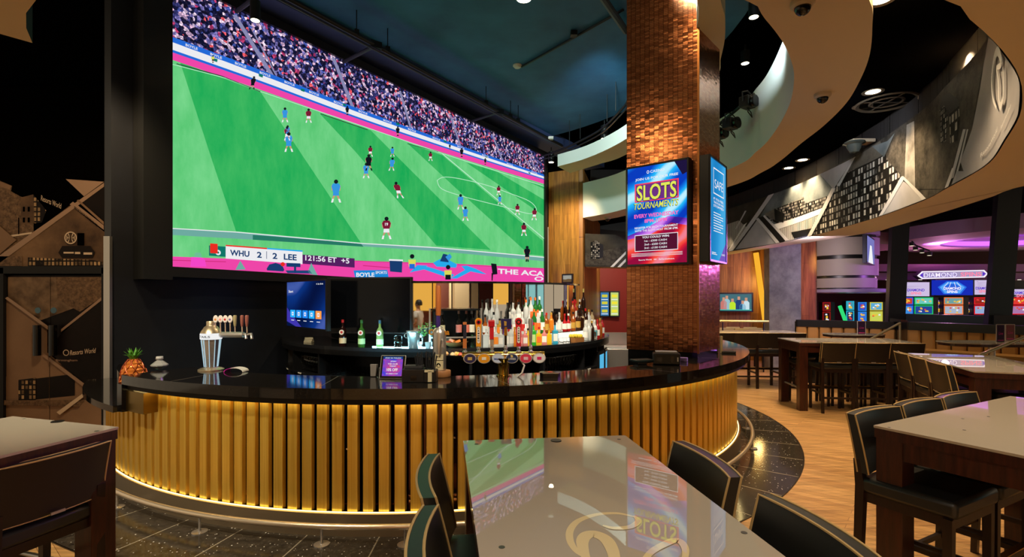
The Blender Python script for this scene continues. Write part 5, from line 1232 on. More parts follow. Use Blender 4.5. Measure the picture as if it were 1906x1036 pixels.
# potted herb next to the bucket
q = on_bb(797, 2.47); t = thing('potted_herb', 'small green leafy plant beside the ice bucket', 'plant', q)
m = MB(); m.lathe([(0.03,0),(0.04,0.07),(0.036,0.07),(0.03,0.065)], (0,0,0), mat('grey_pot', C8(150,160,160), 0.4), 16); m.build('pot', t, local=True, smooth=True)
m = MB(); r2 = random.Random(3)
for i in range(110):
    a, b_, l = r2.uniform(0,6.28), r2.uniform(0.1,1.3), r2.uniform(0.1,0.24)
    e = Vector((math.cos(a)*math.sin(b_)*l*0.55, math.sin(a)*math.sin(b_)*l*0.55, 0.07+math.cos(b_*0.8)*l)); s_ = Vector((r2.uniform(-1,1), r2.uniform(-1,1), r2.uniform(-1,1))).normalized()*0.012; f_ = Vector((math.cos(a), math.sin(a), 0.3))*0.026
    m.raw([e-s_*0.3, e+f_*0.5-s_, e+f_, e+f_*0.5+s_], [(0,1,2,3)], mat('herb_green', C8(80,170,80), 0.5) if i % 3 else mat('herb_pale', C8(150,205,90), 0.5))
m.build('foliage', t, local=True)
# fruit and snack baskets behind the taps
q = on_bb(845, 2.52, 1.161)
for z, px, r, lab in ((1.165, 848, 0.15, 'upper woven snack basket in the wine cabinet'), (1.0, 850, 0.17, 'lower black wire fruit basket under the wine cabinet')):
    if z > 1.1: c = bb(2.36, bba(px, 2.36), z)
    else: c = bb(2.75, bba(px, 2.75), 1.06)
    t = thing('snack_basket', lab, 'basket', c)
    bm = mat('wicker', C8(190,150,90), 0.6) if z > 1.1 else BLACKP
    m = MB(); m.lathe([(r*0.5,0),(r*0.85,0.03),(r,0.06),(r*0.96,0.06),(r*0.5,0.008)], (0,0,0), bm, 20); m.build('basket_bowl', t, local=True, smooth=True)
    for i in range(9 if z > 1.1 else 14):
        a, rr = rnd.uniform(0,6.28), rnd.uniform(0,r*0.7); p = c+Vector((rr*math.cos(a), rr*math.sin(a), 0.035+rnd.uniform(0,0.03)))
        m = MB(); cl = (C8(200,70,30), C8(214,130,60), C8(190,150,80), C8(150,90,40))[i % 4]; m.M = Matrix.Translation(p) @ Matrix.Rotation(rnd.uniform(0,3), 4, 'Z') @ Matrix.Rotation(rnd.uniform(-.5,.5), 4, 'X')
        if z > 1.1: m.box((0,0,0.02), (0.1,0.06,0.03), mat('packet_%d' % (i % 4), cl, 0.35))
        else: m.lathe([(0.001,-0.028),(0.02,-0.02),(0.03,0),(0.02,0.02),(0.001,0.028)], (0,0,0.0), mat('fruit_%d' % (i % 4), C8(*((216,170,110),(190,80,60),(226,180,90),(230,200,150))[i % 4]), 0.5), 10)
        m.build('snack_packet' if z > 1.1 else 'citrus_slice', label=('foil snack packet lying in the upper basket' if z > 1.1 else 'dried fruit piece heaped in the lower basket'), cat='snack' if z > 1.1 else 'fruit', group=('snack packets in the basket' if z > 1.1 else 'fruit pieces in the basket'), smooth=(z < 1.1))
# T-bar beer font
q = onz(937, 699, 1.101); rz = math.radians(3); t = thing('beer_font', 'brass T-bar beer font with six taps and oval badges', 'beer font', q, rz)
FB = mat('font_brass', C8(198,160,70), 0.18, 1.0)
m = MB(); m.lathe([(0.058,0),(0.058,0.008),(0.048,0.012),(0.046,0.05),(0.052,0.11),(0.075,0.15)], (0,0,0), FB, 26); m.build('font_post', t, local=True, smooth=True)
m = MB(); m.tube([(-0.34,0,0.165),(0.34,0,0.165)], 0.036, FB, 20); bar_ = m.build('cross_bar', t, local=True, smooth=True)
bad = [(-0.275,(40,36,80),(200,170,90),''),(-0.16,(238,160,30),(240,230,210),''),(-0.045,(200,215,240),(70,100,180),'Madri'),(0.068,(30,50,90),(210,190,120),'GUINNESS'),(0.182,(226,60,90),(240,200,210),''),(0.292,(245,240,240),(226,50,110),'')]
hd = [(-0.318,'wood'),(-0.205,'yellow'),(-0.095,'redbox'),(0.018,'guin'),(0.125,'red'),(0.225,'silver')]
for i, (x, c1, c2, tx) in enumerate(bad):
    m = MB(); A_ = RX @ Matrix.Diagonal((1.18,0.92,1)); m.lathe([(0.001,0),(0.043,0),(0.046,0.004),(0.043,0.008),(0.001,0.008)], (x,-0.046,0.15-i*0.0), mat('badge_rim', C8(210,205,200), 0.3, 0.5), 24, A_)
    m.lathe([(0.001,0),(0.039,0.0),(0.001,0.001)], (x,-0.0545,0.15), mat('badge_a%d' % i, C8(*c1), 0.35), 24, A_)
    b2 = mat('badge_b%d' % i, C8(*c2), 0.35)
    if tx: box_text(m, tx, x-0.032, 0.138, 0.064, 0.016, lambda a, b_: Vector((a, -0.0565, b_)), b2 if tx != 'GUINNESS' else mat('badge_white', C8(240,240,240), 0.4), 0.02)
    if tx == 'GUINNESS': m.raw([(x-0.009,-0.0565,0.158),(x+0.009,-0.0565,0.158),(x+0.006,-0.0565,0.178),(x-0.012,-0.0565,0.18)], [(0,1,2,3)], b2)
    if not tx: m.box((x,-0.0562,0.15), (0.036,0.002,0.024), b2)
    m.build('tap_badge', t, local=True, smooth=True)
YL, RDH = mat('handle_yellow', C8(238,160,30), 0.35), mat('handle_red', C8(206,24,38), 0.35)
for i, (x, k) in enumerate(hd):
    m = MB(); m.lathe([(0.02,0),(0.02,0.01),(0.012,0.02),(0.017,0.035),(0.012,0.05),(0.008,0.07)], (x,-0.01,0.195), CHROME, 14)
    if k in ('yellow', 'red'):
        H = YL if k == 'yellow' else RDH; o = 0.245; out = [(-0.019,0),(-0.021,0.13),(-0.027,0.20)]+[(-0.03*math.cos(a_), 0.205+0.03*math.sin(a_)) for a_ in [math.pi*j/10 for j in range(11)]]+[(0.027,0.20),(0.021,0.13),(0.019,0)]
        def slab(P_, y0, y1, mt):
            n_ = len(P_); m.raw([(x+a_, y0, o+b_) for a_, b_ in P_]+[(x+a_, y1, o+b_) for a_, b_ in P_], [tuple(range(n_)), tuple(range(n_, 2*n_))[::-1]]+[(j, (j+1)%n_, n_+(j+1)%n_, n_+j) for j in range(n_)], mt)
        slab(out, -0.022, 0.0, H)
        slab([(-0.012,0.035),(-0.012,0.155),(0,0.165),(0.012,0.155),(0.012,0.035),(0,0.025)], -0.0245, -0.022, mat('handle_white', C8(240,235,225), 0.4))
        for j, ch in enumerate('CAMDEN'): box_text(m, ch, x-0.007, o+0.142-j*0.02, 0.014, 0.013, lambda a, b_: Vector((a, -0.0256, b_)), BLACKG, 0.03)
        m.lathe([(0.001,0),(0.021,0),(0.001,0.002)], (x,-0.0235,o+0.2), RDH if k == 'yellow' else BLACKG, 18, RX); m.lathe([(0.001,0),(0.012,0),(0.001,0.002)], (x,-0.0255,o+0.2), BLACKG if k == 'yellow' else RDH, 14, RX)
    elif k == 'wood': m.box((x,-0.01,0.27), (0.03,0.03,0.08), mat('handle_wood')); m.box((x,-0.01,0.36), (0.026,0.026,0.13), mat('handle_navy', C8(28,34,54), 0.4)); m.box((x,-0.01,0.435), (0.03,0.03,0.02), mat('handle_wood'))
    elif k == 'redbox': m.box((x,-0.01,0.275), (0.03,0.03,0.06), STEEL); m.box((x-0.002,-0.01,0.36), (0.034,0.03,0.12), RDH); m.box((x-0.004,-0.012,0.435), (0.052,0.05,0.045), RDH, 0, 0.2)
    elif k == 'guin': m.box((x,-0.01,0.30), (0.02,0.02,0.09), BLACKG); m.box((x,-0.01,0.36), (0.026,0.03,0.05), FB); m.box((x+0.005,-0.005,0.43), (0.085,0.05,0.085), mat('handle_indigo', C8(30,24,84), 0.3)); m.raw([(x-0.012,-0.0315,0.415),(x+0.006,-0.0315,0.415),(x+0.008,-0.0315,0.45),(x-0.014,-0.0315,0.455)], [(0,1,2,3)], mat('harp_gold', C8(206,170,80), 0.3, 0.5)); m.box((x,-0.03,0.39), (0.022,0.03,0.03), FB)
    else: m.lathe([(0.008,0.05),(0.012,0.10),(0.02,0.26),(0.018,0.275),(0.001,0.28)], (x,-0.01,0.195), STEEL, 14)
    m.build('tap_handle', t, local=True, smooth=(k == 'silver'))
for i in range(6):
    x = -0.285+i*0.115; m = MB(); m.tube([(x,0.03,0.16),(x,0.07,0.165),(x,0.085,0.12)], 0.009, CHROME, 10); m.build('tap_spout', t, local=True, smooth=True)
m = MB(); m.tube([(0.14,-0.02,0.13),(0.17,-0.05,0.09),(0.15,-0.06,0.03),(0.11,-0.06,0.0)], 0.008, mat('hook_white', C8(220,214,200), 0.35), 10); m.build('drip_hook', t, local=True, smooth=True)
# hexagonal tray
q = onz(1024, 700, 1.101); t = thing('wine_coaster_tray', 'low hexagonal black tray with a red logo on the counter', 'tray', q)
hx = [(0.085,0.0),(0.06,0.05),(-0.06,0.05),(-0.085,0.0),(-0.06,-0.05),(0.06,-0.05)]
m = MB(); m.prism(hx, 0.0, 0.03, BLACKG); m.prism([(x*1.08,y*1.08) for x, y in hx], 0.03, 0.036, CHROME, mtop=BLACKG); m.lathe([(0.001,0),(0.022,0),(0.001,0.001)], (0,0,0.0365), mat('logo_red', C8(220,60,60), 0.4), 18); m.build('tray_body', t, local=True)
# payment terminals at the foot of the column
q = onz(1240, 677, 1.101); t = thing('card_terminal_dock', 'black payment printer dock on the counter before the copper column', 'till', q, math.radians(-12))
m = MB(); m.box((0,0,0.055), (0.25,0.16,0.11), BLACKP); m.build('dock_body', t, local=True, bevel=0.012)
m = MB(); m.box((0.0,0.0,0.118), (0.2,0.12,0.014), mat('paper_white', C8(150,150,150), 0.6)); m.build('paper_stack', t, local=True)
m = MB(); m.box((-0.07,-0.081,0.05), (0.05,0.003,0.045), BLACKG); m.box((0.05,-0.081,0.055), (0.03,0.003,0.06), BLACKG); m.box((0.1,-0.081,0.055), (0.012,0.003,0.04), WHITE); m.build('port_panel', t, local=True)
q = onz(1195, 677, 1.101); m = MB(); m.box((q.x,q.y,q.z+0.036), (0.20,0.13,0.02), mat('teal_case', C8(20,48,56), 0.35), 0.3, 0.0); m.box((q.x-0.02,q.y,q.z+0.013), (0.1,0.1,0.026), BLACKP, 0.3); m.build('tablet_case', label='dark teal tablet case leaning left of the payment dock', cat='tablet', bevel=0.004)
q = onz(1271, 672, 1.101); m = MB(); m.box((q.x,q.y,q.z+0.02), (0.09,0.05,0.04), mat('lilac_card', C8(150,130,200), 0.4), -0.5); m.build('card_reader', label='small lilac card reader right of the payment dock', cat='card reader', bevel=0.004)
q = onz(1342, 657, 1.101); m = MB(); m.box((q.x,q.y,q.z+0.1), (0.03,0.03,0.2), mat('cream_post', C8(180,160,120), 0.4)); m.box((q.x+0.09,q.y+0.02,q.z+0.012), (0.16,0.12,0.02), BLACKP, -0.3); m.build('menu_stand', label='slim cream upright with a small black foot right of the column', cat='stand', bevel=0.002)
# ------------------------------------------------------------------ tables and chairs of the lounge
def f_glasstop(nt, b):
    pass
TOPG = mat('white_glass_top', C8(192,182,168), 0.0, ior=1.75, spec=0.6)
LOGO = mat('table_logo', C8(244,226,180), 0.0, ior=1.75, spec=0.6)
TH = 1.06
def table(name_label, c0, lx, sx, L_, W_, logo=None, leg_show=True, group='high tables with white glass tops'):
    """c0: corner, lx: unit vector along the long side, sx: unit along the short side"""
    lx = Vector((*lx, 0)).normalized(); sx = Vector((*sx, 0)).normalized()
    ctr = Vector((c0[0], c0[1], 0))+lx*L_/2+sx*W_/2
    t = thing('high_table', name_label, 'table', (ctr.x, ctr.y, 0), math.atan2(lx.y, lx.x), group)
    P = lambda a, b_: ctr+lx*a+sx*b_
    def rect(mb, a0, a1, b0, b1, z0, z1, mt, **k): mb.prism([tuple(P(a,b_).xy) for a, b_ in ((a0,b0),(a1,b0),(a1,b1),(a0,b1))], z0, z1, mt, **k)
    hl, hw = L_/2, W_/2
    m = MB(); rect(m, -hl, hl, -hw, hw, TH-0.012, TH, TOPG); m.build('glass_top', t, bevel=0.002)
    m = MB(); rect(m, -hl+0.002, hl-0.002, -hw+0.002, hw-0.002, TH-0.062, TH-0.012, DARKWOOD); m.build('table_top', t, bevel=0.004)
    m = MB(); g = 0.012
    for s_ in (-1, 1): rect(m, -hl+g, hl-g, s_*(hw-g-0.015)-0.012, s_*(hw-g-0.015)+0.012, TH-0.16, TH-0.062, DARKWOOD); rect(m, s_*(hl-g-0.015)-0.012, s_*(hl-g-0.015)+0.012, -hw+g, hw-g, TH-0.16, TH-0.062, DARKWOOD)
    m.build('apron', t)
    for a in (-1, 1):
        for b_ in (-1, 1):
            m = MB(); ca_, cb_ = a*(hl-0.07), b_*(hw-0.07); rect(m, ca_-0.062, ca_+0.062, cb_-0.062, cb_+0.062, 0, TH-0.063, DARKWOOD); m.build('leg', t, bevel=0.004)
        m = MB(); m.tube([P(a*(hl-0.07), -hw+0.1)+Vector((0,0,0.33)), P(a*(hl-0.07), hw-0.1)+Vector((0,0,0.33))], 0.014, STEEL, 10); m.build('foot_bar', t, smooth=True)
    return t, P, hl, hw
def table_px(label, c0, lx, L_, W_, s_=1):
    l = Vector(lx).normalized(); s = Vector((l.y*s_, -l.x*s_)); return table(label, c0, tuple(l), tuple(s), L_, W_)
# 1 foreground centre
T1c = Vector((-0.236, 2.46)); l1 = Vector((0.134,-0.991)); s1 = Vector((0.991,0.118))
t1, P1_, hl1, hw1 = table('white glass-topped high table with a looping logo in the centre foreground', T1c, l1, s1, 1.78, 0.808)
def T1S(px, py, lay=1): q = onz(px, py, TH); return Vector((q.x, q.y, TH+0.0004*lay))
def strokes(mb, px, wpx, mt, lay=1, per=8):
    sp2 = spline([(onz(x, y, TH).x, onz(x, y, TH).y) for x, y in px], per); n_ = len(sp2)
    L_, R_ = [], []
    for i, p in enumerate(sp2):
        d = (sp2[min(i+1,n_-1)]-sp2[max(i-1,0)]).normalized(); nn = Vector((-d.y, d.x)); f = i/(n_-1)
        w2 = wpx*(0.25+0.75*math.sin(math.pi*min(max(f,0.02),0.98))**0.7)/2; L_.append(p+nn*w2); R_.append(p-nn*w2)
    for i in range(n_-1): mb.face([(v.x,v.y,TH+0.0005*lay) for v in (L_[i],L_[i+1],R_[i+1],R_[i])], mt)
m = MB()
strokes(m, [(1182,962),(1150,955),(1112,957),(1078,968),(1062,985),(1061,1005),(1072,1024),(1090,1036),(1120,1050)], 0.022, LOGO, 1)
strokes(m, [(1100,1062),(1088,1030),(1084,1008),(1092,996),(1108,994),(1128,1004),(1140,1024),(1146,1050),(1152,1064)], 0.042, LOGO, 2)
strokes(m, [(1122,978),(1142,983),(1172,981),(1188,970),(1180,960)], 0.022, LOGO, 3)
m.build('printed_logo', t1); m = MB()
strokes(m, [(1186,1064),(1210,1030),(1240,1012),(1262,1006),(1276,1024),(1270,1060)], 0.026, LOGO, 4)
m.build('printed_logo', t1)
for px, py in ((887,826),(1152,817),(934,1018),(1385,991)):
    q = onz(px, py, TH); m = MB(); m.lathe([(0.009,TH+0.0005),(0.009,TH+0.0012),(0.001,TH+0.0012)], (q.x,q.y,0), mat('fixing_cap', C8(60,66,62), 0.4), 14); m.build('fixing_cap', t1)
q = onz(1035, 820, TH); m = MB(); m.lathe([(0.026,TH+0.0005),(0.026,TH+0.004),(0.001,TH+0.004)], (q.x,q.y,0), BLACKP, 20); m.build('cable_grommet', t1)
# 2 right foreground, 3 left foreground, 4 middle right, 5 right, 6 far
l2 = Vector((0.883,0.469)); t2, P2_, hl2, hw2 = table('white glass-topped high table in the right foreground corner', (1.95,2.754), l2, (0.469,-0.883), 1.74, 0.82)
l3 = Vector((-0.258,-0.966)); t3, P3__, hl3, hw3 = table('white glass-topped high table in the left foreground corner', (-2.096,2.72), l3, (-0.955,0.29), 1.74, 0.84)
for (px, py) in ((45,779),(180,802)):
    q = onz(px, py, TH)
    if True:
        m = MB(); r_ = 0.011 if px == 180 else 0.008; m.lathe([(r_*3 if px == 107 else r_,TH+0.0005),(r_,TH+0.0012),(0.001,TH+0.0012)], (q.x,q.y,0), mat('fixing_cap'), 14); m.build('fixing_cap', t3)
q = onz(107, 784.5, TH); m = MB(); m.lathe([(0.03,TH+0.0005),(0.03,TH+0.004),(0.001,TH+0.004)], (q.x,q.y,0), BLACKP, 20); m.build('cable_grommet', t3)
l4 = Vector((0.9976,-0.07)); t4, P4_, hl4, hw4 = table('high table with near chairs standing right of the bar on the oak floor', (4.42,7.85), l4, (0.13,0.9915), 1.78, 0.86)
l5 = Vector((0.354,0.935)); t5, P5_, hl5, hw5 = table('high table at the right edge with the casino sign reflected in its top', (4.32,4.77), l5, (0.935,-0.354), 1.67, 0.82)
l6 = Vector((0.9976,-0.06)); t6, P6_, hl6, hw6 = table('farthest high table, behind the copper column near the pier', (3.75,9.95), l6, (0.06,0.9976), 1.9, 0.8)
for (px, py, s_) in ((1880,738,.02),):
    pass
for tt, pts_ in ((t2, ((1655,795),(1792,779),(1840,775),(1795,800))),):
    for px, py in pts_:
        q = onz(px, py, TH); m = MB(); m.lathe([(0.007,TH+0.0005),(0.007,TH+0.0012),(0.001,TH+0.0012)], (q.x,q.y,0), mat('fixing_cap'), 12); m.build('fixing_cap', tt)

# chair: origin on the floor under the seat; back at -Y
def make_chair(backmat, w=0.47):
    t = thing('bar_chair', '', 'chair'); hw = w/2
    # legs
    for sx_ in (-1, 1):
        m = MB(); m.raw([(sx_*hw-0.021,-0.23,0),(sx_*hw+0.0,-0.23,0),(sx_*hw+0.0,-0.195,0),(sx_*hw-0.021,-0.195,0)] if False else
              [(sx_*(hw-0.02)-0.018,-0.245,0),(sx_*(hw-0.02)+0.018,-0.245,0),(sx_*(hw-0.02)+0.018,-0.21,0),(sx_*(hw-0.02)-0.018,-0.21,0),
               (sx_*(hw-0.02)-0.021,-0.225,0.72),(sx_*(hw-0.02)+0.021,-0.225,0.72),(sx_*(hw-0.02)+0.021,-0.18,0.72),(sx_*(hw-0.02)-0.021,-0.18,0.72),
               (sx_*(hw-0.02)-0.02,-0.235,0.86),(sx_*(hw-0.02)+0.02,-0.235,0.86),(sx_*(hw-0.02)+0.02,-0.2,0.86),(sx_*(hw-0.02)-0.02,-0.2,0.86)],
              [(0,1,5,4),(1,2,6,5),(2,3,7,6),(3,0,4,7),(4,5,9,8),(5,6,10,9),(6,7,11,10),(7,4,8,11),(3,2,1,0),(8,9,10,11)], DARKWOOD2); m.build('leg', t, local=True)
        m = MB(); m.box((sx_*(hw-0.022),0.19,0.34), (0.04,0.04,0.68), DARKWOOD2, 0, 0, 0.8); m.build('leg', t, local=True)
        m = MB(); m.box((sx_*(hw-0.022),-0.02,0.30), (0.022,0.40,0.03), DARKWOOD2); m.build('stretcher', t, local=True)
    m = MB(); m.box((0,0.195,0.34), (w-0.06,0.024,0.04), DARKWOOD2); s_ = m.build('stretcher', t, local=True)
    m = MB(); m.box((0,0.194,0.362), (w-0.09,0.034,0.006), BRASS); m.build('foot_plate', s_, local=True)
    m = MB(); m.box((0,-0.215,0.24), (w-0.06,0.022,0.03), DARKWOOD2); m.build('stretcher', t, local=True)
    m = MB(); m.box((0,0,0.66), (w-0.03,0.42,0.05), DARKWOOD2); m.build('seat_frame', t, local=True)
    m = MB(); m.box((0,0.005,0.725), (w,0.45,0.085), LEATHER); m.build('seat', t, local=True, bevel=0.022, smooth=True)
    # backrest: curved and leaning slab
    def prof_(x, z, side_):       # side_ 0 inner face, 1 outer face
        u = (z-0.79)/0.31; y = -0.185-0.055*u-0.015*u*u; y += 0.03*(2*x/w)**2
        th = 0.058-0.012*u
        return Vector((x, y-(th if side_ else 0), z))
    nx, nz = 10, 5; xs = [-hw+w*i/nx for i in range(nx+1)]; zs = [0.79+0.31*j/nz for j in range(nz+1)]
    vs = [prof_(x, z, 0) for z in zs for x in xs]; ve = [prof_(x, z, 1) for z in zs for x in xs]; k = nx+1
    m = MB(); m.raw(vs, [(j*k+i, j*k+i+1, (j+1)*k+i+1, (j+1)*k+i) for j in range(nz) for i in range(nx)], LEATHER)
    o = 0; edge = [i for i in range(k)]; n0 = len(vs)
    m.raw(ve, [(j*k+i, (j+1)*k+i, (j+1)*k+i+1, j*k+i+1) for j in range(nz) for i in range(nx)], backmat)
    allv = vs+ve; fs = []
    for i in range(nx): fs.append((nz*k+i, nz*k+i+1, n0+nz*k+i+1, n0+nz*k+i)); fs.append((i, n0+i, n0+i+1, i+1))
    for j in range(nz): fs.append((j*k, (j+1)*k, n0+(j+1)*k, n0+j*k)); fs.append((j*k+nx, n0+j*k+nx, n0+(j+1)*k+nx, (j+1)*k+nx))
    m.raw(allv, fs, LEATHER)
    bk_ = m.build('backrest', t, local=True, smooth=True, angle=50)
    m = MB(); r_ = 0.0045
    for sd in (0, 1):
        loop = [prof_(-hw, z, sd) for z in zs]+[prof_(x, zs[-1], sd) for x in xs[1:]]+[prof_(hw, z, sd) for z in zs[::-1][1:]]
        m.tube(loop, r_, PIPING, 6)
    m.tube([prof_(x, zs[0], 1) for x in xs], r_*0.7, PIPING, 6)
    m.build('piping', bk_, local=True, smooth=True)
    m = MB(); m.box((0,-0.262,0.80), (0.06,0.006,0.014), STEEL); m.build('name_plate', t, local=True)
    return t
protoA = make_chair(LEATHERB); used = [0]
CH = {}
for c in COL.objects:
    if c.parent: CH.setdefault(c.parent.name, []).append(c)
def copy_chair(o):
    c = o.copy(); COL.objects.link(c)
    for k in CH.get(o.name, []):
        a = k.copy(); COL.objects.link(a); a.parent = c
        for k2_ in CH.get(k.name, []):
            b_ = k2_.copy(); COL.objects.link(b_); b_.parent = a
    return c
def chair(P, hl, hw, a, side_, label, group, off=0.0, sc=1.0, end=False, jit=0.0):
    """a: distance along the long side from the table centre, side_: +1/-1 which long side"""
    o = protoA if not used[0] else copy_chair(protoA); used[0] = 1
    back = hw+0.10+off-0.0          # plane of the backrest's inner top, measured outward from the table centre line
    cpos = P(a, side_*(back-0.24)); out = (P(0, side_)-P(0, 0)).normalized()
    o.location = (cpos.x, cpos.y, 0); o.rotation_euler = (0, 0, math.atan2(out.x, -out.y)+jit); o.scale = (1,1,sc)
    o['label'] = label; o['group'] = group; return o
g1 = 'chairs at the centre foreground table'
chair(P1_, hl1, hw1, -hl1+0.56, -1, 'dark leather bar chair at the left of the centre table, next to the bar', g1, 0.03)
chair(P1_, hl1, hw1, -hl1+1.09, -1, 'dark leather bar chair at the left of the centre table, at the bottom edge', g1, 0.03)
chair(P1_, hl1, hw1, -hl1+0.50, 1, 'dark leather bar chair right of the centre table, beside the foot rail', g1, 0.04)
chair(P1_, hl1, hw1, -hl1+1.13, 1, 'dark leather bar chair right of the centre table, cut by the bottom edge', g1, 0.04)
g2 = 'chairs at the right foreground table'
for i, nm in enumerate(('nearest', 'middle', 'farthest')): chair(P2_, hl2, hw2, -hl2+0.22+i*0.5, -1, '%s of three dark chairs with cream piping behind the right foreground table' % nm, g2)
g3 = 'chairs at the left foreground table'
for i, nm in enumerate(('dark chair tucked under the left foreground table at its right end', 'dark chair tucked under the left foreground table at the picture edge')): chair(P3__, hl3, hw3, -hl3+0.30+i*0.55, -1, nm, g3, -0.105, 0.915)
g4 = 'chairs at the table right of the bar'
for i, nm in enumerate(('left', 'middle', 'right')): chair(P4_, hl4, hw4, -hl4+0.50+i*0.49, -1, '%s of three brown-backed chairs on the near side of the table right of the bar' % nm, g4, 0.06, 0.97)
for i, nm in enumerate(('left', 'middle', 'right')): chair(P4_, hl4, hw4, -hl4+0.40+i*0.5, 1, '%s of three dark chairs on the far side of the table right of the bar' % nm, g4, -0.12, 0.945)
g5 = 'chairs at the right edge table'
for i, nm in enumerate(('nearest', 'middle', 'farthest')): chair(P5_, hl5, hw5, -hl5+0.42+i*0.5, -1, '%s of three brown-backed chairs on the left of the right edge table' % nm, g5, 0.02, 0.985)
chair(P5_, hl5, hw5, 0.1, 1, 'dark chair on the far side of the right edge table', g5, 0.0)
g6 = 'chairs at the farthest high table'
for i, nm in enumerate(('first', 'second', 'third', 'fourth')): chair(P6_, hl6, hw6, -hl6+0.30+i*0.44, -1, '%s from the left of the dark chairs at the farthest high table' % nm, g6, 0.03, 0.97)

# ------------------------------------------------------------------ booths, low tables and rails
def booth(a, b, z_seat, z_top, n_, label):
    a = Vector((*a, 0)); b = Vector((*b, 0)); d = (b-a); L_ = d.length; d.normalize(); n2 = Vector((d.y, -d.x, 0))
    t = thing('booth_bench', label, 'bench', ((a+b)/2).to_tuple(), math.atan2(d.y, d.x), 'tan leather booths')
    def pr(mb, x0, x1, o0, o1, z0, z1, mt): P_ = [a+d*x0+n2*o0, a+d*x1+n2*o0, a+d*x1+n2*o1, a+d*x0+n2*o1]; mb.prism([(p.x,p.y) for p in P_], z0, z1, mt)
    for i in range(n_):
        m = MB(); x0, x1 = L_*i/n_+0.006, L_*(i+1)/n_-0.006; pr(m, x0, x1, -0.02, 0.12, z_seat, z_top-0.14, TAN); m.build('back_cushion', t, bevel=0.035, smooth=True)
    m = MB(); pr(m, 0, L_, 0.1, 0.55, z_seat-0.14, z_seat, TAN); m.build('seat_cushion', t, bevel=0.03, smooth=True)
    m = MB(); pr(m, 0, L_, -0.06, 0.13, z_top-0.14, z_top, BLACKP); m.build('head_roll', t, bevel=0.04, smooth=True)
    m = MB(); pr(m, -0.03, L_+0.03, -0.12, 0.5, 0, z_seat-0.14, BLACKG); pr(m, -0.03, L_+0.03, -0.14, -0.04, 0, z_top-0.04, BLACKG); m.build('plinth', t)
    return t
booth(at(1482,553,11.0).xy, at(1668,553,10.0).xy, 0.86, 1.27, 8, 'long tan leather booth with black top roll behind the middle right table')
booth(at(1692,553,9.2).xy, at(1935,553,7.8).xy, 0.86, 1.31, 8, 'long tan leather booth at the right edge in front of the window')
m = MB(); q0, q1 = at(1668,553,10.0), at(1690,553,9.3); m.prism([(q0.x,q0.y),(q1.x,q1.y),(q1.x+0.1,q1.y+0.3),(q0.x+0.1,q0.y+0.3)], 0, 1.33, BLACKG); m.build('booth_end_post', label='glossy black end post between the two tan booths', cat='post')
def lowtable(px, py, d, w_, dp, label):
    c = at(px, py, d); t = thing('booth_table', label, 'table', (c.x, c.y, 0), -0.06, 'oval booth tables')
    m = MB(); pl = [(w_/2*math.copysign(abs(math.cos(a))**0.6, math.cos(a)), dp/2*math.copysign(abs(math.sin(a))**0.6, math.sin(a))) for a in [2*math.pi*i/32 for i in range(32)]]
    m.prism(pl, c.z-0.012, c.z, TOPG); m.prism([(x*0.98,y*0.98) for x, y in pl], c.z-0.05, c.z-0.012, DARKWOOD); m.build('table_top', t, local=True)
    m = MB(); m.lathe([(0.22,0),(0.22,0.015),(0.04,0.03),(0.04,c.z-0.05)], (0,0,0), STEEL, 18); m.build('pedestal', t, local=True, smooth=True)
    return c
c1 = lowtable(1588, 621, 9.4, 0.98, 0.6, 'oval booth table with one purple menu card on it')
c2 = lowtable(1846, 636, 7.3, 1.35, 0.6, 'oval booth table at the right edge with two menu cards on it')
def card(px, py0, py1, d, wpx, label, c1_, c2_, rz=0.0):
    q = at(px, py1, d); h = (py1-py0)/F*d; w_ = wpx/F*d; t = thing('menu_card', label, 'menu card', q, rz)
    m = MB(); m.box((0,0,h/2), (w_,0.006,h), mat('card_edge', C8(190,180,180), 0.3)); m.build('card_holder', t, local=True)
    m = MB(); m.box((0,-0.004,h/2), (w_*0.84,0.002,h*0.92), mat('card_%d' % sum(c1_), C8(*c1_), 0.3)); m.box((0,-0.0055,h*0.12), (w_*0.7,0.001,h*0.05), mat('card_p', C8(*c2_), 0.4)); box_text(m, 'Live', -w_*0.25, h*0.42, w_*0.5, h*0.16, lambda a, b_: Vector((a, -0.006, b_)), mat('card_p'), 0.0, 0.3); m.build('printed_card', t, local=True)
card(1603.5, 597, 622, 9.35, 16, 'purple menu card standing on the left booth table', (50,18,60), (220,60,150))
card(1862, 603, 637, 7.28, 17, 'purple menu card standing on the right booth table', (50,20,62), (220,60,150), 0.05)
card(1880, 603, 634, 7.4, 16, 'maroon menu card beside the purple one on the right booth table', (110,40,54), (220,200,180), -0.15)
def hrail(pts, label):
    t = thing('handrail', label, 'handrail', (pts[0].x, pts[0].y, 0), 0, 'metal handrails by the booths')
    m = MB(); m.tube(pts, 0.02, mat('rail_cream', C8(196,180,140), 0.3, 0.6), 12); m.build('rail_bar', t, smooth=True)
    m = MB(); e = pts[-1]; m.tube([e, (e.x, e.y, 0)], 0.018, mat('rail_cream'), 10); m.build('rail_post', t, smooth=True)
    m = MB(); e = pts[0]; m.tube([e, (e.x, e.y, 0)], 0.018, mat('rail_cream'), 10); m.build('rail_post', t, smooth=True)
hrail([at(1622,630,8.9), at(1675,601,9.3)], 'sloping metal handrail before the left booth end')
hrail([at(1823,661,6.2), at(1915,624,6.5)], 'sloping metal handrail at the right edge before the booth')
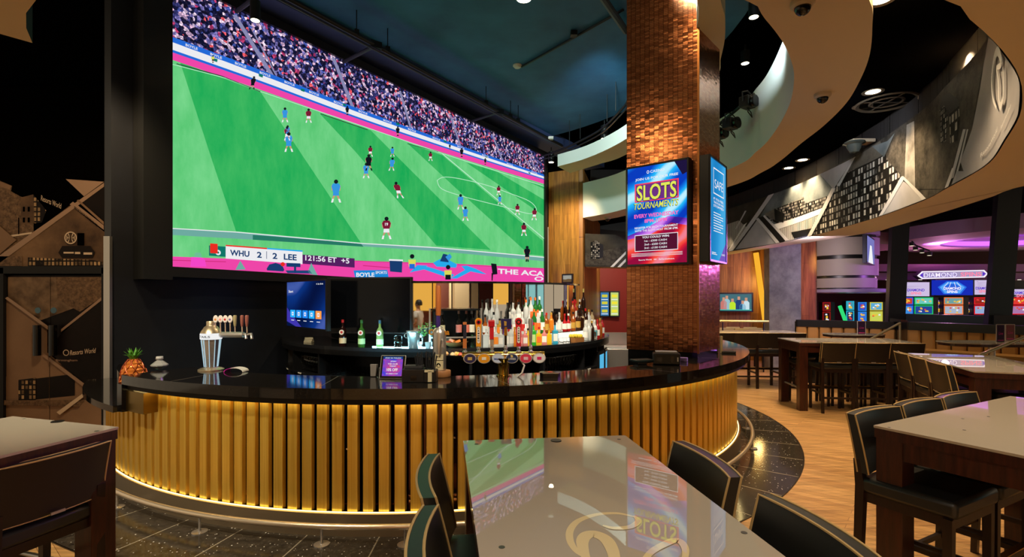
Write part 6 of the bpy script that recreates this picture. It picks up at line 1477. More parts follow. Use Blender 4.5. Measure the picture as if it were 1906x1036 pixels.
# dining chairs and rail far behind, under the oak wall
for i, px in enumerate((1347,1364,1380,1396,1406)):
    c = at(px, 616, (12.6,13.0,12.4,12.9,12.5)[i]); t = thing('dining_chair', 'small pale-backed dining chair below the far television, %s from the left' % order[i], 'chair', (c.x, c.y, 0), 0, 'pale dining chairs')
    m = MB(); m.box((0,0,0.88), (0.34,0.05,0.24), mat('pale_back', C8(206,184,130), 0.6)); m.build('backrest', t, local=True, bevel=0.01)
    m = MB(); m.box((0,0.22,0.72), (0.4,0.42,0.06), mat('pale_back')); m.build('seat', t, local=True)
    for sx_ in (-1,1):
        for y in (0,0.42): m = MB(); m.box((sx_*0.18,y,0.35), (0.03,0.03,0.7), DARKWOOD2); m.build('leg', t, local=True)
m = MB(); q0, q1 = at(1336,597,12.2), at(1431,598,11.9); m.tube([q0, q1], 0.03, mat('brass_rail', C8(214,190,120), 0.3, 0.5), 8)
for f_ in (0.1, 0.9): q = q0.lerp(q1, f_); m.tube([q, (q.x,q.y,0)], 0.015, BLACKP, 8)
m.build('divider_rail', label='pale metal divider rail in front of the far dining chairs', cat='rail')
# glowing batten on the oak wall
q0, q1 = at(1407,470,14.0), at(1425,602,13.95); m = MB(); m.tube([q0, q1], 0.07, glow('batten_glow', C8(250,180,50), 1.0), 6); m.build('light_batten', label='slanting amber light batten on the far oak wall', cat='light')
light('batten_light', 'POINT', ((q0+q1)/2+Vector((-0.3,-0.5,0.2))).to_tuple(), 14, (1.0,0.62,0.2), 0.1)
light('oak_wash', 'SPOT', (5.6, 12.6, 3.2), 160, WARM, 0.2, (6.0, 14.4, 1.5), 100)
light('oak_wash', 'SPOT', (1.4, 11.6, 4.4), 160, WARM, 0.2, (1.5, 13.8, 2.6), 75)
light('red_wash', 'SPOT', (3.6, 15.5, 3.2), 120, WARMW, 0.2, (4.0, 18.0, 2.0), 90)
# ------------------------------------------------------------------ slot hall beyond the windows
POST = mat('window_post', C8(26,28,34), 0.4)
def post(px0, px1, d, zt, label, lean=0.0):
    a, b = at(px0,553,d), at(px1,553,d); m = MB(); vs = []
    for z, l in ((0,0.0),(zt,lean)):
        for x, y in ((a.x+l,a.y),(b.x+l,b.y),(b.x+l,b.y+0.1),(a.x+l,a.y+0.1)): vs.append((x,y,z))
    m.raw(vs, [(0,3,2,1),(4,5,6,7),(0,1,5,4),(1,2,6,5),(2,3,7,6),(3,0,4,7)], POST); m.build('window_1' if px0 < 1700 else 'window_2', label=label, kind='structure')
post(1648, 1680, 10.8, 3.9, 'black window post', 0.18); post(1829, 1873, 9.5, 4.2, 'black window post', 0.34)
a, b = at(1664,553,11.0), at(1842,553,9.6); m = MB(); m.prism([(a.x,a.y),(b.x,b.y),(b.x+0.1,b.y+0.2),(a.x+0.1,a.y+0.2)], 0, 1.40, POST); m.build('wall_window_sill', kind='structure')
a, b = at(1850,553,9.45), at(1960,553,8.9); m = MB(); m.prism([(a.x,a.y),(b.x,b.y),(b.x+0.1,b.y+0.2),(a.x+0.1,a.y+0.2)], 0, 1.42, POST); m.build('wall_window_sill', kind='structure')
# stepped round pier
t = thing('ceiling_drum', 'stepped round grey drum with recessed bands hanging in the purple-lit hall', 'bulkhead', (0,0,0), kind='structure'); c = at(1566, 553, 13.9)
t.location = (c.x, c.y, 0)
PG = mat('pier_grey', C8(150,140,134), 0.6)
for z0, z1, r in ((2.0,2.25,0.80),(2.32,2.75,0.83),(2.85,3.3,0.85),(3.38,4.3,0.86)):
    m = MB(); m.lathe([(0.001,z0),(r,z0),(r,z1),(0.001,z1)], (0,0,0), PG, 40); m.build('drum_band', t, local=True, smooth=True)
m = MB(); m.lathe([(0.001,1.95),(0.78,1.95),(0.78,4.3),(0.001,4.3)], (0,0,0), BLACKP, 32); m.build('drum_core', t, local=True, smooth=True)
m = MB(); m.lathe([(0.8,1.86),(1.05,1.88),(1.05,1.96),(0.8,1.98)], (0.25,0,0), mat('canopy_grey', C8(150,140,170), 0.3), 40); m.build('round_canopy', t, local=True, smooth=True)
light('hall_light', 'SPOT', (12.6, 15.2, 2.9), 150, PURP, 0.08, (13.0, 15.0, 3.4), 150)
light('hall_light', 'SPOT', (10.5, 15.5, 3.0), 130, PURP, 0.08, (10.5, 15.6, 0), 140)
light('hall_light', 'SPOT', (10.2, 12.0, 2.4), 60, PURP, 0.15, (9.2, 13.6, 2.6), 80)
light('hall_light', 'SPOT', (7.4, 12.0, 2.6), 45, WARMW, 0.15, (8.6, 13.6, 2.6), 70)
light('hall_light', 'POINT', (14.0, 16.5, 2.5), 50, PINK, 0.1)
# hall shell
DKR = mat('hall_red', C8(70,14,22), 0.6)
slab_wall('wall_hall', at(1500,553,19.0).xy, (30,19.0), 0, 6.7, DKR, 0.2)
m = MB(); m.face([(7.0,10.6,4.35),(7.0,19,4.35),(30,19,4.35),(30,6,4.35),(10.5,6,4.35)], mat('hall_ceiling', C8(60,44,64), 0.7)); m.build('ceiling_hall', kind='structure')
HC = mat('hall_soffit', C8(190,160,172), 0.6)
def disc(cx_, cy_, R_, z, label, hole=None):
    t = thing('ceiling_disc', label, 'ceiling disc', (cx_, cy_, z), 0, None, 'structure'); t.name = 'ceiling_disc'
    m = MB(); m.arcslab((cx_,cy_), hole or 0.01, R_, 0, 360, z, z+0.35, HC, 72); m.build('soffit_ring', t)
    if hole:
        m = MB(); m.arcslab((cx_,cy_), 0.01, hole+0.3, 0, 360, z+0.33, z+0.4, mat('cove_top', C8(190,120,220), 0.6), 60); m.build('cove_top', t)
        m = MB(); m.arcslab((cx_,cy_), hole-0.02, hole+0.0, 0, 360, z+0.06, z+0.2, glow('cove_purple', (0.42,0.10,0.95), 2.2), 72); m.build('cove_light', t)
disc(14.9, 14.2, 3.9, 3.35, 'large round ceiling disc with purple cove', 2.3)
disc(10.2, 17.0, 2.2, 3.3, 'round ceiling disc at the left', None)
# stepped bulkheads above the machines
for z0, z1, y, c in ((2.62,2.86,17.3,(150,110,140)),(2.34,2.58,17.6,(170,130,160))):
    m = MB(); m.box((15.5, y, (z0+z1)/2), (11.5, 0.5, z1-z0), mat('bulk_%d' % sum(c), C8(*c), 0.6)); m.build('ceiling_bulkhead', kind='structure')
for i in range(6): q = Vector((11.4+i*1.1, 17.0, 2.33)); m = MB(); m.lathe([(0.05,0),(0.05,0.01),(0.001,0.01)], q, glow('small_downlight', C8(255,240,220), 2.0), 12); m.build('ceiling_light', label='tiny round downlight over the slot machines', cat='light', group='tiny downlights over the slot machines')
# curved string of small lamps
t = thing('lamp_track', 'curved track of small bright lamps in the hall ceiling', 'light track', at(1700,430,14.5))
pts = [at(px, py, 14.5) for px, py in ((1718,415),(1704,424),(1697,438),(1697,448),(1704,456),(1716,461),(1730,466))]
m = MB(); m.tube(pts, 0.02, BLACKP, 6); m.build('track', t)
for p in pts: m = MB(); m.lathe([(0.001,0),(0.06,0),(0.06,0.1),(0.001,0.1)], (p.x,p.y,p.z-0.14), BLACKP, 10); l_ = m.build('lamp_head', t); m = MB(); m.lathe([(0.001,0),(0.055,0),(0.001,-0.005)], (p.x,p.y,p.z-0.141), glow('lamp_lens', C8(255,235,200), 2.5), 10); m.build('lamp_lens', l_)
a_, b_ = at(1672,553,16.98), at(1960,553,16.98); m = MB(); m.prism([(a_.x,16.97),(b_.x,16.97),(b_.x,17.03),(a_.x,17.03)], 0, 2.3, BLACKP); m.build('wall_display_backing', kind='structure')
# sign and screens over the machines
D_ = 16.6
DV = glow('sign_violet', C8(84,44,190), 1.1); DW = glow('sign_white', C8(245,236,250), 1.1); DPK = glow('sign_pink', C8(250,130,160), 1.1); DGY = glow('sign_grey', C8(176,160,200), 0.9)
def H(px, py, lay=0): q = at(px, py, D_-lay*0.01); return q
t = thing('casino_sign', 'long hexagonal lit sign reading DIAMOND SPINS over the slot machines', 'sign', at(1774,520,D_))
m = MB(); o_ = [(1707,513),(1716,504.5),(1832,502),(1839,509),(1833,516),(1716,519)]
m.raw([at(x,y,D_+0.02) for x, y in o_]+[at(x,y,D_+0.02)+Vector((0,0.2,0)) for x, y in o_], [tuple(range(6)), tuple(range(6,12))[::-1]]+[(i,(i+1)%6,6+(i+1)%6,6+i) for i in range(6)], mat('sign_box', C8(90,80,110), 0.4)); m.build('sign_box', t)
m = MB(); m.face([H(*p,1) for p in o_], DW); m.face([H(1711,512.5,2),H(1718,506.5,2),H(1830,504,2),H(1836,509,2),H(1831,514,2),H(1718,517,2)], DGY); m.face([H(1712,512,3),H(1718,507.5,3),H(1718,516,3)], DV); m.face([H(1835,509,3),H(1829,505.5,3),H(1829,513.5,3)], DV); m.build('sign_face', t)
m = MB(); box_text(m, 'DIAMOND', 1719, 516.5, 63, -8.6, lambda a, b_: H(a, b_-(a-1719)*0.02, 4), DV, 0.05); box_text(m, 'DIAMOND', 1719.5, 516, 62, -8, lambda a, b_: H(a, b_-(a-1719)*0.02, 5), DW, 0.01); m.build('sign_lettering', t); m = MB(); box_text(m, 'SPINS', 1788, 514.6, 39, -8, lambda a, b_: H(a, b_-(a-1788)*0.02, 4), DPK, 0.02); m.build('sign_lettering', t)
def scrn(x0, x1, y0, y1, label, bg, kind):
    t = thing('slot_display', label, 'screen', at((x0+x1)/2, y1, D_))
    m = MB(); q = at((x0+x1)/2, (y0+y1)/2, D_+0.19); m.box(q, ((x1-x0+2)/F*D_, 0.34, (y1-y0+2)/F*D_), BLACKP); m.build('casing', t)
    m = MB(); m.face([H(x0,y1),H(x1,y1),H(x1,y0),H(x0,y0)], bg); cx_ = (x0+x1)/2; cy_ = (y0+y1)/2
    if kind == 'gem':
        for k, (s_, mt_) in enumerate(((1.0, glow('gem_a', C8(40,110,230), 1.0)), (0.86, glow('gem_b', C8(90,170,250), 1.0)), (0.6, glow('gem_c', C8(40,100,220), 1.0)))):
            m.face([H(cx_+x*s_, cy_+y*s_, 1+k) for x, y in ((-27,-1),(-10,-12),(10,-12),(27,-1),(16,12),(-16,12))], mt_)
        for x in (-16,-6,6,16): m.face([H(cx_+x,cy_-1,5),H(cx_+x*0.5,cy_-10,5),H(cx_+x*0.5+1,cy_-10,5),H(cx_+x+1,cy_-1,5)], DW)
    box_text(m, 'DIAMOND', cx_-16, cy_+4, 32, -5, lambda a, b_: H(a, b_, 6), DW if kind == 'gem' else DV, 0.03); box_text(m, 'SPINS', cx_-10, cy_+10, 20, -5, lambda a, b_: H(a, b_, 6), DW if kind == 'gem' else DPK, 0.03)
    if kind != 'gem':
        for k in range(9): m.face([H(x0+3+rnd.uniform(0,x1-x0-8), y0+2+k*2.6, 3), H(x0+7+k, y0+2+k*2.6, 3), H(x0+7+k, y0+3+k*2.6, 3), H(x0+3, y0+3+k*2.6, 3)], DGY)
    m.build('screen_picture', t)
scrn(1734, 1811, 521, 549, 'blue display with a diamond in the middle over the slot machines', glow('gem_bg', C8(24,44,180), 1.0), 'gem')
scrn(1680, 1730, 525, 551, 'white display left of the blue diamond display', glow('pale_bg', C8(206,190,226), 1.0), 'plain')
scrn(1814, 1850, 521, 548, 'white display right of the blue diamond display', glow('pale_bg2', C8(206,190,226), 1.0), 'plain')
scrn(1884, 1920, 538, 548, 'white display at the picture edge', glow('pale_bg3', C8(206,190,226), 1.0), 'plain')
def slot(x0, x1, rim, c1_, c2_, label, y0=553, y1=585, D2=16.0):
    def HH(px, py, lay=0): return at(px, py, D2-lay*0.01)
    ym = y0+(y1-y0)*0.45; t = thing('slot_machine', label, 'slot machine', at((x0+x1)/2, 553, D2).xy.to_3d(), 0, 'slot machines in the hall')
    rm = glow('rim_%d' % sum(rim), C8(*rim), 1.0)
    m = MB(); q = at((x0+x1)/2, (y0+y1)/2, D2+0.25); zt_ = HH(0, y0).z; m.box((q.x, q.y, zt_/2), ((x1-x0)/F*D2, 0.4, zt_), BLACKP); m.build('cabinet', t)
    for k, (ya, yb, c) in enumerate(((y0, ym-0.7, c1_), (ym+0.7, y1, c2_))):
        m = MB(); m.face([HH(x0,yb),HH(x1,yb),HH(x1,ya),HH(x0,ya)], rm)
        m.face([HH(x0+2,yb-1.7,1),HH(x1-2,yb-1.7,1),HH(x1-2,ya+1.7,1),HH(x0+2,ya+1.7,1)], glow('slot_%d_%d_%d' % c, C8(*c), 1.0))
        for j in range(7):
            xx = x0+4+rnd.uniform(0, x1-x0-11); yy = ya+3+rnd.uniform(0, max(yb-ya-8, 0.5)); cc2 = rnd.choice(((240,240,250),(240,190,60),(230,60,60),(60,200,230)))
            m.face([HH(xx,yy+2.4,2+j*.2),HH(xx+4,yy+2.4,2+j*.2),HH(xx+3.5,yy,2+j*.2),HH(xx+.5,yy,2+j*.2)], glow('sy_%d' % sum(cc2), C8(*cc2), 1.0))
        m.build('game_screen', t)
slot(1681, 1700, (40,90,220), (200,60,50), (60,140,220), 'slot machine with blue rim half hidden by the left window post')
slot(1702, 1737, (30,190,100), (110,200,190), (40,70,150), 'slot machine with green rim below the sign')
slot(1757, 1793, (240,120,60), (110,160,160), (170,180,200), 'slot machine with orange rim below the diamond display')
slot(1813, 1846, (226,30,40), (150,40,30), (150,170,210), 'slot machine with red rim left of the right window post')
slot(1881, 1915, (226,30,40), (220,60,50), (170,120,170), 'slot machine with red rim at the picture edge')
slot(1739, 1755, (120,90,170), (150,110,190), (80,60,120), 'narrow violet slot machine between the green and orange ones', 558, 584, 16.45)
slot(1795, 1811, (120,70,150), (110,50,130), (120,90,160), 'narrow violet slot machine between the orange and red ones', 558, 584, 16.45)
slot(1619, 1643, (200,190,70), (90,170,210), (200,210,90), 'slot machine with yellow rim left of the first window post', 562, 598, 15.0)
slot(1597, 1613, (40,130,220), (50,80,190), (60,110,210), 'tall slot machine with blue rim under the round pier', 562, 600, 15.0)
slot(1575, 1590, (40,170,200), (70,150,170), (30,50,90), 'slot machine with cyan rim under the round pier', 560, 598, 15.0)
slot(1531, 1546, (140,20,20), (90,30,30), (40,20,20), 'dark slot machine with red rim in the left of the hall', 562, 600, 15.2)
a_, b_ = at(1563,569,14.8), at(1574,598,14.8); b_ = a_+(b_-a_)*(a_.z/(a_.z-b_.z)); m = MB(); m.tube([a_, b_], 0.05, glow('green_tube', C8(50,220,120), 1.0), 6); m.build('green_light_tube', label='leaning green light tube beside the slot machines', cat='light')

# ------------------------------------------------------------------ ceiling fittings over the bar
TRK = mat('track_black', C8(16,18,20), 0.4)
def canlight(px, py, z, label, power, tgt, h=0.22, r=0.055, spot=60, group='track spotlights', real=True):
    p = onz(px, py, z) if py < HZ else None
    t = thing('ceiling_spotlight', label, 'spotlight', p, 0, group)
    m = MB(); m.lathe([(r,0.0),(r,h),(r*0.4,h+0.02),(0.012,h+0.02),(0.012,h+0.12)], (0,0,0), TRK, 18); m.build('lamp_can', t, local=True, smooth=True)
    m = MB(); m.lathe([(0.001,0),(r*0.85,0.0),(0.001,-0.003)], (0,0,-0.001), glow('spot_lens', (1.0,0.84,0.55), 14.0), 18); m.build('lamp_lens', t, local=True)
    if power: light('spot_light', 'SPOT', (p.x, p.y, p.z-0.02), power, WARM, 0.05, tgt, spot)
    return p
canlight(475, 38, 4.9, 'black can spotlight hanging before the left top of the video wall', 60, (-2.2, 4.6, 0.8))
canlight(1026, 302, 5.16, 'black can spotlight at the right end of the video wall', 70, (1.2, 9.2, 1.0), 0.26, 0.075)
canlight(1125, 258, 5.2, 'black can spotlight left of the copper column', 80, (1.5, 7.6, 1.0), 0.28, 0.08)
for px, py, lab in ((1403,32,'bright spotlight highest right of the copper column'), (1387,118,'bright spotlight below the highest one right of the column')):
    canlight(px, py, 5.6, lab, 60, (2.6, 5.2, 0.8), 0.2, 0.07)
for px, py, lab in ((1625,170,'recessed downlight above the round vent'), (1605,197,'recessed downlight touching the round vent'), (1494,297,'recessed downlight right of a pair near the mural'), (1468,312,'recessed downlight left of a pair near the mural'), (1640,-2,'recessed downlight cut by the top edge')):
    z = 4.32; p = onz(px, py, z); t = thing('recessed_downlight', lab, 'light', p, 0, 'recessed downlights in the black ceiling')
    m = MB(); m.lathe([(0.10,0),(0.12,-0.004),(0.12,-0.01),(0.08,-0.006)], (0,0,0), mat('trim_grey', C8(70,60,48), 0.4), 24); m.build('trim_ring', t, local=True, smooth=True)
    m = MB(); m.lathe([(0.001,-0.006),(0.085,-0.006),(0.001,-0.0061)], (0,0,0), glow('spot_lens', (1.0,0.84,0.55), 14.0), 20); m.build('lamp_lens', t, local=True)
    light('down_light', 'SPOT', (p.x, p.y, p.z-0.05), 110, WARM, 0.06, (p.x, p.y, 0), 95)
light('down_light', 'SPOT', (2.4, 3.2, 4.2), 90, WARM, 0.06, (2.8, 3.4, 0), 100)
# round vent
p = onz(1650, 190, 4.315); t = thing('ceiling_vent', 'large round ceiling vent in the black ceiling', 'vent', p)
m = MB(); m.lathe([(0.30,-0.004),(0.34,-0.02),(0.36,-0.004)], (0,0,0), mat('vent_grey', C8(60,54,44), 0.5), 36); m.lathe([(0.16,-0.004),(0.18,-0.014),(0.2,-0.004)], (0,0,0), mat('vent_grey'), 30)
for k in range(4): m.box((0.15*math.cos(k*math.pi/2), 0.15*math.sin(k*math.pi/2), -0.006), (0.3,0.02,0.008), mat('vent_grey'), k*math.pi/2)
m.build('vent_ring', t, local=True, smooth=True)
# dome cameras
def dome(px, py, z, s_, label):
    p = onz(px, py, z); t = thing('dome_camera', label, 'camera', p, 0, 'dome cameras')
    m = MB(); m.lathe([(0.075*s_,0),(0.075*s_,-0.03*s_),(0.06*s_,-0.045*s_),(0.001,-0.045*s_)], (0,0,0), mat('camera_white', C8(190,175,150), 0.4), 24); m.build('camera_base', t, local=True, smooth=True)
    m = MB(); m.lathe([(0.052*s_,-0.04*s_)]+[(0.052*s_*math.cos(a), -0.045*s_-0.052*s_*math.sin(a)) for a in [math.pi/2*k/7 for k in range(8)]], (0,0,0), BLACKG, 22); m.build('camera_dome', t, local=True, smooth=True)
dome(1531, 174, EYE+k2, 1.0, 'white dome camera on the beige bulkhead in the middle')
dome(1494, 2, EYE+k2, 1.0, 'white dome camera on the beige bulkhead cut by the top edge')
dome(1131, 404, EYE+k2, 1.1, 'small dome camera under the bulkhead left of the column')
p = at(1590, 262, 7.6); t = thing('dome_camera', 'large dome camera on a wall bracket over the mural', 'camera', p, 0, 'dome cameras')
m = MB(); m.box((0.12,0.05,0.0), (0.34,0.2,0.05), mat('camera_white')); m.build('wall_bracket', t, local=True, bevel=0.01); m = MB(); m.lathe([(0.14,-0.02),(0.15,-0.04),(0.1,-0.06),(0.09,-0.12),(0.06,-0.17),(0.001,-0.185)], (0,0,0), mat('smoke_dome', C8(90,100,96), 0.15, 0.4), 22); m.build('camera_dome', t, local=True, smooth=True)
# smoke detector with conduit
p = onz(963, 121, CEIL); t = thing('smoke_detector', 'round white smoke detector on the teal ceiling', 'detector', p)
m = MB(); m.lathe([(0.08,0),(0.08,-0.02),(0.05,-0.05),(0.001,-0.05)], (0,0,0), WHITE, 22); m.build('detector_body', t, local=True, smooth=True)
q = onz(1160, 18, CEIL-0.03); m = MB(); m.tube([(p.x+0.08,p.y,CEIL-0.03), q], 0.02, TRK, 8); m.build('conduit', t)
q = onz(1068, 63, CEIL-0.05); m = MB(); m.box(q, (0.1,0.1,0.07), TRK); m.build('junction_box', t)
# straight rig pipe along the screen with hangers, arms and clamps
t = thing('rig_pipe', 'long black rig pipe hung below the ceiling along the video wall', 'rig', wl(4, 0.9, CEIL-0.5))
zz = CEIL-0.36
pa_, pb_ = onz(560, 10, zz), onz(1046, 271, zz); dr_ = (pb_-pa_).normalized(); pa0 = pa_-dr_*1.5
m = MB(); m.tube([pa0, pb_], 0.035, TRK, 10); m.tube([pa0+Vector((0.0,0,-0.07)), pb_+Vector((0.0,0,-0.07))], 0.014, mat('cable_grey', C8(60,66,80), 0.5), 6); m.build('pipe', t, smooth=True)
for px, py in ((668,60),(729,90),(909,190),(957,214),(970,222)):
    p = onz(px, py+4, zz); 
    k = (p-pa0).dot(dr_); p = pa0+dr_*k; m = MB(); m.tube([p, (p.x,p.y,CEIL-0.0)], 0.008, TRK, 6); m.box((p.x,p.y,p.z+0.03), (0.06,0.06,0.1), TRK, 0.5); m.build('hanger', t)
for px, py, ex, ey in ((930,208,889,228),(478,-10,430,26),(706,82,700,84)):
    p = onz(px, py, zz); k = (p-pa0).dot(dr_); p = pa0+dr_*k; m = MB(); m.box(p, (0.16,0.1,0.1), TRK, 0.6)
    e = p-SN*0.75; m.tube([p, (e.x,e.y,p.z-0.05)], 0.028, mat('arm_grey', C8(50,56,70), 0.4), 8); m.build('wall_arm', t, smooth=True)
m = MB(); p = onz(1025, 257, zz); m.box(p, (0.12,0.12,0.06), WHITE); m.build('junction_box', t)
# curved lighting track above bulkhead 1
t = thing('curved_track', 'curved black lighting track above the white bulkhead by the column', 'light track', onz(1100,240,5.30))
tp = [onz(px, py, 5.30) for px, py in ((1003,292),(1040,280),(1080,262),(1122,238),(1160,200),(1168,188))]
sp3 = spline([(p.x,p.y) for p in tp], 6); m = MB(); m.tube([(p.x,p.y,5.30) for p in sp3], 0.024, TRK, 8); m.tube([(p.x,p.y,5.21) for p in sp3], 0.016, TRK, 8); m.build('track', t, smooth=True)
for px, py in ((1060,268),(1080,258),(1130,226),(1146,206)):
    p = onz(px, py, 5.30); m = MB(); m.tube([p, (p.x,p.y,CEIL)], 0.009, mat('drop_rod', C8(150,150,150), 0.3, 1.0), 6); m.build('drop_rod', t)
# thick black beam, top centre
m = MB(); m.tube([onz(1118,-10,CEIL-0.1), onz(1165,58,CEIL-0.1)], 0.05, TRK, 8); m.build('ceiling_pipe', label='thick black pipe on the ceiling left of the column top', cat='pipe')
p = onz(975,-2,CEIL); t = thing('recessed_downlight', 'warm recessed downlight in the teal ceiling at the top edge', 'light', p)
m = MB(); m.lathe([(0.001,-0.004),(0.09,-0.004),(0.1,0)], (0,0,0), glow('spot_lens', (1.0,0.84,0.55), 14.0), 20); m.build('lamp_lens', t, local=True)
light('down_light', 'SPOT', (p.x, p.y, p.z-0.05), 160, WARM, 0.06, (p.x-0.6, p.y-0.6, 0), 100)
# stage lights clamped inside bulkhead 2, right of the column
for i, (px, py, lab) in enumerate(((1391,188,'black stage light highest on the white bulkhead wall'), (1359,228,'black stage light in the middle of the white bulkhead wall'), (1337,246,'black stage light next to the column edge'))):
    p = at(px, py, 7.0+i*0.25); t = thing('stage_light', lab, 'stage light', p, 0.6, 'stage lights right of the column')
    m = MB(); m.box((0,0,-0.02), (0.2,0.14,0.15), BLACKP); m.lathe([(0.075,0),(0.085,0.06),(0.001,0.06)], (0,-0.07,-0.03), BLACKG, 16, RX); m.build('lamp_housing', t, local=True, bevel=0.015)
    m = MB(); m.tube([(-0.12,0,-0.02),(-0.12,0,0.1),(0,0,0.14),(0.12,0,0.1),(0.12,0,-0.02)], 0.01, BLACKP, 6); m.build('yoke', t, local=True); m = MB(); m.tube([(0.1,0.05,0.05),(0.18,0.1,-0.08),(0.22,0.06,-0.16),(0.12,0.02,-0.12),(0.0,0.0,-0.1)], 0.008, BLACKP, 6); m.build('cable', t, local=True, smooth=True)
m = MB(); m.tube([at(1404,175,6.9), at(1370,205,7.2), at(1335,234,7.5)], 0.022, BLACKP, 8); m.build('stage_light_rail', label='black rail carrying the stage lights right of the column', cat='rail')
light('bulk_wash', 'SPOT', (1.8, 5.3, 5.2), 650, (0.72,0.92,1.0), 0.1, (3.4, 7.2, 4.3), 80)
light('bulk_wash', 'SPOT', (1.2, 7.0, 5.3), 420, (0.8,1.0,0.95), 0.1, (2.0, 11.5, 4.5), 60)
light('column_purple_fill', 'SPOT', (6.8, 8.3, 2.7), 350, PURP, 0.15, (2.2, 5.7, 1.75), 22)  # added lamp in place of the purple hall mirrored on the column side
light('column_glint_fill', 'SPOT', (-2.4, 1.9, 4.9), 34, WARM, 0.08, (1.6, 5.6, 4.1), 30)  # added spots without fittings, for glints on the copper tiles
light('column_glint_fill', 'SPOT', (-0.6, 2.0, 3.3), 35, WARM, 0.08, (1.6, 5.6, 1.7), 34)
light('column_glint_fill', 'SPOT', (0.9, 3.9, 5.5), 45, WARM, 0.08, (1.75, 5.5, 4.4), 60)
light('mural_wash', 'SPOT', (3.8, 6.0, 4.1), 90, (0.85,0.9,1.0), 0.2, (5.2, 9.0, 3.4), 100)
light('mural_wash', 'SPOT', (1.9, 3.6, 4.0), 22, (0.9,0.93,1.0), 0.2, (4.0, 4.4, 3.4), 110)
light('bottle_light', 'SPOT', (0.4, 4.6, 3.3), 200, WARMW, 0.15, (0.2, 6.2, 1.3), 60)
light('bottle_light', 'SPOT', (1.0, 5.0, 3.3), 170, WARMW, 0.15, (1.0, 7.1, 1.3), 60)
light('font_fill', 'SPOT', (0.2, 2.6, 3.3), 130, WARMW, 0.08, (-0.2, 4.25, 1.2), 46)  # added fill spots that brighten the tap badges and counter things
light('font_fill', 'SPOT', (-2.0, 2.4, 3.5), 60, WARMW, 0.08, (-2.0, 4.4, 1.2), 70)
light('bottle_light', 'SPOT', (-1.6, 4.6, 3.4), 90, WARMW, 0.15, (-1.6, 6.1, 1.3), 70)
light('entrance_light', 'SPOT', (-4.0, 4.6, 4.2), 130, WARM, 0.2, (-6.2, 7.0, 1.6), 80)
# ------------------------------------------------------------------ the rear of the room, seen in mirrors
slab_wall('wall_rear', (12, -6.4), (-9, -6.4), 0, 4.5, mat('rear_brown', C8(96,42,30), 0.6), 0.2)
for x in (-6.2, -3.4, -0.4, 2.6, 5.4): m = MB(); m.box((x,-6.1,2.0), (0.55,0.4,4.0), mat('rear_pillar', C8(168,152,120), 0.6)); m.build('wall_rear_pillar', kind='structure')
for i, (x, c) in enumerate(((-4.9,(255,190,80)),(-1.9,(250,170,60)),(4.0,(160,220,216)),(1.1,(255,200,100)))):
    m = MB(); m.box((x,-6.25,2.0), (1.5,0.06,1.5), glow('rear_lit_%d' % i, C8(*c), 0.9)); m.build('lit_wall_niche', label='glowing wall niche at the rear of the room, number %s from the entrance side' % order[i], cat='light', group='lit niches')
for i, x in enumerate((-7.0,-5.2,-2.8)):
    t = thing('pendant_lamp', 'golden globe pendant lamp at the rear of the room, %s from the entrance side' % order[i], 'lamp', (x,-2.2,2.6), 0, 'golden pendants'); m = MB(); m.lathe([(0.001,-0.16),(0.11,-0.12),(0.16,0),(0.11,0.12),(0.001,0.16)], (0,0,0), glow('globe', C8(255,196,90), 1.6), 20); m.build('lamp_globe', t, local=True, smooth=True)
    m = MB(); m.tube([(0,0,0.15),(0,0,1.5)], 0.008, BLACKP, 6); m.build('lamp_cord', t, local=True)
# ------------------------------------------------------------------ person standing behind the camera, seen in the bar mirror
def skinned(name, chains, mt, parent, root=0, sub=2):
    """chains: list of [(x,y,z,r), ...]; points that coincide are welded"""
    vs, rs, es = [], [], []
    def idx(p):
        for i, q in enumerate(vs):
            if (Vector(p[:3])-Vector(q)).length < 1e-4: return i
        vs.append(p[:3]); rs.append(p[3]); return len(vs)-1
    for c in chains:
        ii = [idx(p) for p in c]
        for a, b_ in zip(ii, ii[1:]): es.append((a, b_))
    me = bpy.data.meshes.new(name); me.from_pydata(vs, es, []); me.materials.append(mt)
    o = bpy.data.objects.new(name, me); COL.objects.link(o); o.parent = parent
    sk = o.modifiers.new('skin', 'SKIN'); sk.use_smooth_shade = True
    for i, r in enumerate(rs): me.skin_vertices[0].data[i].radius = (r[0], r[1]) if isinstance(r, tuple) else (r, r)
    me.skin_vertices[0].data[root].use_root = True
    s_ = o.modifiers.new('sub', 'SUBSURF'); s_.levels = sub; s_.render_levels = sub
    return o
pr = thing('person', 'person in white T-shirt and dark trousers, reflected in the bar mirror', 'person', (-3.36, -1.2, 0), math.radians(-80))
SKIN = mat('skin_tone', C8(196,144,112), 0.5); SHIRT = mat('white_shirt', C8(226,226,222), 0.8); TROU = mat('dark_trousers', C8(36,38,48), 0.8); HAIR = mat('black_hair', C8(18,16,16), 0.6)
S_ = 0.95                                     # faces local -Y
def k_(*p): return tuple(v*S_ for v in p[:3])+((tuple(r*S_ for r in p[3]) if isinstance(p[3], tuple) else p[3]*S_),)
pel = k_(0,0,0.96,(0.14,0.10)); che = k_(0,0.0,1.30,(0.15,0.105)); nec = k_(0,0.005,1.46,0.055)
ch = [[pel, k_(0,0,1.12,(0.125,0.09)), che, nec, k_(0,0.0,1.53,0.05), k_(0,-0.015,1.60,(0.07,0.085)), k_(0,-0.01,1.68,(0.075,0.095)), k_(0,0,1.74,(0.045,0.06))]]
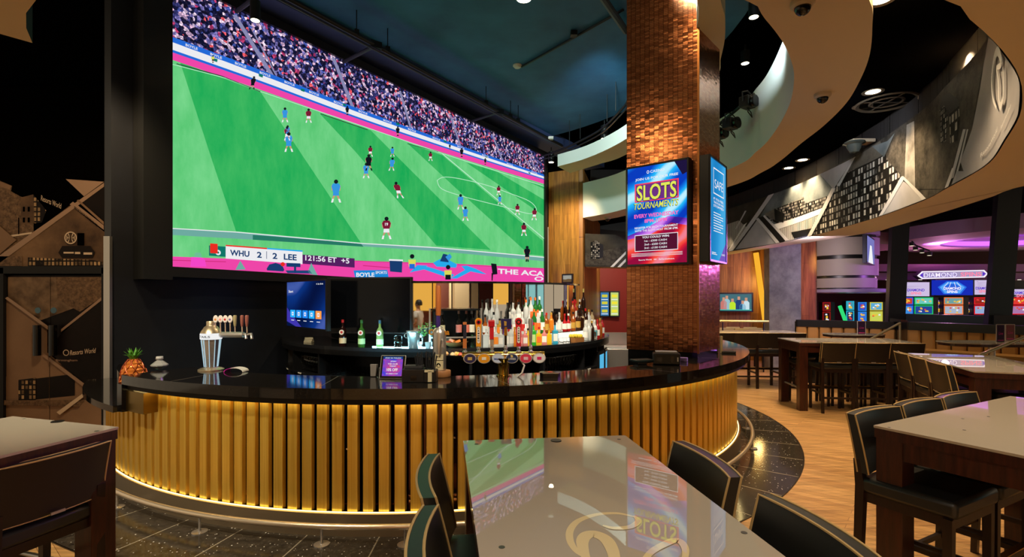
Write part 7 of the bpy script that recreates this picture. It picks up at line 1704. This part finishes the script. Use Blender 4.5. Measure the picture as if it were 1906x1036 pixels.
for s_ in (-1, 1):
    ch.append([pel, k_(s_*0.09,0,0.88,0.085), k_(s_*0.10,-0.01,0.50,0.06), k_(s_*0.10,0.02,0.10,0.04), k_(s_*0.10,0.02,0.05,0.042), k_(s_*0.11,-0.14,0.03,0.032)])
    ch.append([che, k_(s_*0.17,0,1.40,0.052), k_(s_*0.22,0.03,1.12,0.04), k_(s_*0.20,-0.14,0.98,0.032), k_(s_*0.17,-0.22,0.99,0.03), k_(s_*0.16,-0.26,0.99,(0.034,0.018))])
    for f_, (dx, ln) in enumerate(((-0.024,0.075),(-0.008,0.085),(0.008,0.08),(0.024,0.062))):
        ch.append([k_(s_*0.16,-0.26,0.99,(0.034,0.018)), k_(s_*0.16+dx,-0.29,0.985,0.009), k_(s_*0.16+dx,-0.27-ln,0.965,0.008)])
    ch.append([k_(s_*0.16,-0.26,0.99,(0.034,0.018)), k_(s_*0.16-s_*0.04,-0.27,0.98,0.010), k_(s_*0.16-s_*0.055,-0.30,0.965,0.009)])
bdy = skinned('body', ch, SKIN, pr)
sh_ = [[k_(0,0,0.92,(0.155,0.12)), k_(0,0,1.12,(0.15,0.115)), k_(0,0,1.30,(0.175,0.125)), k_(0,0.005,1.43,(0.10,0.08))]]
for s_ in (-1, 1): sh_.append([k_(0,0,1.30,(0.175,0.125)), k_(s_*0.17,0,1.40,0.072), k_(s_*0.205,0.02,1.22,0.066)])
skinned('shirt', sh_, SHIRT, pr)
tr_ = [[k_(0,0,0.97,(0.15,0.115)), k_(0,0,0.90,(0.15,0.115))]]
for s_ in (-1, 1): tr_.append([k_(0,0,0.90,(0.15,0.115)), k_(s_*0.095,0,0.84,0.10), k_(s_*0.10,-0.01,0.50,0.078), k_(s_*0.10,0.02,0.09,0.066)])
skinned('trousers', tr_, TROU, pr)
m = MB(); m.lathe([(0.001,0.135),(0.045,0.128),(0.075,0.10),(0.09,0.06),(0.094,0.01),(0.085,-0.03)], (0,0.018,1.64*S_), HAIR, 20, Matrix.Diagonal((0.88,1.08,1)))
m.build('hair', pr, local=True, smooth=True)
m = MB()
for s_ in (-1, 1):
    m.lathe([(0.001,-0.004),(0.009,0),(0.001,0.004)], (s_*0.03*S_,-0.092*S_,1.655*S_), mat('eye_dark', C8(20,16,14), 0.3), 10, RX); m.lathe([(0.001,-0.012),(0.014,-0.006),(0.018,0.004),(0.001,0.016)], (s_*0.076*S_,0.0,1.64*S_), SKIN, 10, Matrix.Rotation(math.pi/2, 3, 'Y'))
m.raw([Vector(q)*S_ for q in ((-0.014,-0.09,1.625),(0.014,-0.09,1.625),(0,-0.118,1.622),(0,-0.088,1.665))], [(0,1,2),(0,2,3),(1,3,2)], SKIN)
m.box((0,-0.088*S_,1.588*S_), (0.045,0.01,0.010), mat('lips', C8(160,90,80), 0.5)); m.build('face_features', bdy, local=True, smooth=True)
# right-hand wall with lit windows, seen in the mirrors
slab_wall('wall_right', (15.7, -6.4), (15.7, 5.0), 0, 4.5, mat('rear_mauve', C8(120,86,92), 0.6), 0.2, -1)
for y0, y1 in ((2.7,3.15),(3.22,3.5),(3.6,4.2)):
    m = MB(); m.box((15.62, (y0+y1)/2, 1.5), (0.06, y1-y0, 1.6), glow('teal_window', C8(150,210,206), 0.9)); m.build('window_3', kind='structure')
m = MB(); m.box((13.4, -6.22, 2.2), (1.3, 0.08, 1.6), glow('rear_lit_0')); m.build('lit_wall_niche', label='glowing amber wall niche at the right end of the rear wall', cat='light')
